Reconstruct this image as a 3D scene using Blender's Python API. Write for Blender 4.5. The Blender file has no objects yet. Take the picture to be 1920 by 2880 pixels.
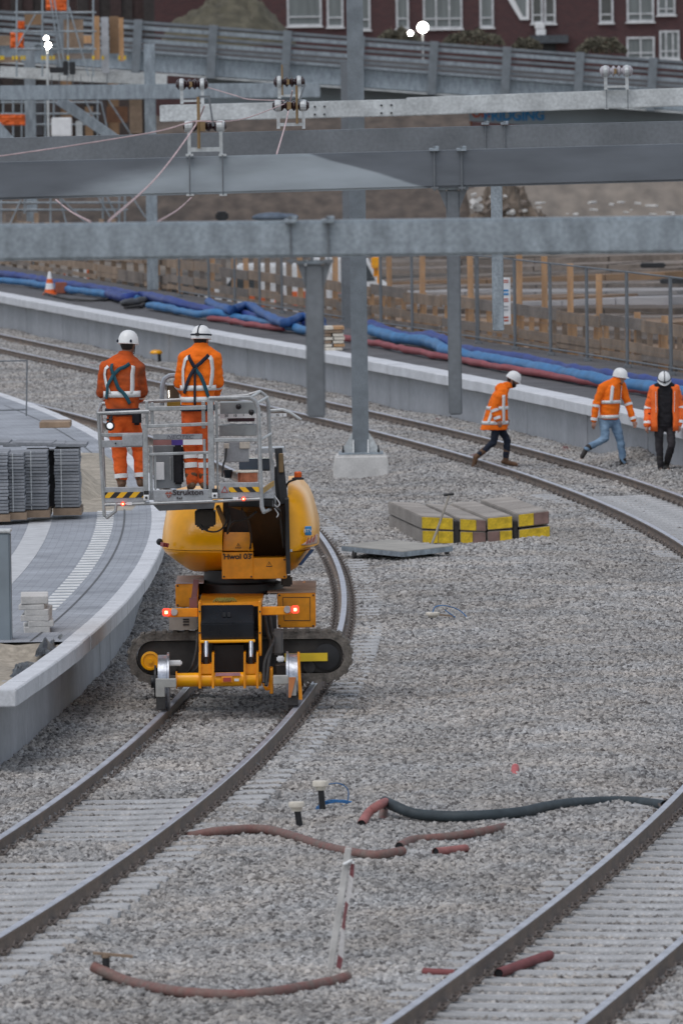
import bpy, bmesh, math, random
from mathutils import Vector, Matrix, noise
random.seed(11)
sc = bpy.context.scene
COL = sc.collection

# ------------------------------------------------------------------ camera
F, YH, HC, ROLL = 24000.0, 100.0, 7.6, math.radians(0.8)
PITCH = math.atan((1440 - YH) / F)
fwd = Vector((0, math.cos(PITCH), -math.sin(PITCH)))
up0 = Vector((0, math.sin(PITCH), math.cos(PITCH)))
r0 = Vector((1, 0, 0))
cr, sr = math.cos(ROLL), math.sin(ROLL)
cright = r0 * cr - up0 * sr
cup = r0 * sr + up0 * cr
CAM = Vector((0, 0, HC))
cd = bpy.data.cameras.new('camera')
cam = bpy.data.objects.new('camera', cd)
COL.objects.link(cam)
m3 = Matrix((cright, cup, -fwd)).transposed()
cam.matrix_world = Matrix.Translation(CAM) @ m3.to_4x4()
cd.sensor_fit = 'VERTICAL'
cd.sensor_height = 36.0
cd.sensor_width = 24.0
cd.lens = 300.0
cd.clip_start = 1.0
cd.clip_end = 3000.0
cd.dof.use_dof = True
cd.dof.focus_distance = 104.0
cd.dof.aperture_fstop = 5.6
sc.camera = cam
sc.render.resolution_x = 682
sc.render.resolution_y = 1024
sc.render.engine = 'CYCLES'
sc.cycles.max_bounces = 5
sc.cycles.diffuse_bounces = 3
sc.cycles.glossy_bounces = 2

# ------------------------------------------------------------------ light: overcast dusk
SUN_EL, SUN_AZ = math.radians(64), math.radians(215)
w = bpy.data.worlds.new('World')
sc.world = w
w.use_nodes = True
nt = w.node_tree
nt.nodes.clear()
sky = nt.nodes.new('ShaderNodeTexSky')
sky.sky_type = 'NISHITA'
sky.sun_disc = False
sky.sun_elevation = SUN_EL
sky.sun_rotation = SUN_AZ
sky.air_density = 1.0
sky.dust_density = 1.0
sky.ozone_density = 1.0
bg = nt.nodes.new('ShaderNodeBackground')
bg.inputs[1].default_value = 0.11
wo = nt.nodes.new('ShaderNodeOutputWorld')
hs = nt.nodes.new('ShaderNodeHueSaturation')
hs.inputs['Saturation'].default_value = 0.45   # cloud cover
nt.links.new(sky.outputs[0], hs.inputs['Color'])
nt.links.new(hs.outputs[0], bg.inputs[0])
nt.links.new(bg.outputs[0], wo.inputs[0])
sl = bpy.data.lights.new('sun', 'SUN')
sl.energy = 0.8
sl.angle = math.radians(40)
sl.color = (1.0, 0.97, 0.95)
so = bpy.data.objects.new('sun', sl)
COL.objects.link(so)
# direction towards the sun (Nishita: rotation measured from +Y clockwise)
sd = Vector((math.sin(SUN_AZ) * math.cos(SUN_EL), math.cos(SUN_AZ) * math.cos(SUN_EL), math.sin(SUN_EL)))
so.rotation_euler = sd.to_track_quat('Z', 'Y').to_euler()
so.location = (0, 40, 40)
sc.view_settings.view_transform = 'Standard'
sc.view_settings.look = 'None'
sc.view_settings.gamma = 1.0
sc.view_settings.exposure = 0.45

# ------------------------------------------------------------------ pixel helpers (photo pixels -> world)
def ray(px, py):
    return fwd + cright * ((px - 960) / F) + cup * ((1440 - py) / F)
def P(px, py, Y):
    d = ray(px, py)
    return CAM + d * (Y / d.y)
def G(px, py, z=0.0):
    d = ray(px, py)
    return CAM + d * ((z - HC) / d.z)

# ------------------------------------------------------------------ mesh builder
ORG = {}
def V(*a):
    return Vector(a)
class MB:
    def __init__(s):
        s.v = []; s.f = []; s.m = []
    def add(s, vs, fs, mi=0):
        b = len(s.v)
        s.v += [Vector(p) for p in vs]
        s.f += [tuple(b + i for i in f) for f in fs]
        s.m += [mi] * len(fs)
        return s
    def box(s, c, size, rz=0.0, rx=0.0, ry=0.0, mi=0, taper=1.0):
        c = Vector(c); hx, hy, hz = [q / 2 for q in size]
        R = Matrix.Rotation(rz, 3, 'Z') @ Matrix.Rotation(ry, 3, 'Y') @ Matrix.Rotation(rx, 3, 'X')
        vs = []
        for z in (-hz, hz):
            k = taper if z > 0 else 1.0
            for x, y in ((-hx, -hy), (hx, -hy), (hx, hy), (-hx, hy)):
                vs.append(c + R @ Vector((x * k, y * k, z)))
        return s.add(vs, [(3, 2, 1, 0), (4, 5, 6, 7), (0, 1, 5, 4), (1, 2, 6, 5), (2, 3, 7, 6), (3, 0, 4, 7)], mi)
    def bpx(s, x0, y0, x1, y1, Y, d, rz=0.0, mi=0):
        """box whose front face covers the photo rectangle at depth Y, d metres deep"""
        k = F / Y
        c = P((x0 + x1) / 2, (y0 + y1) / 2, Y)
        return s.box((c.x, Y + d / 2, c.z), ((x1 - x0) / k, d, (y1 - y0) / k), rz, mi=mi)
    def bar(s, p0, p1, w, h, mi=0, upv=None):
        p0, p1 = Vector(p0), Vector(p1)
        t = (p1 - p0).normalized()
        u = Vector(upv) if upv else (Vector((0, 0, 1)) if abs(t.z) < 0.9 else Vector((0, 1, 0)))
        a = t.cross(u).normalized(); b = a.cross(t).normalized()
        vs = []
        for p in (p0, p1):
            for i, j in ((-1, -1), (1, -1), (1, 1), (-1, 1)):
                vs.append(p + a * (i * w / 2) + b * (j * h / 2))
        return s.add(vs, [(0, 1, 2, 3), (7, 6, 5, 4), (0, 4, 5, 1), (1, 5, 6, 2), (2, 6, 7, 3), (3, 7, 4, 0)], mi)
    def sweep(s, pts, prof, closed=True, upv=(0, 0, 1), mi=0, caps=True, mids=None):
        """sweep 2D profile (side, up) along pts"""
        pts = [Vector(p) for p in pts]; n = len(prof); b = len(s.v)
        for i, p in enumerate(pts):
            t = (pts[min(i + 1, len(pts) - 1)] - pts[max(i - 1, 0)]).normalized()
            a = t.cross(Vector(upv)).normalized(); u = a.cross(t).normalized()
            for q in prof:
                s.v.append(p + a * q[0] + u * q[1])
        for i in range(len(pts) - 1):
            for j in range(n if closed else n - 1):
                j2 = (j + 1) % n
                s.f.append((b + i * n + j, b + i * n + j2, b + (i + 1) * n + j2, b + (i + 1) * n + j))
                s.m.append(mids[j] if mids else mi)
        if caps and closed:
            s.f.append(tuple(b + j for j in range(n))[::-1]); s.m.append(mi)
            e = b + (len(pts) - 1) * n
            s.f.append(tuple(e + j for j in range(n))); s.m.append(mi)
        return s
    def tube(s, pts, r, seg=8, mi=0, caps=True, inner=None):
        pts = [Vector(p) for p in pts]; b = len(s.v); N = len(pts)
        rs = r if isinstance(r, (list, tuple)) else [r] * N
        t0 = (pts[1] - pts[0]).normalized()
        a = t0.cross(Vector((0.13, 0.27, 0.95)))
        if a.length < 0.05: a = t0.cross(Vector((1, 0, 0)))
        a.normalize()
        for i, p in enumerate(pts):
            t = (pts[min(i + 1, N - 1)] - pts[max(i - 1, 0)]).normalized()
            a = (a - t * a.dot(t)).normalized(); u = t.cross(a)
            for j in range(seg):
                th = 2 * math.pi * j / seg
                s.v.append(p + (a * math.cos(th) + u * math.sin(th)) * rs[i])
        for i in range(N - 1):
            for j in range(seg):
                j2 = (j + 1) % seg
                s.f.append((b + i * seg + j, b + i * seg + j2, b + (i + 1) * seg + j2, b + (i + 1) * seg + j)); s.m.append(mi)
        if caps:
            s.f.append(tuple(b + j for j in range(seg))[::-1]); s.m.append(mi)
            e = b + (N - 1) * seg
            s.f.append(tuple(e + j for j in range(seg))); s.m.append(mi)
        return s
    def lathe(s, prof, c, axis=(0, 0, 1), seg=16, mi=0, mids=None):
        c = Vector(c); ax = Vector(axis).normalized()
        a = ax.cross(Vector((0, 1, 0)) if abs(ax.y) < 0.9 else Vector((1, 0, 0))).normalized(); u = ax.cross(a)
        b = len(s.v); n = len(prof)
        for r, z in prof:
            for j in range(seg):
                th = 2 * math.pi * j / seg
                s.v.append(c + ax * z + (a * math.cos(th) + u * math.sin(th)) * max(r, 1e-4))
        for i in range(n - 1):
            for j in range(seg):
                j2 = (j + 1) % seg
                s.f.append((b + i * seg + j, b + i * seg + j2, b + (i + 1) * seg + j2, b + (i + 1) * seg + j)); s.m.append(mids[i] if mids else mi)
        s.f.append(tuple(b + j for j in range(seg))[::-1]); s.m.append(mi)
        e = b + (n - 1) * seg
        s.f.append(tuple(e + j for j in range(seg))); s.m.append(mi)
        return s
    def prism(s, poly, ext, mi=0):
        """poly: list of points, extruded by vector"""
        ext = Vector(ext); n = len(poly); poly = [Vector(p) for p in poly]
        vs = poly + [p + ext for p in poly]
        fs = [tuple(range(n))[::-1], tuple(range(n, 2 * n))]
        fs += [(i, (i + 1) % n, n + (i + 1) % n, n + i) for i in range(n)]
        return s.add(vs, fs, mi)
    def ppx(s, poly, Y, d, mi=0):
        return s.prism([P(x, y, Y) for x, y in poly], (0, d, 0), mi)
    def loft(s, rings, mi=0):
        b = len(s.v); n = len(rings[0])
        for r in rings: s.v += [Vector(p) for p in r]
        for i in range(len(rings) - 1):
            for j in range(n):
                j2 = (j + 1) % n
                s.f.append((b + i * n + j, b + i * n + j2, b + (i + 1) * n + j2, b + (i + 1) * n + j)); s.m.append(mi)
        s.f.append(tuple(b + j for j in range(n))[::-1]); s.m.append(mi)
        e = b + (len(rings) - 1) * n
        s.f.append(tuple(e + j for j in range(n))); s.m.append(mi)
        return s
    def ell(s, c, r, R=None, seg=14, rings=9, mi=0):
        c = Vector(c); R = R or Matrix.Identity(3); rr = []
        for i in range(rings + 1):
            th = math.pi * i / rings
            k = max(math.sin(th), 0.02)
            rr.append([c + R @ Vector((r[0] * k * math.cos(2 * math.pi * j / seg), r[1] * k * math.sin(2 * math.pi * j / seg), -r[2] * math.cos(th))) for j in range(seg)])
        return s.loft(rr, mi)
    def cap(s, p0, p1, ra, rb, seg=10, mi=0):
        """tapered capsule"""
        p0, p1 = Vector(p0), Vector(p1); t = (p1 - p0).normalized()
        pts, rs = [], []
        for k in (0.97, 0.7, 0.35): pts.append(p0 - t * ra * k); rs.append(ra * math.sqrt(1 - k * k))
        pts += [p0, p1]; rs += [ra, rb]
        for k in (0.35, 0.7, 0.97): pts.append(p1 + t * rb * k); rs.append(rb * math.sqrt(1 - k * k))
        return s.tube(pts, rs, seg, mi)
    def build(s, name, mat, parent=None, smooth=False, bevel=0.0, label=None, angle=None):
        mats = mat if isinstance(mat, (list, tuple)) else [mat]
        if parent is not None:
            org = ORG[parent.name]
        else:
            xs = [p.x for p in s.v]; ys = [p.y for p in s.v]; zs = [p.z for p in s.v]
            org = Vector(((min(xs) + max(xs)) / 2, (min(ys) + max(ys)) / 2, min(zs)))
        me = bpy.data.meshes.new(name)
        me.from_pydata([p - org for p in s.v], [], s.f)
        for m in mats: me.materials.append(m)
        if len(mats) > 1:
            me.polygons.foreach_set('material_index', s.m)
        bm = bmesh.new(); bm.from_mesh(me)
        bmesh.ops.recalc_face_normals(bm, faces=bm.faces)
        if bevel:
            es = [e for e in bm.edges if len(e.link_faces) == 2 and e.calc_face_angle(0) > 0.6]
            bmesh.ops.bevel(bm, geom=es, offset=bevel, segments=2 if bevel > 0.01 else 1, affect='EDGES', clamp_overlap=True)
        bm.to_mesh(me); bm.free()
        if smooth:
            me.polygons.foreach_set('use_smooth', [True] * len(me.polygons))
            try: me.set_sharp_from_angle(angle=angle or math.radians(40))
            except Exception: pass
        o = bpy.data.objects.new(name, me)
        COL.objects.link(o)
        if parent is not None:
            o.parent = parent; ORG[o.name] = org.copy()
        else:
            o.location = org; ORG[o.name] = org.copy()
        if label: o['label'] = label
        return o
def one(fn, *a, **k):
    m = MB(); getattr(m, fn)(*a, **k); return m
def empty(name, loc, label=None, cat=None, group=None, kind=None):
    o = bpy.data.objects.new(name, None); COL.objects.link(o)
    o.location = loc; o.empty_display_size = 0.2
    ORG[o.name] = Vector(loc)
    return tag(o, label, cat, group, kind)
def tag(o, label=None, cat=None, group=None, kind=None):
    if label: o['label'] = label
    if cat: o['category'] = cat
    if group: o['group'] = group
    if kind: o['kind'] = kind
    return o
def inst(src, name, parent, loc, rz=0.0, scale=None):
    o = bpy.data.objects.new(name, src.data if hasattr(src, 'data') else src)
    COL.objects.link(o); o.parent = parent
    o.location = Vector(loc) - (ORG[parent.name] if parent else Vector()); o.rotation_euler = (0, 0, rz)
    if scale: o.scale = scale
    ORG[o.name] = Vector(loc)
    return o

# ------------------------------------------------------------------ materials
MATS = {}
def mat(name, col, rough=0.6, metal=0.0, var=0.25, scale=6.0, bump=0.0, bscale=40.0, col2=None, spec=0.5, emit=None, estr=1.0, coat=0.0, detail=6.0, stretch=None, var2=0.0, scale2=40.0):
    if name in MATS: return MATS[name]
    m = bpy.data.materials.new(name); m.use_nodes = True
    t = m.node_tree; N = t.nodes; L = t.links
    b = N['Principled BSDF']
    b.inputs['Roughness'].default_value = rough
    b.inputs['Metallic'].default_value = metal
    b.inputs['Specular IOR Level'].default_value = spec
    if coat: b.inputs['Coat Weight'].default_value = coat
    tc = N.new('ShaderNodeTexCoord'); vec = tc.outputs['Object']
    if stretch:
        mp = N.new('ShaderNodeMapping'); mp.inputs['Scale'].default_value = stretch
        L.new(vec, mp.inputs['Vector']); vec = mp.outputs[0]
    nz = N.new('ShaderNodeTexNoise'); nz.inputs['Scale'].default_value = scale; nz.inputs['Detail'].default_value = detail
    L.new(vec, nz.inputs['Vector'])
    rp = N.new('ShaderNodeValToRGB')
    c2 = col2 or tuple(c * (1 - var) for c in col)
    rp.color_ramp.elements[0].position = 0.32; rp.color_ramp.elements[1].position = 0.68
    rp.color_ramp.elements[0].color = (*c2, 1); rp.color_ramp.elements[1].color = (*[min(1, c * (1 + (0 if col2 else var * 0.5))) for c in col], 1)
    L.new(nz.outputs['Fac'], rp.inputs[0])
    colout = rp.outputs[0]
    if var2:
        n3 = N.new('ShaderNodeTexNoise'); n3.inputs['Scale'].default_value = scale2; n3.inputs['Detail'].default_value = 5
        L.new(tc.outputs['Object'], n3.inputs['Vector'])
        mr = N.new('ShaderNodeMapRange'); mr.inputs[1].default_value = 0.3; mr.inputs[2].default_value = 0.7
        mr.inputs[3].default_value = 1 - var2; mr.inputs[4].default_value = 1 + var2
        L.new(n3.outputs['Fac'], mr.inputs[0])
        mx = N.new('ShaderNodeMix'); mx.data_type = 'RGBA'; mx.blend_type = 'MULTIPLY'; mx.inputs[0].default_value = 1.0
        L.new(colout, mx.inputs[6]); L.new(mr.outputs[0], mx.inputs[7]); colout = mx.outputs[2]
    L.new(colout, b.inputs['Base Color'])
    if bump:
        n2 = N.new('ShaderNodeTexNoise'); n2.inputs['Scale'].default_value = bscale; n2.inputs['Detail'].default_value = 4
        L.new(tc.outputs['Object'], n2.inputs['Vector'])
        bp = N.new('ShaderNodeBump'); bp.inputs['Strength'].default_value = bump; bp.inputs['Distance'].default_value = 0.02
        L.new(n2.outputs['Fac'], bp.inputs['Height']); L.new(bp.outputs[0], b.inputs['Normal'])
    if emit:
        b.inputs['Emission Color'].default_value = (*emit, 1); b.inputs['Emission Strength'].default_value = estr
    MATS[name] = m
    return m
galv = mat('galvanised_steel', (0.32, 0.365, 0.40), 0.55, 0.3, 0.28, 4.0, var2=0.18, scale2=30, bump=0.05, stretch=(2.2, 2.2, 0.7))
galvd = mat('dull_galvanised_steel', (0.185, 0.20, 0.215), 0.6, 0.3, 0.2, 1.6, var2=0.1, scale2=20, bump=0.05)
galvl = mat('bright_galvanised_steel', (0.58, 0.60, 0.60), 0.5, 0.25, 0.25, 2.2, var2=0.15, scale2=18, bump=0.05)
galvp = mat('blotchy_galvanised_steel', (0.40, 0.43, 0.46), 0.55, 0.3, 0.2, 0.7, col2=(0.165, 0.185, 0.205), stretch=(0.5, 1, 2.0), var2=0.1, scale2=22)
steel_grey = mat('grey_painted_steel', (0.20, 0.225, 0.245), 0.55, 0.1, 0.2, 4.0, var2=0.1)
alu = mat('aluminium_tube', (0.40, 0.41, 0.415), 0.45, 0.4, 0.25, 9.0, var2=0.15, scale2=60)
alup = mat('grey_aluminium_plate', (0.37, 0.38, 0.395), 0.5, 0.2, 0.2, 7.0, var2=0.12)
dark = mat('black_steel', (0.018, 0.018, 0.02), 0.5, 0.0, 0.4, 9.0)
blackgloss = mat('black_gloss_plastic', (0.014, 0.017, 0.022), 0.18, 0.0, 0.3, 4.0)
darkbrown = mat('dark_greasy_steel', (0.045, 0.034, 0.026), 0.5, 0.1, 0.4, 5.0)
rubber = mat('black_rubber', (0.045, 0.042, 0.04), 0.8, 0.0, 0.45, 12.0, bump=0.2)
dustrubber = mat('dusty_rubber_track', (0.16, 0.142, 0.122), 0.85, 0.0, 0.5, 9.0, bump=0.3, var2=0.3)
yellow = mat('orange_yellow_paint', (0.96, 0.42, 0.0), 0.32, 0.0, 0.05, 3.0, coat=0.15, spec=0.4, var2=0.04, scale2=12)
orange = mat('deep_orange_yellow_paint', (0.95, 0.33, 0.0), 0.45, 0.0, 0.2, 4.0, coat=0.15, var2=0.1, scale2=14)
signyellow = mat('sign_yellow', (0.80, 0.55, 0.02), 0.5, 0.0, 0.1, 8.0)
whitepaint = mat('white_paint', (0.78, 0.78, 0.78), 0.45, 0.0, 0.1, 6.0)
helmetw = mat('white_helmet_shell', (0.80, 0.80, 0.79), 0.3, 0.0, 0.08, 10.0)
chrome = mat('worn_bright_steel', (0.42, 0.44, 0.48), 0.32, 0.8, 0.3, 30.0)
redp = mat('red_paint', (0.42, 0.06, 0.05), 0.5)
hiviz = mat('fluorescent_orange_cloth', (1.0, 0.19, 0.012), 0.75, 0.0, 0.1, 7.0, spec=0.2, bump=0.9, bscale=11)
hivizd = mat('grubby_orange_cloth', (0.74, 0.11, 0.012), 0.85, 0.0, 0.4, 3.2, col2=(0.22, 0.065, 0.03), spec=0.2, bump=0.9, bscale=11)
hivizr = mat('faded_orange_cloth', (0.74, 0.125, 0.03), 0.85, 0.0, 0.2, 6.0, spec=0.2, bump=0.9, bscale=11)
reflect = mat('silver_reflective_tape', (0.78, 0.79, 0.78), 0.5, 0.0, 0.12, 14.0)
teal = mat('teal_webbing', (0.012, 0.085, 0.12), 0.8)
navy = mat('dark_navy_cloth', (0.012, 0.018, 0.035), 0.85, 0.0, 0.3, 8.0, bump=0.8, bscale=13)
blackcloth = mat('black_cloth', (0.012, 0.011, 0.014), 0.9, 0.0, 0.3, 8.0, bump=0.8, bscale=13)
charcoal = mat('charcoal_cloth', (0.035, 0.030, 0.034), 0.9, 0.0, 0.4, 5.0, bump=0.8, bscale=13)
denim = mat('washed_blue_denim', (0.25, 0.37, 0.50), 0.85, 0.0, 0.35, 5.0, col2=(0.11, 0.19, 0.30), bump=0.8, bscale=13)
boot = mat('brown_leather', (0.15, 0.075, 0.035), 0.6, 0.0, 0.35, 12.0)
bootd = mat('dark_leather', (0.03, 0.024, 0.02), 0.6, 0.0, 0.35, 12.0)
skin = mat('skin', (0.38, 0.20, 0.14), 0.55, 0.0, 0.12, 14.0)
skind = mat('darker_skin', (0.22, 0.11, 0.07), 0.55, 0.0, 0.12, 14.0)
hairm = mat('dark_hair', (0.015, 0.011, 0.009), 0.7)
conc = mat('light_concrete', (0.64, 0.65, 0.67), 0.85, 0.0, 0.12, 2.0, bump=0.12, var2=0.1, scale2=30)
concw = mat('streaked_wall_concrete', (0.41, 0.42, 0.44), 0.88, 0.0, 0.13, 2.0, bump=0.1, stretch=(1.6, 0.5, 0.3), var2=0.08, scale2=8)
concf = mat('pale_footing_concrete', (0.60, 0.585, 0.56), 0.9, 0.0, 0.15, 4.0, bump=0.15, var2=0.1)
sleeperm = mat('sleeper_concrete', (0.42, 0.42, 0.42), 0.9, 0.0, 0.25, 3.0, bump=0.2, var2=0.15)
asphalt = mat('dark_asphalt', (0.115, 0.112, 0.115), 0.9, 0.0, 0.25, 1.2, bump=0.3, bscale=60, var2=0.25, scale2=30)
sand = mat('pale_sand', (0.40, 0.35, 0.28), 0.95, 0.0, 0.3, 2.0, bump=0.6, bscale=12, var2=0.25, scale2=14)
soil = mat('dark_brown_soil', (0.105, 0.08, 0.062), 0.95, 0.0, 0.45, 2.2, bump=0.7, bscale=5, stretch=(1, 0.25, 1))
soilg = mat('grey_rubble_soil', (0.215, 0.18, 0.145), 0.95, 0.0, 0.35, 1.6, bump=0.5, bscale=3, stretch=(1, 0.12, 1))
scrub = mat('dry_scrub', (0.11, 0.10, 0.07), 0.95, 0.0, 0.4, 2.0, bump=0.6, bscale=8)
pine = mat('fresh_pine_timber', (0.52, 0.30, 0.15), 0.75, 0.0, 0.3, 2.0, stretch=(5, 5, 0.8))
wood = mat('weathered_timber', (0.30, 0.215, 0.15), 0.85, 0.0, 0.35, 1.5, var2=0.15, scale2=10)
woodg = mat('grey_weathered_timber', (0.225, 0.185, 0.155), 0.88, 0.0, 0.35, 1.0, var2=0.15, scale2=8)
formw = mat('brown_formwork_ply', (0.27, 0.165, 0.09), 0.7, 0.0, 0.4, 0.8, var2=0.15)
bluehose = mat('blue_layflat_hose', (0.018, 0.085, 0.27), 0.55, 0.0, 0.3, 2.5, bump=0.3, bscale=5)
bluehose2 = mat('bright_blue_layflat_hose', (0.035, 0.17, 0.38), 0.55, 0.0, 0.25, 2.5, bump=0.3, bscale=5)
bluehose3 = mat('deep_blue_layflat_hose', (0.016, 0.042, 0.22), 0.55, 0.0, 0.3, 2.5, bump=0.3, bscale=5)
redhose = mat('dull_red_hose', (0.27, 0.05, 0.06), 0.6, 0.0, 0.25, 3.0)
duct = mat('red_brown_ribbed_duct', (0.225, 0.105, 0.09), 0.8, 0.0, 0.3, 9.0, col2=(0.19, 0.145, 0.125), var2=0.15, scale2=30)
ductp = mat('pink_red_duct', (0.38, 0.145, 0.13), 0.7, 0.0, 0.25, 8.0)
ductb = mat('dark_grey_ribbed_duct', (0.045, 0.06, 0.068), 0.65, 0.0, 0.3, 8.0)
ceram = mat('brown_porcelain', (0.035, 0.016, 0.018), 0.25)
brass = mat('corroded_brass', (0.30, 0.20, 0.10), 0.5, 0.4)
rope = mat('pale_pink_rope', (0.62, 0.46, 0.46), 0.8)
copper = mat('copper_wire', (0.62, 0.22, 0.12), 0.35, 0.6, 0.3, 20.0)
bluewire = mat('blue_wire', (0.03, 0.15, 0.36), 0.6)
cream = mat('cream_plastic_cap', (0.70, 0.64, 0.54), 0.55, 0.0, 0.2, 20.0)
glass = mat('dark_window_glass', (0.05, 0.06, 0.065), 0.08, 0.0, 0.3, 1.5, spec=0.8)
glassl = mat('curtained_window_glass', (0.17, 0.19, 0.19), 0.25, 0.0, 0.25, 1.5, spec=0.6, stretch=(4, 1, 0.3))
matblock = mat('dusty_grey_mat_top', (0.34, 0.305, 0.27), 0.9, 0.0, 0.3, 1.6, bump=0.3, var2=0.2)
endbrown = mat('reddish_brown_block_end', (0.24, 0.15, 0.13), 0.9, 0.0, 0.3, 7.0)
endyellow = mat('chipped_yellow_block_end', (0.68, 0.46, 0.02), 0.7, 0.0, 0.3, 9.0, var2=0.15)
paverm = mat('grey_concrete_paver', (0.27, 0.28, 0.30), 0.9, 0.0, 0.3, 3.0, bump=0.2, var2=0.15)
lampred = mat('lit_red_lamp', (0.8, 0.08, 0.05), 0.4, emit=(1.0, 0.06, 0.03), estr=0.9)
lampcore = mat('lit_lamp_core', (1, 0.8, 0.4), 0.4, emit=(1.0, 0.62, 0.22), estr=3.5)
lampoff = mat('clear_lamp_lens', (0.48, 0.46, 0.45), 0.2)
flood = mat('lit_floodlight', (1, 1, 1), 0.4, emit=(1.0, 0.93, 0.82), estr=60.0)
amber = mat('amber_beacon_lens', (0.75, 0.12, 0.015), 0.25, 0.0, 0.1, 5.0)
polished = mat('polished_rail_head', (0.52, 0.52, 0.57), 0.38, 0.5, 0.25, 3.0)
rust = mat('rusty_rail_side', (0.235, 0.175, 0.135), 0.8, 0.0, 0.35, 2.0, var2=0.2, scale2=25, col2=(0.165, 0.135, 0.115))
purple = mat('purple_print', (0.06, 0.025, 0.22), 0.5)
brownred = mat('dull_red_print', (0.26, 0.11, 0.10), 0.6)
inkblack = mat('black_print', (0.02, 0.02, 0.02), 0.6)
blueprint = mat('blue_print', (0.02, 0.24, 0.55), 0.5)
redprint = mat('red_print', (0.50, 0.10, 0.06), 0.5)
clayred = mat('red_clay_soil', (0.19, 0.09, 0.085), 0.95, 0.0, 0.3, 4.0, bump=0.5)
foil = mat('black_plastic_sheet', (0.02, 0.021, 0.024), 0.4, 0.0, 0.4, 6.0, bump=0.5, bscale=14)
orangeplastic = mat('orange_plastic', (0.78, 0.14, 0.02), 0.6)
def brickmat():
    m = bpy.data.materials.new('dark_red_brick'); m.use_nodes = True
    t = m.node_tree; N = t.nodes; L = t.links; b = N['Principled BSDF']
    tc = N.new('ShaderNodeTexCoord'); mp = N.new('ShaderNodeMapping'); mp.inputs['Rotation'].default_value = (math.pi / 2, 0, 0)
    br = N.new('ShaderNodeTexBrick'); br.inputs['Color1'].default_value = (0.095, 0.037, 0.038, 1); br.inputs['Color2'].default_value = (0.066, 0.028, 0.031, 1)
    br.inputs['Mortar'].default_value = (0.09, 0.07, 0.066, 1); br.inputs['Scale'].default_value = 1.0
    br.inputs['Brick Width'].default_value = 0.22; br.inputs['Row Height'].default_value = 0.065; br.inputs['Mortar Size'].default_value = 0.008
    L.new(tc.outputs['Object'], mp.inputs[0]); L.new(mp.outputs[0], br.inputs['Vector'])
    nz = N.new('ShaderNodeTexNoise'); nz.inputs['Scale'].default_value = 0.7; L.new(tc.outputs['Object'], nz.inputs['Vector'])
    mx = N.new('ShaderNodeMix'); mx.data_type = 'RGBA'; mx.blend_type = 'MULTIPLY'; mx.inputs[0].default_value = 0.6
    L.new(br.outputs[0], mx.inputs[6]); L.new(nz.outputs[0], mx.inputs[7])
    L.new(br.outputs[0], b.inputs['Base Color']); b.inputs['Roughness'].default_value = 0.9
    return m
brick = brickmat()
def pavemat():
    m = bpy.data.materials.new('grey_block_paving'); m.use_nodes = True
    t = m.node_tree; N = t.nodes; L = t.links; b = N['Principled BSDF']
    uv = N.new('ShaderNodeUVMap'); uv.uv_map = 'plan'
    br = N.new('ShaderNodeTexBrick'); br.inputs['Color1'].default_value = (0.37, 0.39, 0.42, 1); br.inputs['Color2'].default_value = (0.30, 0.315, 0.345, 1)
    br.inputs['Mortar'].default_value = (0.22, 0.23, 0.25, 1); br.inputs['Scale'].default_value = 1.0
    br.inputs['Brick Width'].default_value = 0.21; br.inputs['Row Height'].default_value = 0.105; br.inputs['Mortar Size'].default_value = 0.006
    L.new(uv.outputs[0], br.inputs['Vector'])
    nz = N.new('ShaderNodeTexNoise'); nz.inputs['Scale'].default_value = 1.2; nz.inputs['Detail'].default_value = 6; L.new(uv.outputs[0], nz.inputs['Vector'])
    mr = N.new('ShaderNodeMapRange'); mr.inputs[1].default_value = 0.3; mr.inputs[2].default_value = 0.7; mr.inputs[3].default_value = 0.8; mr.inputs[4].default_value = 1.15
    L.new(nz.outputs[0], mr.inputs[0])
    mx = N.new('ShaderNodeMix'); mx.data_type = 'RGBA'; mx.blend_type = 'MULTIPLY'; mx.inputs[0].default_value = 1
    L.new(br.outputs[0], mx.inputs[6]); L.new(mr.outputs[0], mx.inputs[7]); L.new(mx.outputs[2], b.inputs['Base Color'])
    b.inputs['Roughness'].default_value = 0.85
    return m
paving = pavemat()
def stripemat(name, c1, c2, period, sx, sz, lo=0.5):
    m = bpy.data.materials.new(name); m.use_nodes = True
    t = m.node_tree; N = t.nodes; L = t.links; b = N['Principled BSDF']
    tc = N.new('ShaderNodeTexCoord'); sp = N.new('ShaderNodeSeparateXYZ'); L.new(tc.outputs['Object'], sp.inputs[0])
    a = N.new('ShaderNodeMath'); a.operation = 'MULTIPLY'; a.inputs[1].default_value = sx / period; L.new(sp.outputs[0], a.inputs[0])
    c = N.new('ShaderNodeMath'); c.operation = 'MULTIPLY_ADD'; c.inputs[1].default_value = sz / period; L.new(sp.outputs[2], c.inputs[0]); L.new(a.outputs[0], c.inputs[2])
    f = N.new('ShaderNodeMath'); f.operation = 'FRACT'; L.new(c.outputs[0], f.inputs[0])
    g = N.new('ShaderNodeMath'); g.operation = 'GREATER_THAN'; g.inputs[1].default_value = lo; L.new(f.outputs[0], g.inputs[0])
    mx = N.new('ShaderNodeMix'); mx.data_type = 'RGBA'; mx.inputs[6].default_value = (*c1, 1); mx.inputs[7].default_value = (*c2, 1)
    L.new(g.outputs[0], mx.inputs[0]); L.new(mx.outputs[2], b.inputs['Base Color']); b.inputs['Roughness'].default_value = 0.5
    return m
hazard = stripemat('black_yellow_hazard_print', (0.02, 0.018, 0.02), (0.82, 0.45, 0.01), 0.145, 1.0, -0.9)
hazard2 = stripemat('yellow_black_hazard_print', (0.02, 0.018, 0.02), (0.82, 0.45, 0.01), 0.145, 1.0, 0.9)
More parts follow.
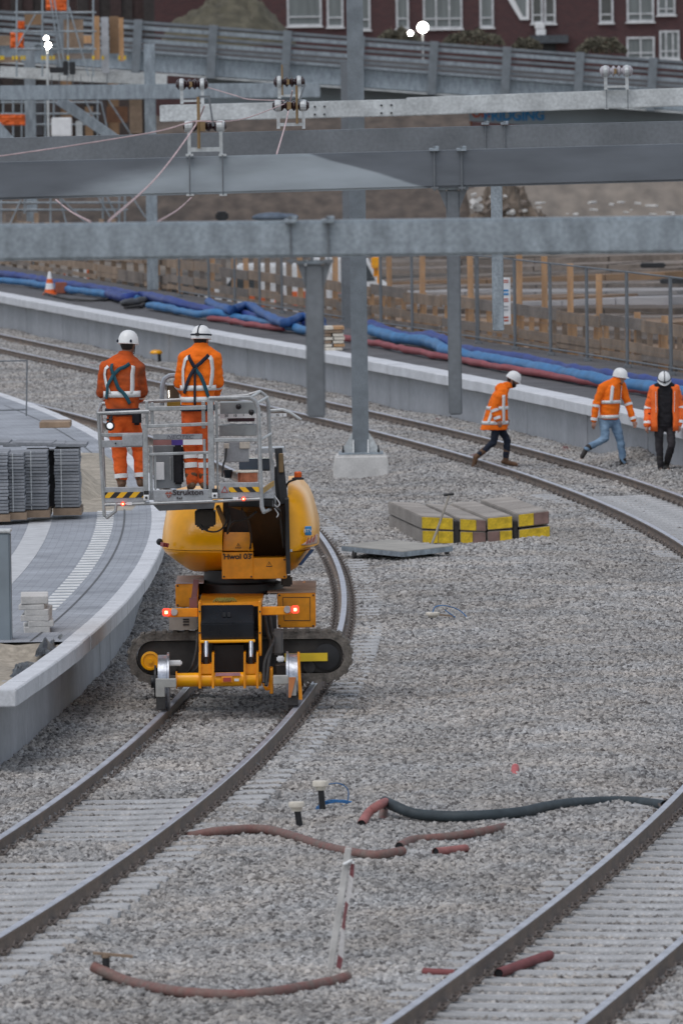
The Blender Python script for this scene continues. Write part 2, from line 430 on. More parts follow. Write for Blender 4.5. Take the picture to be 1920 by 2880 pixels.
tape = stripemat('red_white_barrier_tape', (0.17, 0.045, 0.05), (0.50, 0.48, 0.47), 0.5, 0.9, 1.0)
def text_obj(name, body, mat_, size, center, parent, squash=1.0, shear=0.0, bold=0.0, depth=0.003):
    cu = bpy.data.curves.new(name, 'FONT'); cu.body = body; cu.size = size; cu.extrude = depth; cu.align_x = 'CENTER'; cu.align_y = 'CENTER'
    cu.shear = shear; cu.offset = bold
    tmp = bpy.data.objects.new(name, cu); COL.objects.link(tmp)
    dg = bpy.context.evaluated_depsgraph_get()
    me = bpy.data.meshes.new_from_object(tmp.evaluated_get(dg))
    bpy.data.objects.remove(tmp)
    me.materials.clear(); me.materials.append(mat_)
    me.transform(Matrix.Translation(Vector(center) - ORG[parent.name]) @ Matrix.Rotation(math.pi / 2, 4, 'X') @ Matrix.Diagonal((squash, 1, 1, 1)))
    o = bpy.data.objects.new(name, me); COL.objects.link(o); o.parent = parent; ORG[o.name] = ORG[parent.name].copy()
    return o
# ------------------------------------------------------------------ plan geometry of the two tracks
LCX, LCY, LR0 = -312.75, 115.17, 312.77            # circle of the left track's right-hand rail
def LP(off, Y):                                    # point at lateral offset off from that rail, at depth Y
    R = LR0 + off
    return LCX + math.sqrt(R * R - (Y - LCY) ** 2)
def LA(off, s):                                    # by arc length s measured from Y=LCY
    a = s / LR0
    return LCX + (LR0 + off) * math.cos(a), LCY + (LR0 + off) * math.sin(a)
PC = [-0.6655521504263417, 1.732970288347622, 2.356428009422113, -10.008213660596237, -4.455188155722426, 5.603844658053963]
def xc_raw(Y):
    t = (Y - 130) / 70.0; v = 0.0
    for c in PC: v = v * t + c
    return v
Y1 = 212.0
S1 = (xc_raw(Y1) - xc_raw(Y1 - 0.5)) / 0.5
Y0_ = 62.0
S0 = (xc_raw(Y0_ + 0.5) - xc_raw(Y0_)) / 0.5
def XC(Y):
    if Y > Y1: return xc_raw(Y1) + S1 * (Y - Y1)
    if Y < Y0_: return xc_raw(Y0_) + S0 * (Y - Y0_)
    return xc_raw(Y)
def RS(Y): return (XC(Y + 0.2) - XC(Y - 0.2)) / 0.4
def RP(off, Y):
    s = RS(Y); k = math.sqrt(1 + s * s)
    return XC(Y) + off / k, Y - off * s / k
# arc-length table of the right track
RT = []
_y = 58.0; _a = 0.0
while _y < 275:
    RT.append((_a, _y)); _a += 0.1 * math.sqrt(1 + RS(_y) ** 2); _y += 0.1
def RA(s):
    i = min(int(s / 0.1), len(RT) - 1)
    while i > 0 and RT[i][0] > s: i -= 1
    return RT[i][1] + (s - RT[i][0])
def dleft(x, y): return math.hypot(x - LCX, y - LCY) - (LR0 - 0.75)      # offset from left track centre
def dright(x, y):
    s = RS(y); return (x - XC(y)) / math.sqrt(1 + s * s)
def inview(x, y, m=1.6):
    return abs(x + 0.014 * 0) < (960 + 60) / F * y + m
# ------------------------------------------------------------------ ground sheet
g = MB()
gz = -0.85
g.add([(-900, -50, gz), (900, -50, gz), (900, 1500, gz), (-900, 1500, gz)], [(0, 1, 2, 3)])
tag(g.build('ground', soilg), kind='structure', label='bare grey brown earth of the building site')
# ------------------------------------------------------------------ ballast bed + stones
CLEARL = [(60, 80.3), (82.3, 87.2)]
CLEARR = [(56, 92), (118, 143)]
def inr(v, L): return any(a <= v <= b for a, b in L)
MOUNDS = [(6.0, 153.0, 1.3, 2.6, 0.40), (5.55, 147.2, 0.9, 2.0, 0.20), (3.1, 128.6, 0.6, 0.7, 0.12), (2.2, 127.4, 1.6, 0.8, 0.06), (1.9, 149.8, 1.0, 3.0, 0.20), (0.3, 149.0, 1.3, 1.6, 0.0), (2.2, 120.0, 2.2, 6, 0.10), (3.4, 100, 1.5, 7, 0.13), (1.8, 88, 1.6, 5, 0.10),
          (-1.6, 186, 1.0, 4, 0.12), (-4.4, 196, 1.2, 5, 0.18), (1.2, 75.5, 0.6, 2.5, 0.05), (-1.5, 66.5, 1, 3, 0.05)]
def hgt(x, y):
    h = -0.205 + 0.075 * noise.noise(Vector((x * 0.7, y * 0.22, 1.3))) + 0.025 * noise.noise(Vector((x * 1.9, y * 0.9, 5.1)))
    for mx, my, sx, sy, a in MOUNDS:
        d = ((x - mx) / sx) ** 2 + ((y - my) / sy) ** 2
        if d < 6: h += a * math.exp(-d)
    for dd, cl in ((dleft(x, y), CLEARL), (dright(x, y), CLEARR)):
        t = abs(dd)
        if t < 1.45:
            nz_ = noise.noise(Vector((x * 1.3, y * 0.55, 9.0)))
            if t < 0.66:
                tgt = (-0.246 + 0.012 * nz_) if inr(y, cl) else (-0.178 if y > 97 else -0.194) + 0.035 * nz_
            elif t < 0.84:
                tgt = -0.205
            else:
                tgt = (-0.180 + 0.03 * nz_) if not inr(y, cl) else (-0.196 + 0.05 * nz_)
            k = 1.0 if t < 1.15 else (1.45 - t) / 0.3
            h = h * (1 - k) + tgt * k
    return h + 0.028
bm = bmesh.new()
dl = bm.verts.layers.float.new('dens')
NX, NYs = 90, []
yy = 58.0
while yy < 262:
    NYs.append(yy); yy += 0.22 if yy < 100 else (0.32 if yy < 160 else 0.7)
prev = None
for Y in NYs:
    xl = -(1020 / F * Y + 1.7)
    xr = 1020 / F * Y + 1.7
    if 90.5 < Y < 262:
        xl = max(xl, LP(-2.78, Y)) if Y < 185 else xl
    if Y > 60: xr = min(xr, RP(2.18, Y)[0] + 0.0 if Y > 140 else xr)
    if Y > 140:
        # solve wall x at this depth
        yq = Y
        for _ in range(6):
            xq, yv = RP(2.17, yq); yq += Y - yv
        xr = min(1020 / F * Y + 1.7, xq)
    if xl > xr - 0.3: break
    row = []
    for i in range(NX + 1):
        x = xl + (xr - xl) * i / NX
        v = bm.verts.new((x, Y, hgt(x, Y)))
        d = 1.0 if Y < 100 else (0.8 if Y < 130 else 0.62)
        if Y > 190: d = 0.35
        v[dl] = d
        row.append(v)
    if prev:
        for i in range(NX):
            bm.faces.new((prev[i], prev[i + 1], row[i + 1], row[i]))
    prev = row
me = bpy.data.meshes.new('ballast_bed'); bm.to_mesh(me); bm.free()
me.polygons.foreach_set('use_smooth', [True] * len(me.polygons))
bedm = mat('ballast_fines', (0.125, 0.118, 0.112), 0.95, 0.0, 0.3, 4.0, bump=1.0, bscale=22, var2=0.35, scale2=18)
me.materials.append(bedm)
bed = bpy.data.objects.new('ballast_bed', me); COL.objects.link(bed)
tag(bed, 'grey crushed stone ballast bed under and between the tracks', kind='structure')
st = bpy.data.objects.new('ballast_stones', me.copy()); COL.objects.link(st)
tag(st, 'loose grey crushed ballast stones covering the ground', 'ballast', kind='stuff')
def stonemat():
    m = bpy.data.materials.new('ballast_stone'); m.use_nodes = True
    t = m.node_tree; N = t.nodes; L = t.links; b = N['Principled BSDF']
    oi = N.new('ShaderNodeObjectInfo'); rp = N.new('ShaderNodeValToRGB'); e = rp.color_ramp.elements
    e[0].color = (0.12, 0.112, 0.108, 1); e[1].color = (0.52, 0.51, 0.495, 1)
    for p, c in ((0.2, (0.25, 0.241, 0.231)), (0.6, (0.39, 0.378, 0.364)), (0.85, (0.47, 0.447, 0.418))):
        q = e.new(p); q.color = (*c, 1)
    L.new(oi.outputs['Random'], rp.inputs[0])
    ge = N.new('ShaderNodeNewGeometry')
    nz = N.new('ShaderNodeTexNoise'); nz.inputs['Scale'].default_value = 0.35; nz.inputs['Detail'].default_value = 4; L.new(ge.outputs['Position'], nz.inputs['Vector'])
    mr = N.new('ShaderNodeMapRange'); mr.inputs[1].default_value = 0.32; mr.inputs[2].default_value = 0.68; mr.inputs[3].default_value = 0.80; mr.inputs[4].default_value = 1.14
    L.new(nz.outputs[0], mr.inputs[0])
    mx = N.new('ShaderNodeMix'); mx.data_type = 'RGBA'; mx.blend_type = 'MULTIPLY'; mx.inputs[0].default_value = 1
    n2 = N.new('ShaderNodeTexNoise'); n2.inputs['Scale'].default_value = 0.9; n2.inputs['Detail'].default_value = 5; L.new(ge.outputs['Position'], n2.inputs['Vector'])
    tn = N.new('ShaderNodeValToRGB'); tn.color_ramp.elements[0].position = .35; tn.color_ramp.elements[1].position = .66; tn.color_ramp.elements[0].color = (.965, .985, 1.01, 1); tn.color_ramp.elements[1].color = (1.03, .99, .95, 1); L.new(n2.outputs[0], tn.inputs[0])
    m4 = N.new('ShaderNodeMix'); m4.data_type = 'RGBA'; m4.blend_type = 'MULTIPLY'; m4.inputs[0].default_value = 1
    L.new(rp.outputs[0], mx.inputs[6]); L.new(mr.outputs[0], mx.inputs[7]); L.new(mx.outputs[2], m4.inputs[6]); L.new(tn.outputs[0], m4.inputs[7]); L.new(m4.outputs[2], b.inputs['Base Color'])
    b.inputs['Roughness'].default_value = 0.92; b.inputs['Specular IOR Level'].default_value = 0.25
    return m
stonem = stonemat()
def stones_tree():
    t = bpy.data.node_groups.new('scatter_stones', 'GeometryNodeTree')
    t.interface.new_socket('Geometry', in_out='INPUT', socket_type='NodeSocketGeometry')
    t.interface.new_socket('Geometry', in_out='OUTPUT', socket_type='NodeSocketGeometry')
    N = t.nodes; L = t.links
    gi = N.new('NodeGroupInput'); go = N.new('NodeGroupOutput')
    at = N.new('GeometryNodeInputNamedAttribute'); at.data_type = 'FLOAT'; at.inputs['Name'].default_value = 'dens'
    mu = N.new('ShaderNodeMath'); mu.operation = 'MULTIPLY'; mu.inputs[1].default_value = 980.0
    L.new(at.outputs[0], mu.inputs[0])
    ds = N.new('GeometryNodeDistributePointsOnFaces'); ds.distribute_method = 'RANDOM'
    L.new(gi.outputs[0], ds.inputs['Mesh']); L.new(mu.outputs[0], ds.inputs['Density'])
    jn = N.new('GeometryNodeJoinGeometry')
    for k in range(7):
        ic = N.new('GeometryNodeMeshIcoSphere'); ic.inputs['Radius'].default_value = 1.0; ic.inputs['Subdivisions'].default_value = 2
        sp = N.new('GeometryNodeSetPosition'); nz = N.new('ShaderNodeTexNoise'); nz.noise_dimensions = '4D'
        nz.inputs['W'].default_value = 3.7 * k + 0.4; nz.inputs['Scale'].default_value = 0.85; nz.inputs['Detail'].default_value = 1.0
        sb = N.new('ShaderNodeVectorMath'); sb.operation = 'SUBTRACT'; sb.inputs[1].default_value = (0.5, 0.5, 0.5)
        scn = N.new('ShaderNodeVectorMath'); scn.operation = 'SCALE'; scn.inputs['Scale'].default_value = 2.1
        L.new(nz.outputs['Color'], sb.inputs[0]); L.new(sb.outputs[0], scn.inputs[0]); L.new(scn.outputs[0], sp.inputs['Offset'])
        L.new(ic.outputs[0], sp.inputs['Geometry'])
        tr = N.new('GeometryNodeTransform'); tr.inputs['Scale'].default_value = (0.0285, 0.0225 + 0.001 * (k % 3), 0.019 + 0.0012 * (k % 4))
        L.new(sp.outputs[0], tr.inputs['Geometry'])
        sm = N.new('GeometryNodeSetMaterial'); sm.inputs['Material'].default_value = stonem; L.new(tr.outputs[0], sm.inputs['Geometry'])
        gt = N.new('GeometryNodeGeometryToInstance'); L.new(sm.outputs[0], gt.inputs[0]); L.new(gt.outputs[0], jn.inputs[0])
    ip = N.new('GeometryNodeInstanceOnPoints'); ip.inputs['Pick Instance'].default_value = True
    L.new(ds.outputs['Points'], ip.inputs['Points']); L.new(jn.outputs[0], ip.inputs['Instance'])
    rv = N.new('FunctionNodeRandomValue'); rv.data_type = 'FLOAT_VECTOR'; rv.inputs[0].default_value = (0, 0, 0); rv.inputs[1].default_value = (6.28, 6.28, 6.28)
    rs = N.new('FunctionNodeRandomValue'); rs.data_type = 'FLOAT'
    rs.inputs[2].default_value = 0.42; rs.inputs[3].default_value = 1.55
    L.new(rv.outputs[0], ip.inputs['Rotation']); L.new(rs.outputs[1], ip.inputs['Scale'])
    L.new(ip.outputs[0], go.inputs[0])
    return t
md = st.modifiers.new('scatter', 'NODES'); md.node_group = stones_tree()

# ------------------------------------------------------------------ railway tracks
RAILPROF = [(-0.07, 0), (0.07, 0), (0.07, 0.011), (0.02, 0.024), (0.009, 0.04), (0.009, 0.108), (0.033, 0.121), (0.036, 0.150), (0.028, 0.159),
            (-0.028, 0.159), (-0.036, 0.150), (-0.033, 0.121), (-0.009, 0.108), (-0.009, 0.04), (-0.02, 0.024), (-0.07, 0.011)]
RAILMID = [1] * 16
for j in (7, 8, 9): RAILMID[j] = 0
def sleeper_mesh():
    m = MB(); rings = []
    for x, wt, wb, z in ((-1.26, .19, .29, -.01), (-1.22, .21, .30, 0), (-.9, .22, .30, 0), (-.45, .20, .27, -.018), (0, .19, .25, -.022), (.45, .20, .27, -.018), (.9, .22, .30, 0), (1.22, .21, .30, 0), (1.26, .19, .29, -.01)):
        c = .02
        rings.append([V(x, -wb / 2, -.21), V(x, wb / 2, -.21), V(x, wt / 2, z - c), V(x, wt / 2 - c, z), V(x, -wt / 2 + c, z), V(x, -wt / 2, z - c)])
    m.loft(rings)
    me = bpy.data.meshes.new('sleeper'); me.from_pydata(m.v, [], m.f); me.materials.append(sleeperm); me.validate()
    b = bmesh.new(); b.from_mesh(me); bmesh.ops.recalc_face_normals(b, faces=b.faces); b.to_mesh(me); b.free()
    return me
def fasten_mesh():
    m = MB()
    for s in (-1, 1):
        m.tube([V(s * .085, -.06, .012), V(s * .085, .0, .045), V(s * .13, .05, .03), V(s * .16, 0, .05), V(s * .13, -.06, .02)], .012, 6)
        m.box((s * .11, 0, .010), (.055, .11, .024))
    me = bpy.data.meshes.new('rail_fastening'); me.from_pydata(m.v, [], m.f); me.materials.append(mat('rusty_clip', (0.16, 0.135, 0.12), 0.85, 0.1))
    return me
SLM, FAM = sleeper_mesh(), fasten_mesh()
def track(label, pt, ang, s0, s1, step, keep, cant=0.0):
    root = empty('railway_track', (0, 0, 0), label, None, None, 'structure')
    for off in (-0.75, 0.75):
        m = MB(); pts = []
        s = s0
        while s < s1 + 0.01:
            x, y = pt(off, s); pts.append(V(x, y, -0.159 + off * cant)); s += 0.6
        m.sweep(pts, RAILPROF, mids=RAILMID, mi=1)
        m.build('rail', [polished, rust], root, smooth=True, angle=math.radians(35))
    s = s0 + 0.1; k = 0
    while s < s1:
        x, y = pt(0, s)
        if keep(y):
            o = inst(SLM, 'sleeper', root, (x, y, -0.140), ang(s)); o.rotation_euler = (0, -cant, ang(s))
            for off in (-0.75, 0.75):
                f = inst(FAM, 'rail_fastening', root, (0, 0, 0)); f.parent = o; f.location = (off, 0, 0.006)
        s += step; k += 1
    return root
tl = track('railway track curving left under the orange work machine', lambda o, s: LA(o - 0.75, s), lambda s: s / LR0, -58, 72, 0.6,
           lambda y: 60 < y < 145, cant=0.02)
tr_ = track('railway track sweeping right out of view and back past the far platform', lambda o, s: RP(o, RA(s)), lambda s: math.atan(RS(RA(s))) * -1.0,
            1.0, 200, 0.6, lambda y: (60 < y < 92) or (114 < y < 215), cant=0.0)

# ------------------------------------------------------------------ left platform
ptop = 0.76
lp = empty('left_platform', (-4.2, 115, -0.2), 'curved left platform with pale coping and grey block paving', None, None, 'structure')
def arc_strip(m, o0, o1, z, ya, yb, n, mi=0):
    vs = []
    for i in range(n + 1):
        Y = ya + (yb - ya) * i / n
        for o in (o0, o1): vs.append((LP(o, Y), Y, z))
    m.add(vs, [(2 * i, 2 * i + 1, 2 * i + 3, 2 * i + 2) for i in range(n)], mi)
Ya, Yb = 89.9, 178.0
y = Ya; k = 0
while y < Yb:
    y2 = min(y + 1.0, Yb) - 0.008
    m = MB(); jz = random.uniform(-.003, .003); jo = random.uniform(-.004, .004)
    sec = [(-2.44 + jo, .58), (-2.44 + jo, .745), (-2.455 + jo, .76), (-2.66, .76), (-2.66, .58)]
    r = []
    for yy in (y, y2): r.append([V(LP(o, yy), yy, z + jz) for o, z in sec])
    m.loft(r); m.build('coping_block', conc, lp)
    y += 1.0; k += 1
y = Ya
while y < 150:
    y2 = min(y + 2.0, Yb) - 0.006
    m = MB(); jo = random.uniform(-.004, .004)
    r = [[V(LP(o, yy), yy, z) for o, z in ((-2.78 + jo, -.5), (-2.78 + jo, .579), (-3.0, .579), (-3.0, -.5))] for yy in (y, (y + y2) / 2, y2)]
    m.loft(r); m.build('wall_panel', concw, lp); y += 2.0
# end wall facing the camera
m = MB(); xe = LP(-2.44, Ya)
m.box((xe - 2.6, Ya - .09, .67), (5.2, .17, .18)); m.build('end_coping', conc, lp, bevel=.012)
m = MB(); m.box((LP(-2.8, Ya) - 2.6, Ya + .05, .04), (5.2, .15, 1.07)); m.build('end_wall', concw, lp)
# paving sheet
me = bpy.data.meshes.new('paving'); vs, fs, uvs = [], [], []
offs = [-2.661, -2.9, -3.2, -4, -5, -7, -9, -12]
n = 120
for i in range(n + 1):
    Y = 96.9 + (Yb - 96.9) * i / n
    for o in offs:
        z = ptop - .004 - (.012 if o < -2.95 and o > -3.1 else 0)
        vs.append((LP(o, Y) + 4.2, Y - 115, z + .2)); uvs.append((o, math.asin((Y - LCY) / (LR0 + o)) * LR0))
kq = len(offs)
for i in range(n):
    for j in range(kq - 1):
        fs.append((i * kq + j, i * kq + j + 1, (i + 1) * kq + j + 1, (i + 1) * kq + j))
me.from_pydata(vs, [], fs); ul = me.uv_layers.new(name='plan')
for p_ in me.polygons:
    for li in p_.loop_indices: ul.data[li].uv = uvs[me.loops[li].vertex_index]
me.materials.append(paving)
o = bpy.data.objects.new('block_paving', me); COL.objects.link(o); o.parent = lp
b_ = bmesh.new(); b_.from_mesh(me); bmesh.ops.recalc_face_normals(b_, faces=b_.faces)
if b_.faces[0].normal.z < 0: bmesh.ops.reverse_faces(b_, faces=b_.faces)
b_.to_mesh(me); b_.free()
# channel line between two paving fields, guide-line tiles and tactile strip
m = MB(); arc_strip(m, -3.035, -3.06, ptop + .001, 97, 160, 90); m.build('drain_slot', mat('slot_shadow_concrete', (.12, .125, .13), .9), lp)
wtile = mat('white_tile', (0.74, 0.74, 0.72), 0.8, 0.0, 0.18, 6.0)
a = -13.0
while a < 30:
    m = MB(); r = []
    for aa in (a, a + .27):
        r.append([V(*LA(o, aa), z) for o, z in ((-3.20, ptop - .02), (-3.20, ptop + .003), (-3.44, ptop + .003), (-3.44, ptop - .02))])
    m.loft(r); m.build('guide_tile', wtile, lp); a += .56
a = -10.0
while a < 12:
    m = MB(); r = []
    for aa in (a, a + .596):
        r.append([V(*LA(o, aa), z) for o, z in ((-4.08, ptop - .02), (-4.08, ptop + .002), (-4.40, ptop + .002), (-4.40, ptop - .02))])
    m.loft(r)
    m.build('tactile_tile', mat('pale_ribbed_tile', (0.55, 0.555, 0.56), 0.85, 0.0, 0.15, 5.0, bump=.4, bscale=18), lp); a += .6
# sand bed near the end of the platform (heightfield)
m = MB(); nx, ny = 26, 30; vs = []
for j in range(ny + 1):
    Y = 90.0 + 7.3 * j / ny
    for i in range(nx + 1):
        x = LP(-2.67, Y) - 3.2 * i / nx
        e = min(i / 2.0, 1)
        vs.append((x, Y, .60 + .10 * noise.noise(V(x * 1.1, Y * .6, 2)) * e + .035 * noise.noise(V(x * 5, Y * 2.2, 4)) + (.12 if Y > 96.6 else 0)))
m.add(vs, [(j * (nx + 1) + i, j * (nx + 1) + i + 1, (j + 1) * (nx + 1) + i + 1, (j + 1) * (nx + 1) + i) for j in range(ny) for i in range(nx)])
tag(m.build('sand_bed', sand, smooth=True), 'pale sand bed inside the near end of the left platform', kind='structure')
# sand heap at the far end of the paving
def heap(name, c, rx, ry, h, mt, label, cat=None, nx=40, rough=.25, seed=1.0, base=0.0, kind=None, peaks=None):
    m = MB(); vs = []
    for j in range(nx + 1):
        for i in range(nx + 1):
            u, v = i / nx * 2 - 1, j / nx * 2 - 1
            d = math.sqrt(u * u + v * v)
            k = max(0.0, 1 - d ** 2.0)
            z = h * k ** 0.8
            x_, y_ = c[0] + u * rx, c[1] + v * ry
            z *= 1 + rough * 1.6 * noise.noise(V(x_ * 1.4 / max(rx, .6) * 1.6, v * 2.2, seed)) + rough * .9 * noise.noise(V(u * 8, v * 7, seed + 3)) + rough * .5 * noise.noise(V(u * 21, v * 17, seed + 6))
            vs.append((x_, y_, c[2] + z + base))
    m.add(vs, [(j * (nx + 1) + i, j * (nx + 1) + i + 1, (j + 1) * (nx + 1) + i + 1, (j + 1) * (nx + 1) + i) for j in range(nx) for i in range(nx)])
    return tag(m.build(name, mt, smooth=True), label, cat, None, kind)
m = MB(); nx, ny = 30, 40; vs = []
for j in range(ny + 1):
    Y = 123.0 + 19.0 * j / ny
    for i in range(nx + 1):
        o_ = -2.72 - 4.2 * i / nx; x = LP(o_, Y); e = min(i / 3.0, 1, (ny - j) / 4, j / 3.0)
        vs.append((x, Y, ptop - .03 + (.075 + .05 * noise.noise(V(x * 1.3, Y * .35, 3)) + .025 * noise.noise(V(x * 5, Y * 1.6, 4))) * e))
m.add(vs, [(j * (nx + 1) + i, j * (nx + 1) + i + 1, (j + 1) * (nx + 1) + i + 1, (j + 1) * (nx + 1) + i) for j in range(ny) for i in range(nx)])
tag(m.build('sand_strip', sand, smooth=True), 'unpaved pale sand strip on the left platform behind the paver stacks', kind='structure')
# ------------------------------------------------------------------ far platform
fp = empty('far_platform', (2, 185, -0.2), 'far platform with pale concrete edge wall and dark asphalt top', None, None, 'structure')
y = 140.0
while y < 262:
    y2 = y + 0.992
    m = MB(); jz = random.uniform(-.004, .004); jo = random.uniform(-.004, .004)
    sec = [(1.95 + jo, .56), (1.95 + jo, .745), (1.97 + jo, .76), (2.45, .76), (2.45, .56)]
    m.loft([[V(*RP(o, yy), z + jz) for o, z in sec] for yy in (y, y2)])
    m.build('coping_block', conc, fp); y += 1.0
y = 140.0
while y < 262:
    m = MB(); jo = random.uniform(-.005, .005)
    m.loft([[V(*RP(o, yy), z) for o, z in ((2.2 + jo, -.5), (2.2 + jo, .559), (2.4, .559), (2.4, -.5))] for yy in (y, y + .99, y + 1.98)])
    m.build('wall_panel', concw, fp); y += 2.0
m = MB(); vs = []
n = 60
for i in range(n + 1):
    Y = 140 + 125 * i / n
    for o in (2.451, 4.4, 6.6): vs.append((*RP(o, Y), ptop - .006 + (.01 if o == 4.4 else 0)))
m.add(vs, [(3 * i + j, 3 * i + j + 1, 3 * i + j + 4, 3 * i + j + 3) for i in range(n) for j in (0, 1)])
m.build('asphalt_surface', asphalt, fp, smooth=True)
m = MB(); vs = []
for i in range(n + 1):
    Y = 140 + 125 * i / n
    for z in (-.85, ptop - .006): vs.append((*RP(6.6, Y), z))
m.add(vs, [(2 * i, 2 * i + 1, 2 * i + 3, 2 * i + 2) for i in range(n)]); m.build('rear_edge', concw, fp)
# ------------------------------------------------------------------ overhead line portals
def post_and_clamps(parent, beamtop, x0, x1, ytop, ybot, Y, rods, plate_y, flare, rodtop, rodbot, mt, thick):
    """drop post hanging under a portal beam: top plate, flared head, H section, threaded rods with clamp plates"""
    k = F / Y
    def H(m, xa, xb, ya, yb):
        w_ = (xb - xa) / k; c = P((xa + xb) / 2, ya, Y); c2 = P((xa + xb) / 2, yb, Y)
        z0, z1 = c2.z, c.z; x = (c.x + c2.x) / 2
        d = w_ * 1.0
        m.box((x, Y, (z0 + z1) / 2), (w_, .014, z1 - z0)); 
        m.box((x - w_ / 2, Y, (z0 + z1) / 2), (.014, d, z1 - z0)); m.box((x + w_ / 2, Y, (z0 + z1) / 2), (.014, d, z1 - z0))
        return x, z0, z1, d
    m = MB(); xc = (x0 + x1) / 2
    w_ = (x1 - x0) / k; c = P(xc, ytop, Y); z1 = c.z; z0 = P(xc, ybot, Y).z
    # square hollow post with bevelled corners
    m.box((c.x, Y, (z0 + z1) / 2), (w_, w_, z1 - z0))
    pst = m.build('drop_post', mt, parent, bevel=.012)
    m = MB(); fw = (flare[1] - flare[0]) / k * .92; zt = P(xc, plate_y, Y).z - .012; zf = zt - .16 * (400 / k) ** .3 
    for s in (-1, 1):
        m.prism([V(c.x + s * w_ / 2, Y - w_ / 2 - .002, zf), V(c.x + s * w_ / 2, Y - w_ / 2 - .002, zt), V(c.x + s * fw / 2, Y - w_ / 2 - .002, zt)], (0, w_ + .004, 0))
    m.build('flared_head', mt, parent)
    m = MB(); m.box((c.x, Y, zt + .012), ((flare[1] - flare[0]) / k, w_ * 1.35, .022)); m.build('head_plate', galv, parent)
    for rx in rods:
        r = MB(); a = P(rx, rodtop, Y - thick); b = P(rx, rodbot, Y - thick)
        r.tube([V(a.x, Y - thick, a.z + .03), V(a.x, Y - thick, b.z - .03)], .008, 6)
        rod = r.build('threaded_rod', galvd, parent)
        q = MB(); q.box((a.x, Y, a.z), (.085, thick * 2 + .1, .022)); q.box((a.x + .02, Y + .02, a.z + .02), (.05, thick * 2 + .06, .02)); q.build('clamp_plate', galv, parent)
        q = MB(); q.lathe([(.016, -.01), (.016, .012)], (a.x, Y - thick, a.z + .022), seg=6); q.lathe([(.016, -.01), (.016, .012)], (a.x, Y - thick, b.z - .01), seg=6); q.box((a.x, Y - thick + .02, b.z), (.07, .07, .018)); q.build('rod_nut', galvd, parent)
def beam(name, label, pl, pr, Y, hpx, mt, th=.22, ext=1.2, Yr=None, bevel=.02):
    """horizontal portal beam through photo points pl, pr (top edge) with height hpx"""
    Yr = Yr or Y
    a = P(*pl, Y); b = P(*pr, Yr); h = hpx / (F / ((Y + Yr) / 2))
    t = (b - a).normalized(); a = a - t * ext; b = b + t * ext
    root = empty(name, (a.x, a.y, a.z - h), label, 'beam', 'overhead line portal beams')
    m = MB(); m.bar(a - V(0, 0, h / 2), b - V(0, 0, h / 2), th, h)
    m.build('box_beam', mt, root, bevel=bevel)
    return root
b4 = beam('portal_beam', 'nearest and lowest pale galvanised beam, crossing just above the walkers', (0, 630), (1920, 607), 60.0, 103, galv, th=.26)
post_and_clamps(b4, 0, 857, 910, 742, 1174, 60.0, (817, 922), 737, (829, 933), 622, 733, galvd, .145)
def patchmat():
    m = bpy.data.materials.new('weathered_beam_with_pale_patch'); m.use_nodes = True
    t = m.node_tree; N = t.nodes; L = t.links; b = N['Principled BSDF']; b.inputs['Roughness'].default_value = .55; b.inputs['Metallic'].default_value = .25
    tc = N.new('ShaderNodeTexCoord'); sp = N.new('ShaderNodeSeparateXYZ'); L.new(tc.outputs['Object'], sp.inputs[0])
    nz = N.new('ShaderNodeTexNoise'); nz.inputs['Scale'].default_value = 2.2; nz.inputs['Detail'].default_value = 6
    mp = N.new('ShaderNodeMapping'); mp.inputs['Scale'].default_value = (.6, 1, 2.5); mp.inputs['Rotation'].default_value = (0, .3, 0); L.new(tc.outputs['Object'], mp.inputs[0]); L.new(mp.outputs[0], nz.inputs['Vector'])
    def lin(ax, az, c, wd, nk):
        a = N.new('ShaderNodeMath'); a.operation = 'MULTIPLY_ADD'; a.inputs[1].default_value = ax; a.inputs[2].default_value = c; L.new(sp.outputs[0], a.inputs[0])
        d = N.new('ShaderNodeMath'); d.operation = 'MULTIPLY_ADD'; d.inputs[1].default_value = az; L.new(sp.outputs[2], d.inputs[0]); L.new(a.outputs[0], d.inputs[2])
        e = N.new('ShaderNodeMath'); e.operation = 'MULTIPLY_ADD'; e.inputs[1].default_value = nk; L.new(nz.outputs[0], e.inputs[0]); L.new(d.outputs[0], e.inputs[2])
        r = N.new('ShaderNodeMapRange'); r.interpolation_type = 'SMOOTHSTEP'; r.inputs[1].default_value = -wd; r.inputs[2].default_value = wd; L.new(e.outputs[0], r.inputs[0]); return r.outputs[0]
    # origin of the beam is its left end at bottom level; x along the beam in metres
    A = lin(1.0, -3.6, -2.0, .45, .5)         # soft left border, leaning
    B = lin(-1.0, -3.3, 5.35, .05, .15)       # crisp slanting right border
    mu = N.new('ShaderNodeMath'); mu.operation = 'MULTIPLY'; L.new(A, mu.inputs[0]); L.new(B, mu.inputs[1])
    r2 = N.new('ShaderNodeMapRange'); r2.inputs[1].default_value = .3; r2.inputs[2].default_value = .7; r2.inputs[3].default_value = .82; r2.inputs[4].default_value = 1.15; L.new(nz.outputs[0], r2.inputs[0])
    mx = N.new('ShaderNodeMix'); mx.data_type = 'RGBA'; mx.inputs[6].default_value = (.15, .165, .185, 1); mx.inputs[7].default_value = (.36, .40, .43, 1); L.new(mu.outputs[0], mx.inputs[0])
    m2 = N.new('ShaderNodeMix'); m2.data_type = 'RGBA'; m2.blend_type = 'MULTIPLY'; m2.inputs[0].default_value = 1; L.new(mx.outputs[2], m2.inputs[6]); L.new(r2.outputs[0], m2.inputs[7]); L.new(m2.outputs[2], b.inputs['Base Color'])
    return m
b3 = beam('portal_beam', 'second beam from the front, blotched dark grey with a pale patch', (0, 456), (1920, 404), 80.0, 105, patchmat(), th=.28)
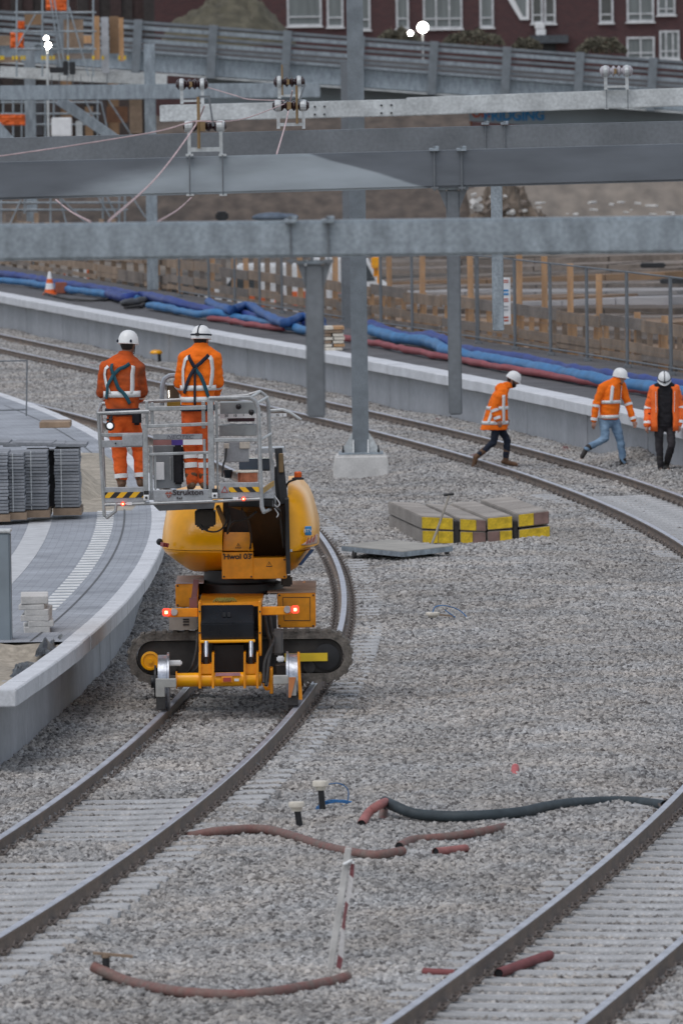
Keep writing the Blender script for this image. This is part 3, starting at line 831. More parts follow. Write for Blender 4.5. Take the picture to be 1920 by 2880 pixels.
post_and_clamps(b3, 0, 1253, 1291, 534, 1166, 80.0, (1220, 1297), 530, (1216, 1304), 421, 528, galvd, .155)
b2 = beam('portal_beam', 'third beam from the front, plain dull grey behind the blotched one', (0, 388), (1920, 340), 104.0, 95, galvd, th=.3)
post_and_clamps(b2, 0, 1378, 1410, 440, 930, 104.0, (1364, 1418), 432, (1350, 1434), 348, 440, galv, .165)
# bright beam clamped to the near column: dull left part, whiter right part, bolted splice
a = P(450, 295, 149); root = empty('portal_beam', (a.x, 149, a.z - .3), 'short bright whitish beam fixed to the near column with a bolted splice', 'beam', 'overhead line portal beams')
m = MB(); p0, p1 = P(450, 319, 149), P(1150, 302, 149); m.bar(p0, p1, .3, 47 / 161); m.build('beam_section', galvl, root, bevel=.015)
m = MB(); p0, p1 = P(1142, 300, 148.9), P(2050, 268, 148.9); m.bar(p0, p1, .32, 51 / 161); m.build('beam_section', galvl, root, bevel=.015)
for bx_ in (885, 912, 1072, 1100):
    for by in (300, 322):
        q = MB(); c = P(bx_, by - (bx_ - 885) * .02, 148.84); q.lathe([(.02, 0), (.02, .02)], c, (0, -1, 0), 6); q.build('bolt', dark, root)
beam('portal_beam', 'pale beam across the left columns below the scaffold', (0, 241), (900, 232), 231.0, 42, galv, th=.4, ext=.0)
beam('portal_beam', 'shorter upper left pale beam with rods on top', (0, 186), (470, 210), 259.0, 32, galvl, th=.4, ext=.0)
# columns
def hcol(name, label, x, Yc, ztop, z0, wd, mt, lean=0):
    root = empty(name, (x, Yc, z0), label, 'column', 'overhead line columns')
    m = MB(); h = ztop - z0
    m.box((x, Yc - wd / 2, (ztop + z0) / 2), (wd, .018, h)); m.box((x, Yc + wd / 2, (ztop + z0) / 2), (wd, .018, h)); m.box((x, Yc, (ztop + z0) / 2), (.012, wd - .018, h))
    m.build('steel_section', mt, root)
    return root
c1 = P(1014, 1255, 150.2)
col1 = hcol('overhead_line_column', 'tall grey steel column standing on a concrete footing amid the ballast', c1.x, 150.2, 9.6, .27, .29, steel_grey)
m = MB()
for s in (-1, 1):
    m.prism([V(c1.x + s * .145, 150.05, .27), V(c1.x + s * .145, 150.05, .62), V(c1.x + s * .36, 150.05, .27)], (0, .02, 0))
    m.prism([V(c1.x + s * .12, 150.05, .27), V(c1.x + s * .12, 150.05, .5), V(c1.x + s * .12, 149.86, .27)], (s * .018, 0, 0))
m.build('base_gusset', galvl, col1)
m = MB(); m.box((c1.x, 150.2, .255), (.78, .62, .03)); m.build('base_plate', galv, col1)
for s in (-1, 1):
    for t in (-1, 1):
        q = MB(); q.lathe([(.022, 0), (.022, .05), (.013, .05), (.013, .10)], (c1.x + s * .31, 150.2 + t * .23, .27), seg=6); q.build('anchor_bolt', dark, col1)
m = MB()
m.loft([[V(c1.x + sx * a_, 150.2 + sy * a_ * .9, z) for sx, sy in ((-1, -1), (1, -1), (1, 1), (-1, 1))] for a_, z in ((.50, -.6), (.49, .0), (.455, .22), (.43, .235))])
tag(m.build('concrete_footing', concf, bevel=.035, smooth=True), 'tapered pale concrete block under the tall steel column', 'footing')
x2 = P(979, 900, 200).x
hcol('overhead_line_column', 'darker steel column behind the far platform, just left of the near column', x2, 200.0, 7.0, .76, .20, galvd)
hcol('overhead_line_column', 'pale column on the far platform behind the two men in the basket', P(425, 500, 232).x, 232.4, 7.45, .76, .30, galv)
hcol('overhead_line_column', 'leftmost pale column rising past the scaffold', P(88, 500, 260).x, 260.4, 7.5, .76, .33, galv)
m = MB(); a, b = P(165, 280, 233), P(330, 395, 233); m.bar(a, b, .28, .28)
tag(m.build('diagonal_strut', galv, bevel=.01), 'pale diagonal steel brace under the upper left beam', 'brace')
m = MB(); a, b = P(-30, 330, 233), P(30, 400, 233); m.bar(a, b, .28, .28)
tag(m.build('diagonal_strut', galv, bevel=.01), 'short steel brace end at the left edge beside orange cloth', 'brace')
# insulator brackets on the beams
def ribbed(m, a, b, r, n, mi=0):
    a, b = Vector(a), Vector(b); ax = b - a; L_ = ax.length; prof = [(r * .55, 0)]
    for i in range(n):
        z = L_ * (i + .5) / n; d = L_ / n
        prof += [(r * .55, z - d * .42), (r, z - d * .1), (r, z + d * .1), (r * .55, z + d * .42)]
    prof.append((r * .55, L_)); m.lathe(prof, a, ax, 12)
def insulator_bracket(label, xa, xb, ytop, ybot, Y, mast=None, cmat=None):
    k = F / Y
    a = P(xa, ybot, Y)
    root = empty('insulator_bracket', (a.x, Y, a.z), label, 'insulator', 'insulator brackets on the portal beams')
    zt = P((xa + xb) / 2, ytop, Y).z
    for x in (xa, xb):
        pa = P(x, ybot, Y); m = MB(); m.box((pa.x, Y, (zt + pa.z) / 2), (9 / k, .05, zt - pa.z)); m.build('upright', galvl, root)
        m = MB(); m.lathe([(15 / k, -.02), (17 / k, 0), (17 / k, .035), (15 / k, .055)], (pa.x - .02, Y, zt), (1, 0, 0), 14); m.build('steel_collar', galvl, root)
    pa, pb = P(xa, ybot, Y), P(xb, ybot, Y)
    m = MB(); m.box(((pa.x + pb.x) / 2, Y, pa.z + .05), (pb.x - pa.x, .04, .04)); m.build('cross_bar', galvl, root)
    m = MB(); ribbed(m, V(pa.x - 16 / k, Y, zt), V(pb.x + 16 / k, Y, zt), 15 / k, 6); m.build('ribbed_insulator', cmat or ceram, root, smooth=True)
    xm = (pa.x + pb.x) / 2
    m = MB(); m.box((xm - .02, Y - .03, zt), (.05, .12, .09)); m.build('brass_clamp', brass, root)
    if mast:
        pm = P(mast[0], mast[1], Y); m = MB(); m.tube([V(pm.x, Y - .05, pa.z + .06), V(pm.x, Y - .05, pm.z)], .016, 8); m.build('standing_rod', brass, root)
        m = MB(); m.bar(V(pm.x + .10, Y - .05, pm.z - .0), V(xm + .08, Y - .05, zt), .018, .018); m.bar(V(pm.x, Y - .05, pm.z), V(pm.x + .11, Y - .05, pm.z), .02, .02); m.build('stay_rod', galvd, root)
    return root
insulator_bracket('insulator bracket with brown ribs standing on the blotched second beam', 533, 622, 355, 436, 80.0, (558, 272))
insulator_bracket('insulator bracket with brown ribs on the third beam, centre of the picture', 783, 854, 297, 362, 104.0, (834, 240))
insulator_bracket('small brown insulator bracket clamped at the left end of the short bright beam', 512, 570, 237, 292, 149.0)
insulator_bracket('small brown insulator bracket atop the short bright beam, left of the near column', 786, 842, 230, 277, 149.0, (793, 182))
insulator_bracket('pair of pale grey insulators on the bright beam at upper right', 1702, 1762, 200, 252, 148.6, None, mat('pale_grey_porcelain', (.42, .40, .42), .3))
# clamp rods hanging below/over the beams
for lab, xs, ya, yb, Y in (('pair of thin threaded clamp rods on the blotched beam beneath its insulator', (533, 626), 436, 548, 79.8),
                       ('pair of thin clamp rods on the bright beam at upper right', (1704, 1764), 252, 306, 148.6)):
    r = empty('clamp_rods', P(xs[0], yb, Y), lab, 'rod')
    for x in xs:
        a, b = P(x, ya, Y), P(x, yb, Y); m = MB(); m.tube([V(a.x, Y, a.z), V(a.x, Y, b.z)], .008, 6); m.build('rod', galvd, r)
        
        for zz in (a.z, b.z): m = MB(); m.box((a.x, Y + .05, zz), (.07, .1, .018)); m.build('clamp_plate', galvl, r)
q = empty('top_rods', P(250, 225, 231), 'row of short steel rods with black blocks on the upper left beam', 'rod')
for x in (146, 168, 190, 206, 228, 259, 302):
    m = MB(); a, b = P(x, 208, 230.6), P(x, 240, 230.6); m.tube([a, b], .012, 6); m.build('rod', galvd, q)
m = MB(); m.bpx(178, 172, 192, 212, 232, .3); m.bpx(196, 174, 212, 210, 232, .3); m.bpx(140, 190, 178, 205, 232, .3); m.build('black_block', dark, q, bevel=.02)
# ropes and wires
def rope_(name, label, pts, r, mt, cat='rope', parent=None, sm=True):
    from mathutils.geometry import interpolate_bezier
    P3 = [Vector(p) for p in pts]; out = []
    for i in range(len(P3) - 1):
        p0 = P3[max(i - 1, 0)]; p1 = P3[i]; p2 = P3[i + 1]; p3 = P3[min(i + 2, len(P3) - 1)]
        n = 8
        for j in range(n):
            t = j / n
            out.append(0.5 * ((2 * p1) + (p2 - p0) * t + (2 * p0 - 5 * p1 + 4 * p2 - p3) * t * t + (3 * p1 - p0 - 3 * p2 + p3) * t ** 3))
    out.append(P3[-1])
    m = MB(); m.tube(out, r * (.78 if name == 'rope' else 1), 7)
    o = m.build(name, mt, parent, smooth=True)
    if cat: tag(o, label, cat)
    return o
rope_('rope', 'taut pale rope running from the insulator down to the lower left beam', [P(575, 298, 80), P(545, 360, 79.7), P(440, 500, 75), P(306, 622, 60.3)], .010, rope)
rope_('rope', 'sagging pale rope between the two central insulators', [P(800, 292, 104), P(700, 330, 92), P(625, 342, 80), P(545, 342, 79.7), P(440, 370, 79), P(200, 410, 78), P(-40, 445, 77)], .008, rope)
rope_('rope', 'short pale rope hanging from the central insulator behind the second beam', [P(822, 255, 104), P(805, 340, 103), P(778, 434, 82)], .011, rope)
rope_('rope', 'thin pale line from the small insulator to the central bracket', [P(565, 240, 149), P(660, 268, 149), P(700, 279, 149), P(800, 283, 148)], .010, rope)
rope_('rope', 'slack pale rope under the second beam at left', [P(158, 562, 82), P(200, 595, 76), P(255, 624, 62)], .009, rope)
rope_('rope', 'slack pale rope under the second beam left of centre', [P(538, 556, 82), P(500, 590, 76), P(445, 623, 62)], .008, rope)

# ------------------------------------------------------------------ background: bridge
BY = 300.0
def bpt(x, y, dy=0): return P(x, y, BY + dy)
br = empty('temporary_bridge', (0, BY, 0), 'grey steel temporary bridge ramp with slatted railing sloping down to the right', 'bridge')
def topy(x): return 55 + (x - 386) * (162 - 55) / (1832 - 386)
bx = [-35, 175, 386, 597, 805, 1011, 1217, 1422, 1627, 1832, 2040]
for x in bx:
    y0 = topy(x); k = 80
    a, b = bpt(x + 4, y0), bpt(x - 5, y0 + 150); m = MB(); m.bar(a, b, .30, .24, upv=(0, 1, 0)); m.build('railing_post', steel_grey, br, bevel=.01)
ro = [6, 22, 40, 58, 74, 88]
for i in range(len(bx) - 1):
    for j, o_ in enumerate(ro):
        xa, xb = bx[i], bx[i + 1]; m = MB()
        m.bar(bpt(xa, topy(xa) + o_, .16), bpt(xb, topy(xb) + o_, .16), .05, .085 if j not in (1, 3) else .14)
        m.build('railing_rail', [steel_grey, galv][j in (1, 3, 5)], br)
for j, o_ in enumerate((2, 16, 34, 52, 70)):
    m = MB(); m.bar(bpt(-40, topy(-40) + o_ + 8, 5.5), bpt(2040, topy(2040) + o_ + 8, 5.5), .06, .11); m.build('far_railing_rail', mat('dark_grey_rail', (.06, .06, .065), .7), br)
m = MB(); m.prism([bpt(150, topy(150) + 92, .8), bpt(2040, topy(2040) + 92, .8), bpt(2040, topy(2040) + 60, 5.3), bpt(150, topy(150) + 60, 5.3)], (0, 0, -.1)); m.build('road_deck', mat('grey_bridge_deck', (.055, .05, .048), .9), br)
m = MB(); m.bar(bpt(-40, topy(-40) + 118, .5), bpt(2000, topy(2000) + 118, .5), .3, .62); m.build('upper_girder', galv, br)
m = MB(); m.bar(bpt(-40, topy(-40) + 148, .35), bpt(2000, topy(2000) + 148, .35), .6, .06); m.build('girder_flange', galvl, br)
m = MB()
m.prism([bpt(560, 205, 2), bpt(560, 290, 2), bpt(1092, 325, 2), bpt(1430, 348, 2), bpt(2050, 400, 2), bpt(2050, 310, 2)], (0, .2, 0)); m.build('main_girder', mat('blue_grey_painted_girder', (.33, .38, .42), .6, 0, .12, 1.0), br)
c = bpt(1445, 326, 1.98); text_obj('bridge_lettering', 'BRIDGING', blueprint, .50, (c.x, c.y, c.z), br, squash=.92, bold=.02)
c = bpt(1352, 318, 1.98); text_obj('bridge_lettering', 'ON', redprint, .46, (c.x, c.y, c.z), br, squash=.9, bold=.02)
m = MB()
for i, (x, cm) in enumerate(((1100, 0), (1128, 1), (1152, 2), (1200, 0), (1225, 1), (1258, 2), (1300, 0))):
    m.bpx(x, 338 + (x - 1100) * .01, x + (26 if cm != 2 else 36), 352, 306, .2, mi=cm)
o = m.build('striped_barrier', [mat('dull_orange_board', (.5, .14, .04), .6), blueprint, whitepaint]); tag(o, 'low striped orange, blue and white board seen under the bridge girder', 'barrier')

# ------------------------------------------------------------------ background: brick building
BD = 345.0
bl = empty('brick_building', (3, BD, -.85), 'dark red brick apartment building with white framed windows', 'building')
wins = []   # (x0,y0,x1,y1, kind)
rows = [(806, -20, 905, 73, 'l'), (918, -20, 966, 76, 'l'), (990, -20, 1042, 84, 'l'), (1112, -20, 1150, 80, 'l'), (1188, -20, 1300, 80, 'l3'), (1347, -20, 1388, 77, 'l'), (1492, -20, 1526, 66, 'd'), (1528, -20, 1562, 66, 'd'),
        (1683, -20, 1724, 64, 'd'), (1760, -20, 1838, 61, 'l2'), (1846, -20, 1898, 42, 'l2'), (1760, 104, 1840, 166, 'l2'), (1852, 86, 1910, 166, 'l3')]
m = MB(); k = F / BD
A, B = P(680, 200, BD), P(2000, 200, BD)
m.box(((A.x + B.x) / 2, BD + 4, 5.2), (B.x - A.x, 8, 12.2)); m.build('wall', brick, bl)
A2 = P(250, 0, BD + 6); m = MB(); m.box(((A2.x + A.x) / 2, BD + 9, 5.2), (A.x - A2.x, 8, 12.2)); m.build('recessed_wall', brick, bl)
for x0, y0, x1, y1, kd in rows:
    a, b = P(x0, y0, BD), P(x1, y1, BD); w_, h_ = b.x - a.x, a.z - b.z; cx, cz = (a.x + b.x) / 2, (a.z + b.z) / 2
    f = MB(); t = .085
    f.box((cx, BD - .02, a.z - t / 2), (w_, .12, t)); f.box((cx, BD - .02, b.z + t / 2), (w_, .12, t))
    f.box((a.x + t / 2, BD - .02, cz), (t, .12, h_ - 2 * t)); f.box((b.x - t / 2, BD - .02, cz), (t, .12, h_ - 2 * t))
    nm = {'l': 0, 'd': 0, 'l2': 1, 'l3': 2}[kd]
    for i in range(nm): f.box((a.x + w_ * (i + 1) / (nm + 1), BD - .02, cz), (t * .8, .11, h_ - 2 * t))
    f.box((cx, BD - .02, b.z + h_ * .28), (w_ - 2 * t, .10, t * .7))
    fo = f.build('window', mat('dull_white_frame', (.55, .56, .57), .6), bl)
    g_ = MB(); g_.box((cx, BD - .004, cz), (w_ - t, .02, h_ - t)); g_.build('pane', glass if kd == 'd' else glassl, fo)
    s_ = MB(); s_.box((cx, BD - .06, b.z - .03), (w_ + .1, .14, .05)); s_.build('sill', whitepaint, fo)
m = MB(); m.ppx([(1418, -30), (1425, -5), (1462, 56), (1487, 56), (1487, -30)], BD - .08, .06); f = m.build('stair_window', whitepaint, bl)
m = MB(); m.ppx([(1432, -28), (1470, 46), (1478, 46), (1478, -28)], BD - .1, .03); m.build('pane', glassl, f)
m = MB(); m.bpx(1490, 99, 1597, 121, BD - .8, .8); m.build('canopy', mat('dark_grey_canopy', (.07, .08, .09), .6), bl)
m = MB(); m.bpx(1525, 122, 1562, 160, BD - .05, .05); m.build('doorway', dark, bl)
for x0, y0 in ((1503, 64), (1506, 82)):
    m = MB(); m.bpx(x0, y0, x0 + 28, y0 + 17, BD - .4, .35); m.build('air_conditioner', whitepaint, bl, bevel=.02)
m = MB(); m.bpx(660, -40, 690, 0, BD - .05, .04); m.bpx(668, -40, 697, 20, BD - .06, .02); m.build('downpipe_box', whitepaint, bl)
# scrub on the bank in front of the building, and a mound of dry branches
def shrub(label, px, py, wpx, hpx, Y, n, seed):
    rnd = random.Random(seed); c = P(px, py, Y); k = F / Y; w_, h_ = wpx / k / 2, hpx / k
    root = empty('dry_shrub', (c.x, Y, c.z), label, 'shrub', 'dry shrubs along the bridge ramp')
    m = MB()
    for i in range(9):
        a_ = rnd.uniform(-1, 1); m.tube([V(c.x + a_ * w_ * .3, Y, c.z), V(c.x + a_ * w_ * .7, Y + rnd.uniform(-.3, .3), c.z + h_ * rnd.uniform(.5, .9))], [.03, .008], 5)
    m.build('stems', wood, root)
    m = MB()
    for i in range(n):
        u, v = rnd.uniform(-1, 1), rnd.uniform(-1, 1); hh = math.sqrt(max(0, 1 - u * u)) * (0.75 + .25 * noise.noise(V(u * 3, seed, 0)))
        p = V(c.x + u * w_, Y + v * .8, c.z + h_ * rnd.random() ** .7 * hh); s_ = rnd.uniform(.05, .12)
        d = V(rnd.gauss(0, 1), rnd.gauss(0, 1), rnd.gauss(0, 1)).normalized(); e = d.orthogonal().normalized()
        m.add([p - d * s_, p + e * s_ * .5, p + d * s_, p - e * s_ * .5], [(0, 1, 2, 3)])
    m.build('foliage', scrub, root)
for i, a_ in enumerate((('low dry scrub left of the bright floodlight', 1120, 118, 120, 48), ('dry scrub right of the floodlight under the wide window', 1330, 128, 170, 56), ('dry brown bush beside the dark canopy', 1690, 150, 140, 60), ('small dry bush left of the dark canopy', 1480, 138, 80, 40))):
    shrub(a_[0], a_[1], a_[2], a_[3], a_[4], 318, 900, i)
heap('soil_mound', (P(640, 90, 322).x, 322, P(640, 100, 322).z - .4), 2.6, 3.5, 1.75, scrub, 'rounded dry earth mound behind the left bridge railing', 'mound', seed=4.0)
# floodlights
def floodlight(label, px, py, Y, r, foot, lamps):
    c = P(px, py, Y); root = empty('floodlight', (c.x, Y, foot), label, 'floodlight', 'lit site floodlights')
    m = MB(); m.tube([V(c.x, Y, foot), V(c.x, Y, c.z - .05)], .035, 8); m.build('pole', galvl, root)
    for dx, dz, rr, tl_ in lamps:
        p = V(c.x + dx, Y - .05, c.z + dz)
        m = MB(); m.lathe([(rr * .5, -.16), (rr, -.02), (rr * 1.08, 0)], p, (tl_, -1, -.15), 14); m.build('lamp_housing', alup, root, smooth=True)
        n_ = Vector((tl_, -1, -.15)).normalized(); m = MB(); m.lathe([(rr * .95, 0), (rr * .9, .03)], p + n_ * .03, n_, 14); m.build('lamp_lens', flood, root)
    return root
floodlight('bright floodlight on a pole in front of the brick building', 1188, 77, 312, .2, 1.0, [(0, 0, .19, 0), (-.44, -.20, .09, -.8)])
floodlight('pair of glaring floodlights on the scaffold at upper left', 133, 118, 255, .1, 3.0, [(-.02, .12, .06, 0), (.03, -.10, .085, .1)])
# ------------------------------------------------------------------ building site behind the far platform
def pxof(p):
    d = Vector(p) - CAM; w_ = d.dot(fwd)
    return 960 + F * d.dot(cright) / w_, 1440 - F * d.dot(cup) / w_
def Yfor(px, off, z=1.0, lo=140, hi=262):          # depth on the far curve (offset off) that shows at photo column px
    best = None
    Y = lo
    while Y < hi:
        x, y = RP(off, Y); e = abs(pxof((x, y, z))[0] - px)
        if best is None or e < best[0]: best = (e, Y)
        Y += .25
    return best[1]
# soil bank under the bridge, rubble, sandy slope
def bank(name, label, x0, x1, ya, yb, za, zb, mt, seed, amp=.25, n=60, cat='bank'):
    m = MB(); vs = []
    for j in range(13):
        v = j / 12
        for i in range(n + 1):
            u = i / n; x = x0 + (x1 - x0) * u; y = ya + (yb - ya) * v
            z = za + (zb - za) * v ** .8 + amp * noise.noise(V(x * .7, y * .5, seed)) + amp * .5 * noise.noise(V(x * 2.3, y * 1.7, seed)) + amp * .25 * noise.noise(V(x * 6.1, y * 4.7, seed))
            vs.append((x, y, z))
    m.add(vs, [(j * (n + 1) + i, j * (n + 1) + i + 1, (j + 1) * (n + 1) + i + 1, (j + 1) * (n + 1) + i) for j in range(12) for i in range(n)])
    return tag(m.build(name, mt, smooth=True), label, cat)
bank('soil_bank', 'dark brown soil bank beneath the bridge ramp', -12.5, 4.6, 268, 297, .6, 4.9, soil, 3.0)
bank('sandy_bank', 'paler grey sandy slope right of the rubble pile', 4.2, 16, 262, 297, .9, 3.9, soilg, 8.0, amp=.22)
hp = P(1425, 612, 262); heap('rubble_pile', (hp.x, 262, hp.z - .9), 1.6, 2.2, 1.5, mat('brown_rubble', (.17, .135, .105), .95, 0, .5, 4.0, bump=.7, bscale=9), 'brown heap of broken rubble in front of the sandy slope', 'rubble', rough=.5, seed=7.0, nx=60)
rb = random.Random(5)
for i in range(26):
    p = P(rb.uniform(1330, 1475), rb.uniform(545, 600), 260.4); s_ = rb.uniform(.08, .2)
    m = MB(); m.box(p, (s_ * 1.6, s_, s_ * .8), rb.uniform(0, 3), rb.uniform(-.6, .6), rb.uniform(-.6, .6))
    tag(m.build('broken_slab', concf if i % 3 else woodg, bevel=.015), 'broken concrete piece lying on the brown rubble heap', 'rubble', 'broken pieces on the rubble heap')
for i in range(16):
    p = P(rb.uniform(1500, 1900), rb.uniform(565, 605), 258); s_ = rb.uniform(.06, .16)
    m = MB(); m.box(p, (s_ * 2.6, s_, s_ * .5), rb.uniform(0, 3), rb.uniform(-.3, .3), 0)
    tag(m.build('broken_slab', concf, bevel=.01), 'pale broken piece scattered at the foot of the sandy slope', 'rubble', 'broken pieces on the sandy slope')
m = MB(); m.bpx(606, 595, 642, 622, 262, .4); tag(m.build('black_tub', foil, bevel=.06), 'small black tub on the soil behind the front beam', 'tub')
m = MB(); c = P(765, 612, 258); m.ell((c.x, 258, c.z), (.62, .4, .16)); m.ell((c.x + .5, 258, c.z), (.3, .3, .12)); tag(m.build('plastic_sheet', mat('slate_blue_tarp', (.09, .12, .16), .5), smooth=True), 'slate blue tarpaulin heaped on the soil', 'tarpaulin')
# formwork tables / timber decks in the excavation on the right
dk = [(958, 742, 1990, 716, 16, 262, 'g'), (958, 762, 1990, 738, 15, 256, 'g'), (1050, 790, 1990, 752, 11, 250, 'g'), (1130, 797, 1960, 764, 20, 246, 'b'), (1000, 812, 1990, 795, 17, 242, 'g'),
      (1000, 826, 1990, 816, 12, 238, 'w'), (1000, 842, 1700, 834, 18, 235, 'b'), (1240, 858, 1990, 836, 24, 231, 'p'), (1000, 870, 1990, 868, 20, 228, 'k'), (1000, 886, 1990, 892, 13, 226, 'g'),
      (1000, 902, 1990, 908, 20, 223, 'b'), (1000, 924, 1990, 930, 16, 220, 'g'), (1000, 944, 1990, 956, 20, 217, 'k'), (1000, 966, 1990, 984, 22, 214, 'b'), (1000, 990, 1990, 1010, 30, 211, 'k')]
mm_ = {'g': woodg, 'b': formw, 'w': mat('pale_grey_planks', (.34, .32, .31), .85, 0, .25, 1.0), 'p': mat('light_grey_slab', (.42, .40, .40), .85, 0, .2, .7), 'k': mat('dark_timber_board', (.12, .09, .068), .9)}
nm_ = {'g': 'grey weathered', 'b': 'brown formwork', 'w': 'pale grey', 'p': 'light grey wide', 'k': 'dark brown'}
od = ['topmost', 'second', 'third', 'fourth', 'fifth', 'sixth', 'seventh', 'eighth', 'ninth', 'tenth', 'eleventh', 'twelfth', 'thirteenth', 'fourteenth', 'lowest']
for i, (xa, ya, xb, yb, h, Y, q) in enumerate(dk):
    a, b = P(xa, ya + h / 2, Y), P(xb, yb + h / 2, Y - 6)
    root = empty('formwork_deck', (a.x, a.y, a.z - .2), '%s timber deck edge, %s in the excavation behind the right fence' % (nm_[q], od[i]), 'formwork', 'timber decks in the excavation')
    n = 5
    for j in range(n):
        p0 = a.lerp(b, j / n); p1 = a.lerp(b, (j + 1) / n - .004); dz = rb.uniform(-.02, .02)
        m = MB(); m.bar(p0 + V(0, 1.5, dz), p1 + V(0, 1.5, dz), 3.0, h / (F / Y)); m.build('deck_board', mm_[q], root)
for i, (x, y) in enumerate(((1830, 740), (1885, 784))):
    m = MB(); m.bpx(x - 30, y, x + 40, y + 14, 228, .5); tag(m.build('black_pipe_bundle', dark, bevel=.03), 'black pipe bundle on the timber deck, %s one' % ('upper', 'lower')[i], 'pipe')
# timber barrier along the platform's rear edge
OB = 6.75
tb = empty('timber_barrier', (*RP(OB, 190), .76), 'long rough timber barrier of pine posts and wide weathered boards behind the blue hoses', 'barrier')
def bseg(ya, yb, z, h, th, mt, nm, off=OB):
    a, b = RP(off, ya), RP(off, yb); m = MB(); m.bar(V(a[0], a[1], z), V(b[0], b[1], z), th, h); return m.build(nm, mt, tb)
y = 142.0; i = 0
while y < 262:
    for z, h in ((.86, .12), (1.06, .20), (1.52, .24)) + (((2.02, .2),) if y > 222 else ()):
        dz = rb.uniform(-.05, .05); bseg(y, y + 4.1, z + dz, h, .05, rb.choice([wood, wood, woodg]), 'barrier_board', OB - .03 * (i % 2))
    y += 4.0; i += 1
for px in (965, 1010, 1097, 1190, 1322, 1462, 1532, 1607, 1683, 1790, 1870):
    Y = Yfor(px, OB + .12); x, y = RP(OB + .12, Y); m = MB(); h = {1462: 2.55, 1532: 2.45, 1607: 2.35, 1683: 2.2}.get(px, 2.7)
    if px > 1700: h = 1.5
    m.box((x, y, .3 + (h) / 2), (.13, .13, h), ry=rb.uniform(-.015, .015)); m.build('pine_post', pine, tb)
for px in list(range(985, 1930, 30)):
    Y = Yfor(px, OB + .1); x, y = RP(OB + .1, Y); m = MB(); m.box((x, y, .95), (.11, .09, rb.uniform(1.0, 1.4)), ry=rb.uniform(-.03, .03)); m.build('barrier_stud', rb.choice([pine, wood, pine]), tb)
for px in range(10, 960, 31):
    Y = Yfor(px, OB + .1); x, y = RP(OB + .1, Y); m = MB(); m.box((x, y, 1.3), (.14, .09, rb.uniform(1.7, 2.5)), ry=rb.uniform(-.03, .03)); m.build('barrier_stud', rb.choice([woodg, wood, wood, pine]), tb)
# site fence panels in front of it
OF = 6.1
fpx = [505, 590, 660, 730, 795, 880, 965, 1075, 1160, 1345, 1450, 1545, 1650, 1765, 1885, 1990]
names_ = ['first', 'second', 'third', 'fourth', 'fifth', 'sixth', 'seventh', 'eighth', 'ninth', 'tenth', 'eleventh', 'twelfth', 'thirteenth', 'fourteenth', 'fifteenth']
for i in range(len(fpx) - 1):
    Ya_, Yb_ = Yfor(fpx[i], OF), Yfor(fpx[i + 1], OF)
    a, b = V(*RP(OF, Ya_), .78), V(*RP(OF, Yb_), .78)
    root = empty('fence_panel', a, 'thin grey site fence panel behind the hoses, %s from the left' % names_[i], 'fence panel', 'site fence panels along the far platform')
    for j, p in enumerate((a, b + (a - b) * .03)):
        m = MB(); m.tube([p, p + V(0, 0, 1.95)], .028 if j == 0 else .02, 7); m.build('fence_post', galvd, root)
    for z in (.12, 1.93):
        m = MB(); m.tube([a + V(0, 0, z), b + V(0, 0, z)], .02, 6); m.build('fence_rail', galvd, root)
    m = MB(); n = max(6, int((b - a).length / .14))
    for j in range(1, n): p = a.lerp(b, j / n); m.tube([p + V(0, 0, .12), p + V(0, 0, 1.93)], .0022, 3, caps=False)
    for j in range(1, 7): m.tube([a + V(0, 0, .12 + j * .26), b + V(0, 0, .12 + j * .26)], .0022, 3, caps=False)
    tag(m.build('wire_mesh', galvd, root), kind='stuff')
    m = MB(); m.box(a + V(0, 0, .0), (.16, .4, .08)); m.build('fence_foot', galvd, root, bevel=.02)
# banner on the fence
Y = Yfor(1420, OF - .1); p = V(*RP(OF - .1, Y), 0); k = F / p.y
bn = empty('site_banner', p, 'white printed site banner hanging on the fence beside a drop post', 'sign')
c = P(1421, 846, p.y); m = MB(); m.box((c.x, p.y, c.z), (27 / k, .02, 132 / k)); m.build('banner_sheet', whitepaint, bn)
for y0, y1, cm in ((786, 796, redprint), (812, 832, blueprint), (838, 850, redprint), (858, 876, mat('grey_print', (.4, .4, .42), .6)), (888, 906, redprint)):
    q = P(1421, (y0 + y1) / 2, p.y); m = MB()
    for r_ in range(2): m.box((q.x - .004, p.y - .014, q.z + (r_ - .5) * (y1 - y0) / k * .5), (17 / k, .004, (y1 - y0) / k * .28))
    m.build('banner_print', cm, bn)
# far left timber stack / brick pile on the platform
stk = G(936, 985, .76); st_ = empty('timber_stack', stk, 'stack of short pale boards on the far platform behind the front drop post', 'timber')
for r_ in range(7):
    for c_ in range(2):
        m = MB(); m.box((stk.x + (c_ - .5) * .24 + rb.uniform(-.02, .02), stk.y + .3, stk.z + .035 + r_ * .075), (.23, .9, .06), rb.uniform(-.05, .05)); m.build('board', rb.choice([pine, wood, cream]), st_)
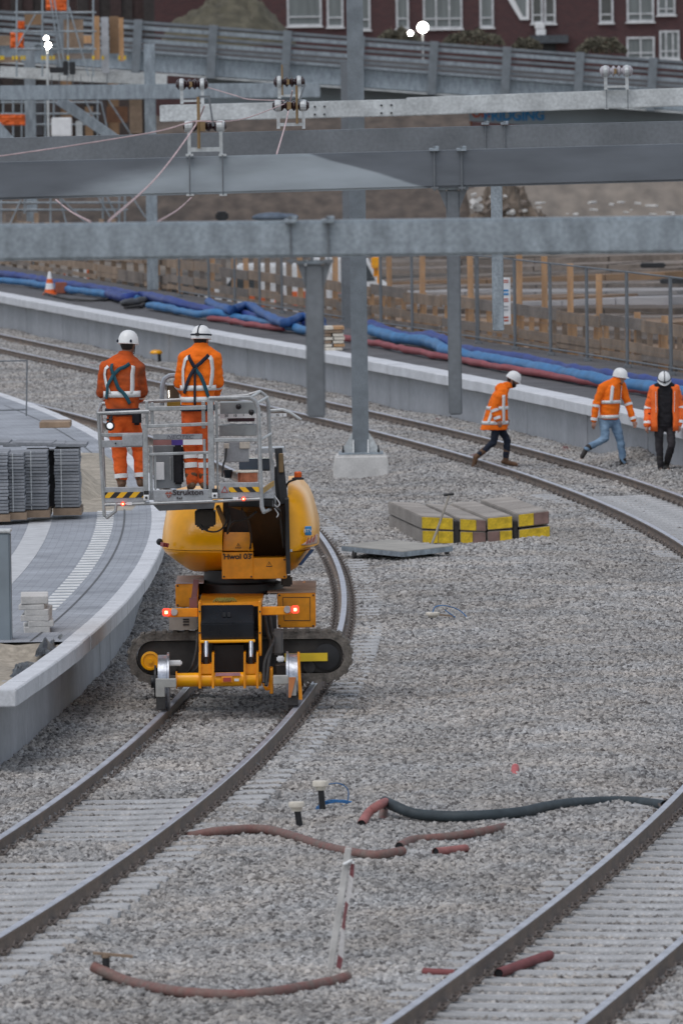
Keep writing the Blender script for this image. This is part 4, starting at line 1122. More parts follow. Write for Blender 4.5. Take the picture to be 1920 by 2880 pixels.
# ------------------------------------------------------------------ hoses on the far platform
def hose(label, pts, mt, r=.125, z=.76, name='layflat_hose', lift=None):
    w_ = []
    for i, q in enumerate(pts):
        zz = z + r + (q[2] if len(q) > 2 else 0)
        p = G(q[0], q[1], zz); w_.append(p)
    out = []
    for i in range(len(w_) - 1):
        p0 = w_[max(i - 1, 0)]; p1 = w_[i]; p2 = w_[i + 1]; p3 = w_[min(i + 2, len(w_) - 1)]
        n = max(6, int((p2 - p1).length / .25))
        for j in range(n):
            t = j / n; out.append(0.5 * ((2 * p1) + (p2 - p0) * t + (2 * p0 - 5 * p1 + 4 * p2 - p3) * t * t + (3 * p1 - p0 - 3 * p2 + p3) * t ** 3))
    out.append(w_[-1])
    out = [p + V(.07 * noise.noise(p * .7), 0, .03 * noise.noise(p * 1.3)) for p in out]
    r *= .72
    m = MB(); m.tube(out, [r * (1 + .22 * noise.noise(p * .9) + .10 * noise.noise(p * 3.1)) for p in out], 12)
    return tag(m.build(name, mt, smooth=True), label, 'hose')
hose('deep blue hose at the far left, behind the traffic cone', [(-60, 765), (60, 778), (180, 798), (300, 815), (420, 838)], bluehose3, .15)
hose('lighter blue hose at the far left in front of the deep blue one', [(-40, 786), (80, 796), (200, 815), (300, 828), (390, 842)], bluehose2, .13)
hose('deep blue hose running from the black cable knot towards the front drop post', [(300, 826), (350, 838), (410, 832, .05), (480, 848, .1), (560, 868), (640, 880), (720, 892), (800, 905), (860, 914)], bluehose3, .16)
hose('blue hose looping over the others left of the front drop post', [(585, 850), (610, 862, .1), (650, 872, .15), (700, 862, .2), (745, 885, .15), (800, 908, .1), (850, 890, .2), (905, 905, .1)], bluehose, .15)
hose('light blue lower hose left of the front drop post', [(415, 858), (500, 872), (560, 884), (605, 878, .1), (660, 892), (740, 905), (790, 916), (830, 922), (880, 932)], bluehose2, .13)
hose('mid blue hose just left of the front drop post', [(680, 884), (740, 893), (800, 905), (850, 900, .1), (920, 925)], bluehose, .13)
hose('red hose lying beside the blue ones left of the front drop post', [(590, 893), (660, 905), (740, 917), (800, 924)], redhose, .09)
hose('upper blue hose on the right, humped beside the near column', [(1040, 912), (1090, 932), (1150, 948), (1200, 944, .12), (1245, 958, .1), (1290, 980), (1400, 1000), (1500, 1016), (1640, 1044), (1800, 1068), (1960, 1090)], bluehose3, .15)
hose('bright blue lower hose on the right behind the walking men', [(1040, 928), (1110, 948), (1200, 962), (1260, 985, .05), (1330, 1003), (1450, 1024), (1600, 1052), (1740, 1078), (1960, 1112)], bluehose2, .17)
hose('dull red hose along the right part of the far platform', [(960, 950), (1040, 962), (1150, 985), (1280, 1008), (1400, 1032), (1500, 1047), (1620, 1068), (1760, 1092), (1960, 1125)], redhose, .10)
hose('black cable twisted along the platform by the cone', [(130, 826), (190, 840), (260, 846), (330, 838), (380, 832), (430, 822)], rubber, .045, name='cable')
hose('short black cable end lying below the hose knot', [(350, 866), (390, 862), (420, 852), (470, 860)], rubber, .06, name='cable')
m = MB(); c = G(374, 856, .8); m.ell((c.x, c.y, .84), (.34, .5, .12)); m.ell((c.x + .25, c.y, .88), (.2, .4, .12)); tag(m.build('plastic_bundle', foil, smooth=True), 'black plastic bundle at the hose knot', 'bundle')
# traffic cone + red box
c = G(141, 828, .76); cn = empty('traffic_cone', c, 'orange and white traffic cone among the blue hoses', 'cone')
m = MB(); m.box(c + V(0, 0, .02), (.36, .36, .04)); m.build('base', orangeplastic, cn)
m = MB(); m.lathe([(.15, .04), (.125, .14), (.095, .3), (.07, .42), (.03, .62)], c, seg=16, mids=[0, 1, 0, 1]); m.build('cone_body', [orangeplastic, whitepaint], cn, smooth=True)
c = G(172, 828, .76); m = MB(); m.box(c + V(0, .2, .17), (.31, .3, .3), .1); tag(m.build('red_box', mat('dull_red_crate', (.32, .10, .06), .7), bevel=.02), 'dull red box beside the traffic cone', 'box')
# ------------------------------------------------------------------ vehicles behind the barrier
def van(label, px, Y, length, mt, stripe, z0=-.85, flip=1):
    c = P(px, 700, Y); X = c.x; root = empty('parked_van', (X, Y, z0), label, 'van')
    prof = [(-.5, .35), (-.5, 1.95), (-.44, 2.15), (.18, 2.15), (.30, 1.55), (.47, 1.25), (.5, 1.0), (.5, .35)]
    m = MB(); m.prism([V(X + a_ * length * flip, Y, z0 + b_) for a_, b_ in prof], (0, 1.9, 0)); m.build('body', mt, root, bevel=.06)
    m = MB(); m.prism([V(X + a_ * length * flip, Y - .012, z0 + b_) for a_, b_ in ((.02, 1.45), (.02, 2.0), (.17, 2.0), (.27, 1.5))], (0, .02, 0)); m.build('side_window', glass, root)
    for a_ in (-.32, .34):
        m = MB(); m.lathe([(.33, -.1), (.35, -.06), (.35, .1), (.33, .12)], (X + a_ * length * flip, Y + .1, z0 + .35), (0, 1, 0), 18); w_ = m.build('wheel', rubber, root)
        m = MB(); m.lathe([(.2, 0), (.19, .03)], (X + a_ * length * flip, Y - .01, z0 + .35), (0, -1, 0), 14); m.build('rim', alup, w_)
    for i in range(6):
        m = MB(); m.box((X + (-.42 + i * .1) * length * flip, Y - .015, z0 + 1.15), (.24, .02, .5)); m.build('orange_panel', stripe, root)
    for i in range(6):
        m = MB(); m.box((X + (-.42 + i * .1) * length * flip, Y - .015, z0 + .62), (.24, .02, .3)); m.build('orange_panel', stripe, root)
    return root
van('white van with orange panels half hidden behind the timber barrier', 735, 236, 3.9, whitepaint, orangeplastic, flip=-1)
van('white and red vehicle behind the front drop post', 985, 242, 2.6, whitepaint, redprint)
m = MB(); c = P(1057, 760, 225); m.bpx(1044, 722, 1071, 756, 225, .6); m.bpx(1060, 756, 1068, 800, 225, .15); m.bpx(1050, 750, 1060, 780, 225.1, .2); tag(m.build('yellow_digger', yellow, bevel=.03), 'fragment of a yellow digger behind the near column', 'digger')
# ------------------------------------------------------------------ scaffold and shelter at upper left
hd = empty('dark_shelter', (P(200, 300, 272).x, 272, -.8), 'dark timber clad shelter behind the scaffold at upper left', 'shelter')
dbm = [mat('dark_brown_board', (.06, .045, .04), .9), mat('black_brown_board', (.035, .03, .028), .9), formw]
for i in range(15):
    x0 = -60 + i * 33; m = MB(); m.bpx(x0, 222, x0 + 32.4, 430, 272 + (i % 3) * .1, .2); m.build('cladding_board', dbm[2 if i in (7, 11) else i % 2], hd)
uw = empty('dark_hoarding', (P(250, 200, 316).x, 316, -.8), 'dark brown hoarding behind the left end of the bridge railing', 'hoarding')
for i in range(16):
    x0 = -60 + i * 31; m = MB(); m.bpx(x0, -60, x0 + 30.4, 240, 316 + (i % 3) * .1, .2); m.build('hoarding_board', [mat('dark_maroon_board', (.055, .034, .032), .9), mat('dark_grey_brown_board', (.045, .038, .036), .9)][i % 2], uw)
def scaffold(label, xs, ys, Y, diag, zb=.0, seed=1):
    root = empty('scaffold_tower', P(xs[0], ys[-1], Y), label, 'scaffold', 'scaffold towers at the left')
    for x in xs:
        m = MB(); a, b = P(x, ys[0] - 40, Y), P(x, ys[-1], Y); m.tube([a, b], .03, 7); s_ = m.build('standard', galv, root)
        m = MB(); c = P(x, 168, Y); m.tube([c, c + V(0, 0, .12)], .036, 7); m.build('yellow_collar', signyellow, s_)
    for y in ys[:-1]:
        m = MB(); m.tube([P(xs[0] - 8, y, Y), P(xs[-1] + 8, y, Y)], .03, 7); m.build('ledger', galv, root)
        m = MB(); m.box((P(xs[0], y, Y + .5) + P(xs[-1], y, Y + .5)) / 2, (abs(xs[-1] - xs[0]) * Y / F, .7, .06)); m.build('platform_plank', woodg, root)
    for x0, y0, x1, y1 in diag:
        m = MB(); m.tube([P(x0, y0, Y - .1), P(x1, y1, Y - .1)], .024, 6); m.build('brace', galv, root)
    return root
scaffold('upper scaffold of thin grey tubes around the floodlights', [48, 120, 192, 263], [35, 88, 138, 215], 256, [(140, -20, 175, 210), (150, -20, 185, 200), (195, 20, 250, 215), (100, 40, 50, 130)])
scaffold('lower scaffold seen between the second and the front beam', [4, 70, 143, 290, 336, 352], [570, 590, 640], 258, [(60, 560, 25, 640), (160, 545, 255, 640), (170, 560, 190, 640), (300, 550, 330, 610), (275, 550, 310, 610), (370, 550, 410, 612)])
scaffold('scaffold under the upper left beam beside the white box', [10, 38, 62, 128, 152, 275], [288, 320, 350, 390], 262, [(240, 282, 275, 350), (285, 285, 308, 390), (305, 280, 370, 380)])
for i, (x0, y0, x1, y1, mt_, lab) in enumerate(((265, 46, 281, 168, pine, 'upright pine board left of the silver wrapped post'), (335, 50, 348, 172, pine, 'upright pine board right of the silver wrapped post'), (286, 48, 306, 205, mat('silver_wrap', (.5, .52, .56), .35, .4, .3, 3.0), 'silver wrapped upright post beside the scaffold'), (308, 46, 334, 150, formw, 'brown formwork sheet behind the pine boards'),
        (180, 55, 235, 140, wood, 'stacked brown boards behind the scaffold tubes'), (214, 340, 232, 385, galvl, 'short pale tube beside the white box'), (365, 280, 400, 375, wood, 'brown sheet left of the pale platform column'))):
    m = MB(); m.bpx(x0, y0, x1, y1, 258 + .3 * i, .12); tag(m.build('upright_board', mt_), lab, 'board')
for i, (x0, y0, x1, y1, mt_, lab) in enumerate(((-10, 100, 45, 128, wood, 'brown plank stack at the left edge behind the scaffold'), (70, 40, 118, 70, formw, 'brown formwork panel above the left floodlights'), (150, 150, 262, 166, woodg, 'long grey plank under the scaffold beside the floodlights'),
        (200, 100, 258, 122, pine, 'short pine planks right of the floodlights'), (-10, 160, 60, 176, wood, 'low brown plank at the left edge above the beam'), (240, 300, 262, 385, formw, 'brown upright panel right of the white box'), (300, 300, 360, 345, mat('rust_brown_sheet', (.13, .06, .03), .8), 'rust brown sheet behind the diagonal brace'), (80, 290, 120, 380, mat('dark_grey_sheet', (.05, .05, .055), .8), 'dark grey sheet left of the white box'))):
    m = MB(); m.bpx(x0, y0, x1, y1, 268 + .2 * i, .2); tag(m.build('site_board', mt_), lab, 'board')
m = MB(); m.bpx(145, 331, 202, 384, 255, .5); tag(m.build('white_box', whitepaint, bevel=.03), 'plain white box below the upper left beam', 'box')
for i, (x0, y0, x1, y1, lab) in enumerate(((50, 60, 70, 82, 'upper small orange cloth on the scaffold left of the floodlights'), (30, 92, 68, 136, 'orange cloth on the scaffold beside the floodlights'), (-5, 322, 72, 352, 'orange tarpaulin at the left edge under the beam'), (130, -6, 188, 30, 'orange netting at the top of the scaffold'))):
    m = MB(); n = 7; Y = 259
    vs = []
    for a_ in range(n + 1):
        for b_ in range(n + 1):
            p = P(x0 + (x1 - x0) * a_ / n, y0 + (y1 - y0) * b_ / n + 6 * noise.noise(V(a_ * .5, i, 1)), Y); vs.append(p + V(0, .08 * noise.noise(V(a_ * .9, b_ * .7, i)), 0)); 
    m.add(vs, [(a_ * (n + 1) + b_, a_ * (n + 1) + b_ + 1, (a_ + 1) * (n + 1) + b_ + 1, (a_ + 1) * (n + 1) + b_) for a_ in range(n) for b_ in range(n)])
    o = m.build('orange_sheet', orangeplastic, smooth=True); tag(o, lab, 'sheet'); sm_ = o.modifiers.new('thick', 'SOLIDIFY'); sm_.thickness = .012
sg = empty('warning_board', P(210, 788, 250), 'white board with orange edges behind the timber barrier at left', 'sign')
c = P(215, 772, 250); m = MB(); m.box(c, (.62, .03, .28)); m.build('board', whitepaint, sg)
for s_ in (-1, 1): m = MB(); m.box(c + V(s_ * .34, -.005, 0), (.06, .03, .3)); m.build('orange_edge', orangeplastic, sg)
# ------------------------------------------------------------------ orange road-rail work machine
MY = 96.6                                            # depth of the front rail axle
mc = empty('rail_work_machine', (P(650, 1990, 98).x, 98.6, -.16), 'orange crawler work machine on rail wheels carrying a raised aluminium work basket', 'machine')
def mb(x0, y0, x1, y1, Y, d, name, mt, parent=None, bevel=.008, rz=0.0, smooth=False):
    m = MB(); m.bpx(x0, y0, x1, y1, Y, d, rz); return m.build(name, mt, parent or mc, bevel=bevel, smooth=smooth)
# --- crawlers lying across the track
def crawler(Y, dy, side):
    wd = .34
    cl, cr_ = P(432, 1850, Y), P(918, 1846 , Y); r = 72 / (F / Y)
    xl, xr, z = cl.x, cr_.x, (cl.z + cr_.z) / 2
    def oval(rad, n=14):
        pts = []
        for i in range(n + 1):
            a = math.pi / 2 + math.pi * i / n; pts.append((xl + rad * math.cos(a), z + rad * math.sin(a)))
        for i in range(n + 1):
            a = -math.pi / 2 + math.pi * i / n; pts.append((xr + rad * math.cos(a), z + rad * math.sin(a)))
        return pts
    o_, i_ = oval(r), oval(r * .68)
    n = len(o_); m = MB()
    vs = [V(x, Y, z_) for x, z_ in o_] + [V(x, Y, z_) for x, z_ in i_] + [V(x, Y + wd, z_) for x, z_ in o_] + [V(x, Y + wd, z_) for x, z_ in i_]
    fs = []
    for i in range(n):
        j = (i + 1) % n
        fs += [(i, j, n + j, n + i), (2 * n + j, 2 * n + i, 3 * n + i, 3 * n + j), (j, i, 2 * n + i, 2 * n + j), (n + i, n + j, 3 * n + j, 3 * n + i)]
    m.add(vs, fs); belt = m.build('rubber_track_belt', dustrubber, mc, smooth=True)
    # tread lugs along the belt
    per = []; tot = 0
    for i in range(n):
        a, b = o_[i], o_[(i + 1) % n]; d = math.hypot(b[0] - a[0], b[1] - a[1]); per.append((tot, d, a, b)); tot += d
    q = 46
    for k in range(q):
        s = tot * k / q
        for t0, d, a, b in per:
            if t0 <= s < t0 + d and d > 1e-6:
                t = (s - t0) / d; x, z_ = a[0] + (b[0] - a[0]) * t, a[1] + (b[1] - a[1]) * t
                m = MB(); m.box((x, Y + wd / 2 - .003, z_), (.05, wd + .014, .034), ry=math.atan2(a[1] - b[1], b[0] - a[0])); m.build('tread_lug', dustrubber, belt); break
    m = MB(); ii = oval(r * .64); m.prism([V(x, Y + .06, z_) for x, z_ in ii], (0, wd - .12, 0)); m.build('track_frame', mat('dusty_black_frame', (.045, .04, .036), .7, 0, .5, 6), mc)
    for i in range(5):
        m = MB(); x = xl + (xr - xl) * (i + .5) / 5; m.lathe([(.07, 0), (.07, .04), (.03, .05)], (x, Y + .05, z - r * .44), (0, -1, 0), 12); m.build('roller', rubber, mc)
    m = MB(); c = P(423, 1859, Y); m.lathe([(.108, 0), (.108, .05), (.085, .055), (.08, .04), (.03, .04), (.03, .07)], (c.x, Y + .06, c.z), (0, -1, 0), 24); m.build('sprocket', yellow, mc, smooth=True)
    m = MB(); c = P(918, 1848, Y); m.lathe([(.15, 0), (.15, .03), (.05, .04)], (c.x, Y + .06, c.z), (0, -1, 0), 24); m.build('idler_wheel', dark, mc, smooth=True)
crawler(97.5, 0, 0)
crawler(99.5, 0, 1)
mb(800, 1837, 921, 1860, 97.46, .02, 'yellow_stripe', signyellow, bevel=0)
# --- chassis
mb(556, 1700, 735, 1850, 97.6, 2.2, 'chassis_block', dark)
m = MB()
m.loft([[P(x, y, Y) for x, y, Y in ((560, 1698, 96.95), (735, 1692, 96.95), (748, 1643, 100.2), (576, 1641, 100.2))], [P(x, y, Y) + V(0, 0, -.05) for x, y, Y in ((560, 1698, 96.95), (735, 1692, 96.95), (748, 1643, 100.2), (576, 1641, 100.2))]])
deck = m.build('deck_plate', orange, mc)
for x0, x1, y0, y1 in ((573, 607, 1655, 1687), (704, 738, 1652, 1684)):
    m = MB(); c0 = P(x0, y1, 97.9) ; c1_ = P(x1, y1, 97.9); e0 = P(x0 + 6, y0, 99.7); e1 = P(x1 + 4, y0, 99.7); up_ = V(0, 0, .012); m.add([c0 + up_, c1_ + up_, e1 + up_, e0 + up_], [(0, 1, 2, 3)]); m.build('anti_slip_panel', rubber, deck)
m = MB(); c = P(625, 1692, 97.0); 
for i in range(7): m.tube([c + V(-.1 + i * .03, .02 * math.sin(i), .0), c + V(-.06 + i * .03, .06, .035), c + V(-.02 + i * .03, .02, .0)], .012, 5)
m.build('yellow_rope_coil', mat('dirty_yellow_rope', (.25, .2, .04), .9), mc)
mb(559, 1694, 566, 1845, 96.75, .5, 'side_plate', orange)
mb(727, 1690, 735, 1846, 96.75, .5, 'side_plate', orange)
# black equipment hood: sloped glossy upper face and matt lower face
m = MB(); a, b, c_, d_ = P(565, 1700, 96.95), P(713, 1699, 96.95), P(714, 1753, 96.72), P(565, 1754, 96.72)
e_, f_ = P(565, 1800, 96.76), P(714, 1799, 96.76)
m.loft([[a, d_, e_, V(e_.x, 97.3, e_.z), V(a.x, 97.3, a.z)], [b, c_, f_, V(f_.x, 97.3, f_.z), V(b.x, 97.3, b.z)]])
hood = m.build('black_hood', blackgloss, mc, bevel=.012)
for x in (627, 640): m = MB(); m.bpx(x, 1723, x + 8, 1735, 96.78, .03); m.build('hood_vent', dark, hood)
mb(562, 1800, 718, 1808, 96.7, .1, 'hood_bar', yellow)
mb(599, 1812, 688, 1890, 97.0, .2, 'dark_panel', dark)
# left storage box, light bars, grey plate
m = MB(); m.bpx(494, 1642, 558, 1708, 98.3, 1.3); lbox = m.build('storage_box', orange, mc, bevel=.012)
m = MB(); a, b = P(494, 1642, 98.3), P(558, 1638, 98.3); m.box(((a.x + b.x) / 2 + .03, 98.95, a.z + .006), (b.x - a.x + .06, 1.32, .012)); m.build('box_lid', mat('pale_pinkish_plate', (.5, .42, .42), .6), mc)
m = MB(); m.bar(P(552, 1632, 97.5), P(545, 1690, 97.3), .06, .03); m.bpx(533, 1682, 555, 1719, 97.2, .05); m.build('red_bracket', mat('oxide_red_steel', (.24, .09, .08), .6), mc)
m = MB(); m.bpx(780, 1667, 887, 1766, 98.2, 1.4); rbox = m.build('storage_box', orange, mc, bevel=.012)
m = MB(); a = P(752, 1669, 98.2); b = P(888, 1666, 98.2); m.box(((a.x + b.x) / 2, 99.2, a.z + .008), (b.x - a.x, 2.0, .014)); m.build('plank_top', mat('dusty_tan_plate', (.45, .30, .2), .7, 0, .25, 4), mc)
m = MB(); m.bar(P(846, 1650, 99.6), P(856, 1636, 99.9), .02, .02); m.bar(P(872, 1636, 100.), P(872, 1662, 100.), .05, .12); m.build('plank_stop', orange, mc)
lb = mb(470, 1711, 557, 1736, 97.0, .06, 'light_bar', orange)
rbk = mb(735, 1706, 818, 1730, 97.0, .06, 'light_bar', orange)
def lamp(x, y, Y, w, mt1, core=True, parent=None, nm='tail_light'):
    k = F / Y; c = P(x, y, Y); m = MB(); m.box((c.x, Y, c.z), (w / k, .05, w / k)); o = m.build(nm, mt1, parent or mc, bevel=.012)
    if core: m = MB(); m.box((c.x, Y - .03, c.z), (w * .36 / k, .02, w * .36 / k)); m.build('lit_core', lampcore, o, bevel=.004)
    return o
lamp(468, 1722, 96.96, 22, lampred, parent=lb); lamp(830, 1714, 96.96, 22, lampred, parent=rbk)
for x, y, pr in ((490, 1722, lb), (808, 1715, rbk)):
    c = P(x, y, 96.95); m = MB(); m.lathe([(.042, 0), (.042, .04), (.036, .05)], (c.x, 97.0, c.z), (0, -1, 0), 16); m.build('reversing_lamp', lampoff, pr, smooth=True)
m = MB(); m.ppx([(750, 1676), (758, 1669), (758, 1673), (776, 1673), (776, 1680), (758, 1680), (758, 1684)], 97.9, .01); m.build('white_arrow', whitepaint, mc)
m = MB(); m.bpx(476, 1737, 554, 1772, 97.4, .3); gp = m.build('grey_cover_plate', mat('dusty_grey_plate', (.34, .31, .27), .8), mc)
for y in (1740, 1747, 1755): m = MB(); m.bpx(515, y, 532, y + 4, 97.39, .02); m.build('cooling_slot', dark, gp)
mb(737, 1730, 778, 1790, 97.4, .4, 'hydraulic_block', dark)
mb(766, 1772, 796, 1842, 97.05, .3, 'grey_arm', mat('dirty_grey_steel', (.13, .125, .12), .7), bevel=.02)
# hoses
def tubep(pts, r, mt, name='hydraulic_hose', parent=None):
    return rope_(name, None, [P(*p) for p in pts], r, mt, cat=None, parent=parent or mc)
tubep([(745, 1735, 97.3), (752, 1775, 97.1), (762, 1810, 97.0), (755, 1860, 96.6), (748, 1928, 96.4)], .022, rubber)
tubep([(760, 1735, 97.3), (765, 1780, 97.1), (770, 1800, 97.0), (745, 1860, 96.55), (742, 1920, 96.4)], .018, rubber)
tubep([(556, 1780, 97.1), (552, 1830, 96.9), (540, 1875, 96.8), (530, 1890, 96.9)], .014, rubber)
tubep([(563, 1800, 97.0), (560, 1865, 96.8), (545, 1888, 96.8)], .014, rubber)
# --- rail axle
aL, aR = P(496, 1911, MY), P(735, 1911, MY)
m = MB(); z = (aL.z + aR.z) / 2
m.lathe([(.078, 0), (.08, .01), (.08, aR.x - aL.x - .01), (.078, aR.x - aL.x)], (aL.x, MY, z), (1, 0, 0), 24); ax = m.build('axle_tube', yellow, mc, smooth=True)
for x in (497, 565, 598, 690, 722):
    c = P(x, 1911, MY); m = MB(); m.lathe([(.10, -.008), (.10, .008)], (c.x, MY, z), (1, 0, 0), 20); m.build('axle_flange', orange, ax)
m = MB(); m.bpx(622, 1903, 655, 1921, MY - .12, .06); rf = m.build('plate_holder', orange, ax, bevel=.006)
m = MB(); m.bpx(628, 1906, 650, 1917, MY - .13, .02); m.build('red_reflector', redp, rf)
m = MB(); m.bpx(606, 1892, 676, 1901, MY - .095, .02); m.build('red_white_sticker', mat('faded_red_sticker', (.45, .22, .24), .6), ax)
m = MB(); m.bpx(659, 1909, 672, 1916, MY - .09, .02); m.build('white_sticker', whitepaint, ax)
for x0, x1 in ((562, 599), (688, 724)):
    for xx in (x0, x1):
        m = MB(); m.ppx([(xx - 3, 1838), (xx + 3, 1838), (xx + 3, 1936), (xx - 3, 1936)], MY - .11, .5); m.build('lift_arm_plate', orange, mc)
    m = MB(); m.bpx(x0 + 3, 1868, x1 - 3, 1895, MY - .07, .3); m.build('lift_arm', orange, mc)
    c0, c1_ = P((x0 + x1) / 2, 1805, MY + .1), P((x0 + x1) / 2, 1850, MY); m = MB(); m.tube([c0, c1_], .026, 12); m.build('chrome_cylinder', chrome, mc, smooth=True)
    c2 = P((x0 + x1) / 2, 1872, MY); m = MB(); m.tube([c1_, c2], .042, 12); m.build('cylinder_gland', dark, mc, smooth=True)
# hose guard at right end of the axle
tubep([(735, 1895, MY), (745, 1930, MY - .02), (752, 1938, MY), (760, 1925, MY), (764, 1885, MY)], .02, orange, 'hose_guard')
mb(758, 1880, 768, 1952, MY - .05, .3, 'end_bracket', orange)
def rwheel(x0, x1, ytop, side):
    xa, xb = P(x0, ytop, MY), P(x1, ytop, MY); zt = P(x0, ytop, MY).z; r = (zt + .0) / 2
    cz = r
    m = MB(); wd = xb.x - xa.x
    # tread and flange (flange towards the track centre)
    if side < 0: prof = [(r * .6, 0), (r, .004), (r, wd - .004), (r + .028, wd + .004), (r + .028, wd + .026), (r * .7, wd + .03)]
    else: prof = [(r * .7, -.03), (r + .028, -.026), (r + .028, -.004), (r, .004), (r, wd - .004), (r * .6, wd)]
    m.lathe(prof, (xa.x, MY, cz), (1, 0, 0), 40); w_ = m.build('rail_wheel', chrome, mc, smooth=True, angle=math.radians(30))
    m = MB(); x = xa.x - .02 if side < 0 else xb.x + .0
    m.lathe([(r * .62, 0), (r * .62, .02), (.07, .03), (.07, .06)], (x, MY, cz), (side, 0, 0), 24); m.build('wheel_hub', dark, w_)
    return xa.x, xb.x, cz, r
wl = rwheel(444, 470, 1842, -1)
wr = rwheel(811, 838, 1838, 1)
mb(470, 1858, 512, 1873, MY - .02, .1, 'white_valve', whitepaint, bevel=.015)
mb(778, 1846, 800, 1862, MY - .02, .1, 'white_valve', whitepaint, bevel=.015)
lightgrey = mat('dusty_light_grey_steel', (.40, .39, .36), .8, 0, .2, 9)
m = MB(); m.ppx([(438, 1909), (496, 1909), (496, 1934), (464, 1934), (464, 1961), (438, 1961)], MY - .34, .1); m.build('rail_guard_bracket', lightgrey, mc, bevel=.008)
mb(440, 1961, 466, 1996, MY - .33, .08, 'rubber_wiper', rubber)
mb(768, 1900, 812, 1925, MY - .34, .1, 'rail_guard_bracket', lightgrey)
m = MB(); m.ppx([(811, 1905), (833, 1905), (833, 1957), (811, 1957)], MY - .36, .06); m.build('guard_plate', lightgrey, mc, bevel=.006)
m = MB(); m.ppx([(812, 1905), (832, 1905), (818, 1962), (811, 1962)], MY - .38, .018); m.build('orange_wedge', mat('worn_orange_plate', (.55, .2, .07), .7), mc)
m = MB(); m.ppx([(836, 1842), (842, 1842), (850, 1968), (840, 1968)], MY - .30, .5); m.build('wheel_side_plate', orange, mc)
mb(812, 1957, 838, 1985, MY - .33, .06, 'rubber_wiper', rubber)
mb(775, 1870, 806, 1898, MY + .1, .3, 'bearing_block', darkbrown)
# rear axle wheels, mostly hidden
for s_ in (0, 1):
    m = MB(); x = (wl[0], wr[0])[s_]; a_ = LA(-1.5 + 1.5 * s_, math.asin((101.2 - LCY) / LR0) * LR0); m.lathe([(.25, 0), (.28, .02), (.28, .1), (.25, .12)], (a_[0] - .05, 101.2, .285), (1, 0, 0), 30); m.build('rail_wheel', chrome, mc, smooth=True)
# --- slew ring and upper structure
c = P(680, 1640, 98.8); m = MB(); m.lathe([(.5, -.12), (.5, .0), (.42, .02), (.42, .16)], (c.x - .02, 98.9, c.z), (0, 0, 1), 30); m.build('slew_ring', dark, mc, smooth=True)
mb(790, 1622, 822, 1650, 98.4, .3, 'slew_motor', darkbrown, bevel=.02)
def shell(name, pts_lo, xa, xb, side, Y0, Y1):
    """rounded body shell: outline rings from bottom to top, each (y, outer x, front depth)"""
    rings = []
    for y, xo, fr in pts_lo:
        xi = xa if side < 0 else xb
        pts = []
        n = 12; rr = .42
        for i in range(n + 1):
            t = i / n
            # from inner front edge round the outer corner to the back
            a = t * math.pi / 2
            xx = xi + (xo - xi) * math.sin(a) ** .55
            yy = fr + (Y1 - fr) * .55 * (1 - math.cos(a) ** .55)
            p = P(xx, y, Y0); pts.append(V(p.x, yy, p.z))
        p = P(xi, y, Y0); pts.append(V(pts[-1].x, Y1, p.z)); pts.append(V(p.x, Y1, p.z))
        rings.append(pts)
    m = MB(); m.loft(rings); return m.build(name, yellow, mc, smooth=True, angle=math.radians(50))
Lr = [(1617, 527, 98.75), (1606, 512, 98.55), (1585, 486, 98.3), (1562, 460, 98.06), (1551, 453, 98.0), (1547, 453, 98.0)]
Ls = shell('left_lower_shell', Lr, 626, 626, -1, 98.2, 100.4)
Lu = [(1545, 451, 97.97), (1530, 452, 97.97), (1500, 455, 98.03), (1470, 460, 98.12), (1440, 466, 98.28), (1418, 474, 98.5), (1402, 487, 98.8), (1394, 520, 99.1)]
Lsu = shell('left_upper_shell', Lu, 626, 626, -1, 98.2, 100.4)
Rr = [(1619, 814, 98.8), (1605, 836, 98.5), (1580, 862, 98.2), (1556, 872, 98.05), (1549, 874, 98.0)]
Rs = shell('right_lower_shell', Rr, 809, 809, 1, 98.2, 100.4)
Ru = [(1547, 868, 97.97), (1536, 897, 97.97), (1510, 898, 98.0), (1485, 896, 98.02), (1450, 887, 98.06), (1420, 878, 98.1), (1395, 867, 98.2), (1378, 852, 98.35), (1366, 832, 98.6)]
Rsu = shell('right_upper_shell', Ru, 809, 809, 1, 98.2, 100.4)
# lights, stickers on the shells
for i in range(3):
    x = 456 + i * 6; p = P(x, 1531 + i, 97.99); m = MB(); m.box((p.x + .005, 98.02 + .0 - .05, p.z), (.018, .12, .05), rz=.3, ry=.2); m.build('tail_lens', redp, Lsu, bevel=.005)
m = MB(); p = P(452, 1524, 98.2); m.ell((p.x - .01, 98.2, p.z), (.04, .05, .04)); m.build('black_knob', dark, Lsu, smooth=True)
m = MB(); m.ppx([(846, 1533), (880, 1512), (894, 1500), (893, 1528), (870, 1534)], 97.97, .08); tlm = m.build('tail_light_cluster', mat('clear_red_lens', (.55, .42, .36), .25, 0, .2, 30), Rsu, bevel=.01)
for i in range(3): m = MB(); m.bar(P(862 + i * 9, 1530 - i * 3, 97.95), P(868 + i * 9, 1512 - i * 4, 97.95), .012, .012); m.build('red_strip', redp, tlm)
m = MB(); m.bpx(857, 1480, 876, 1506, 97.985, .03, rz=0); stk_ = m.build('blue_sticker', mat('sticker_blue', (.03, .25, .55), .4), Rsu, bevel=.01)
c = P(866, 1493, 97.98); text_obj('sticker_print', 'BTV', whitepaint, .055, (c.x, 97.98, c.z), stk_)
m = MB(); m.ppx([(872, 1546), (884, 1546), (848, 1590), (838, 1590)], 98.12, .1); m.build('blue_stripe', mat('dark_blue_stripe', (.02, .06, .16), .4), Rs)
m = MB(); m.bpx(815, 1545, 822, 1552, 97.96, .03); m.build('white_reflector', whitepaint, Rs)
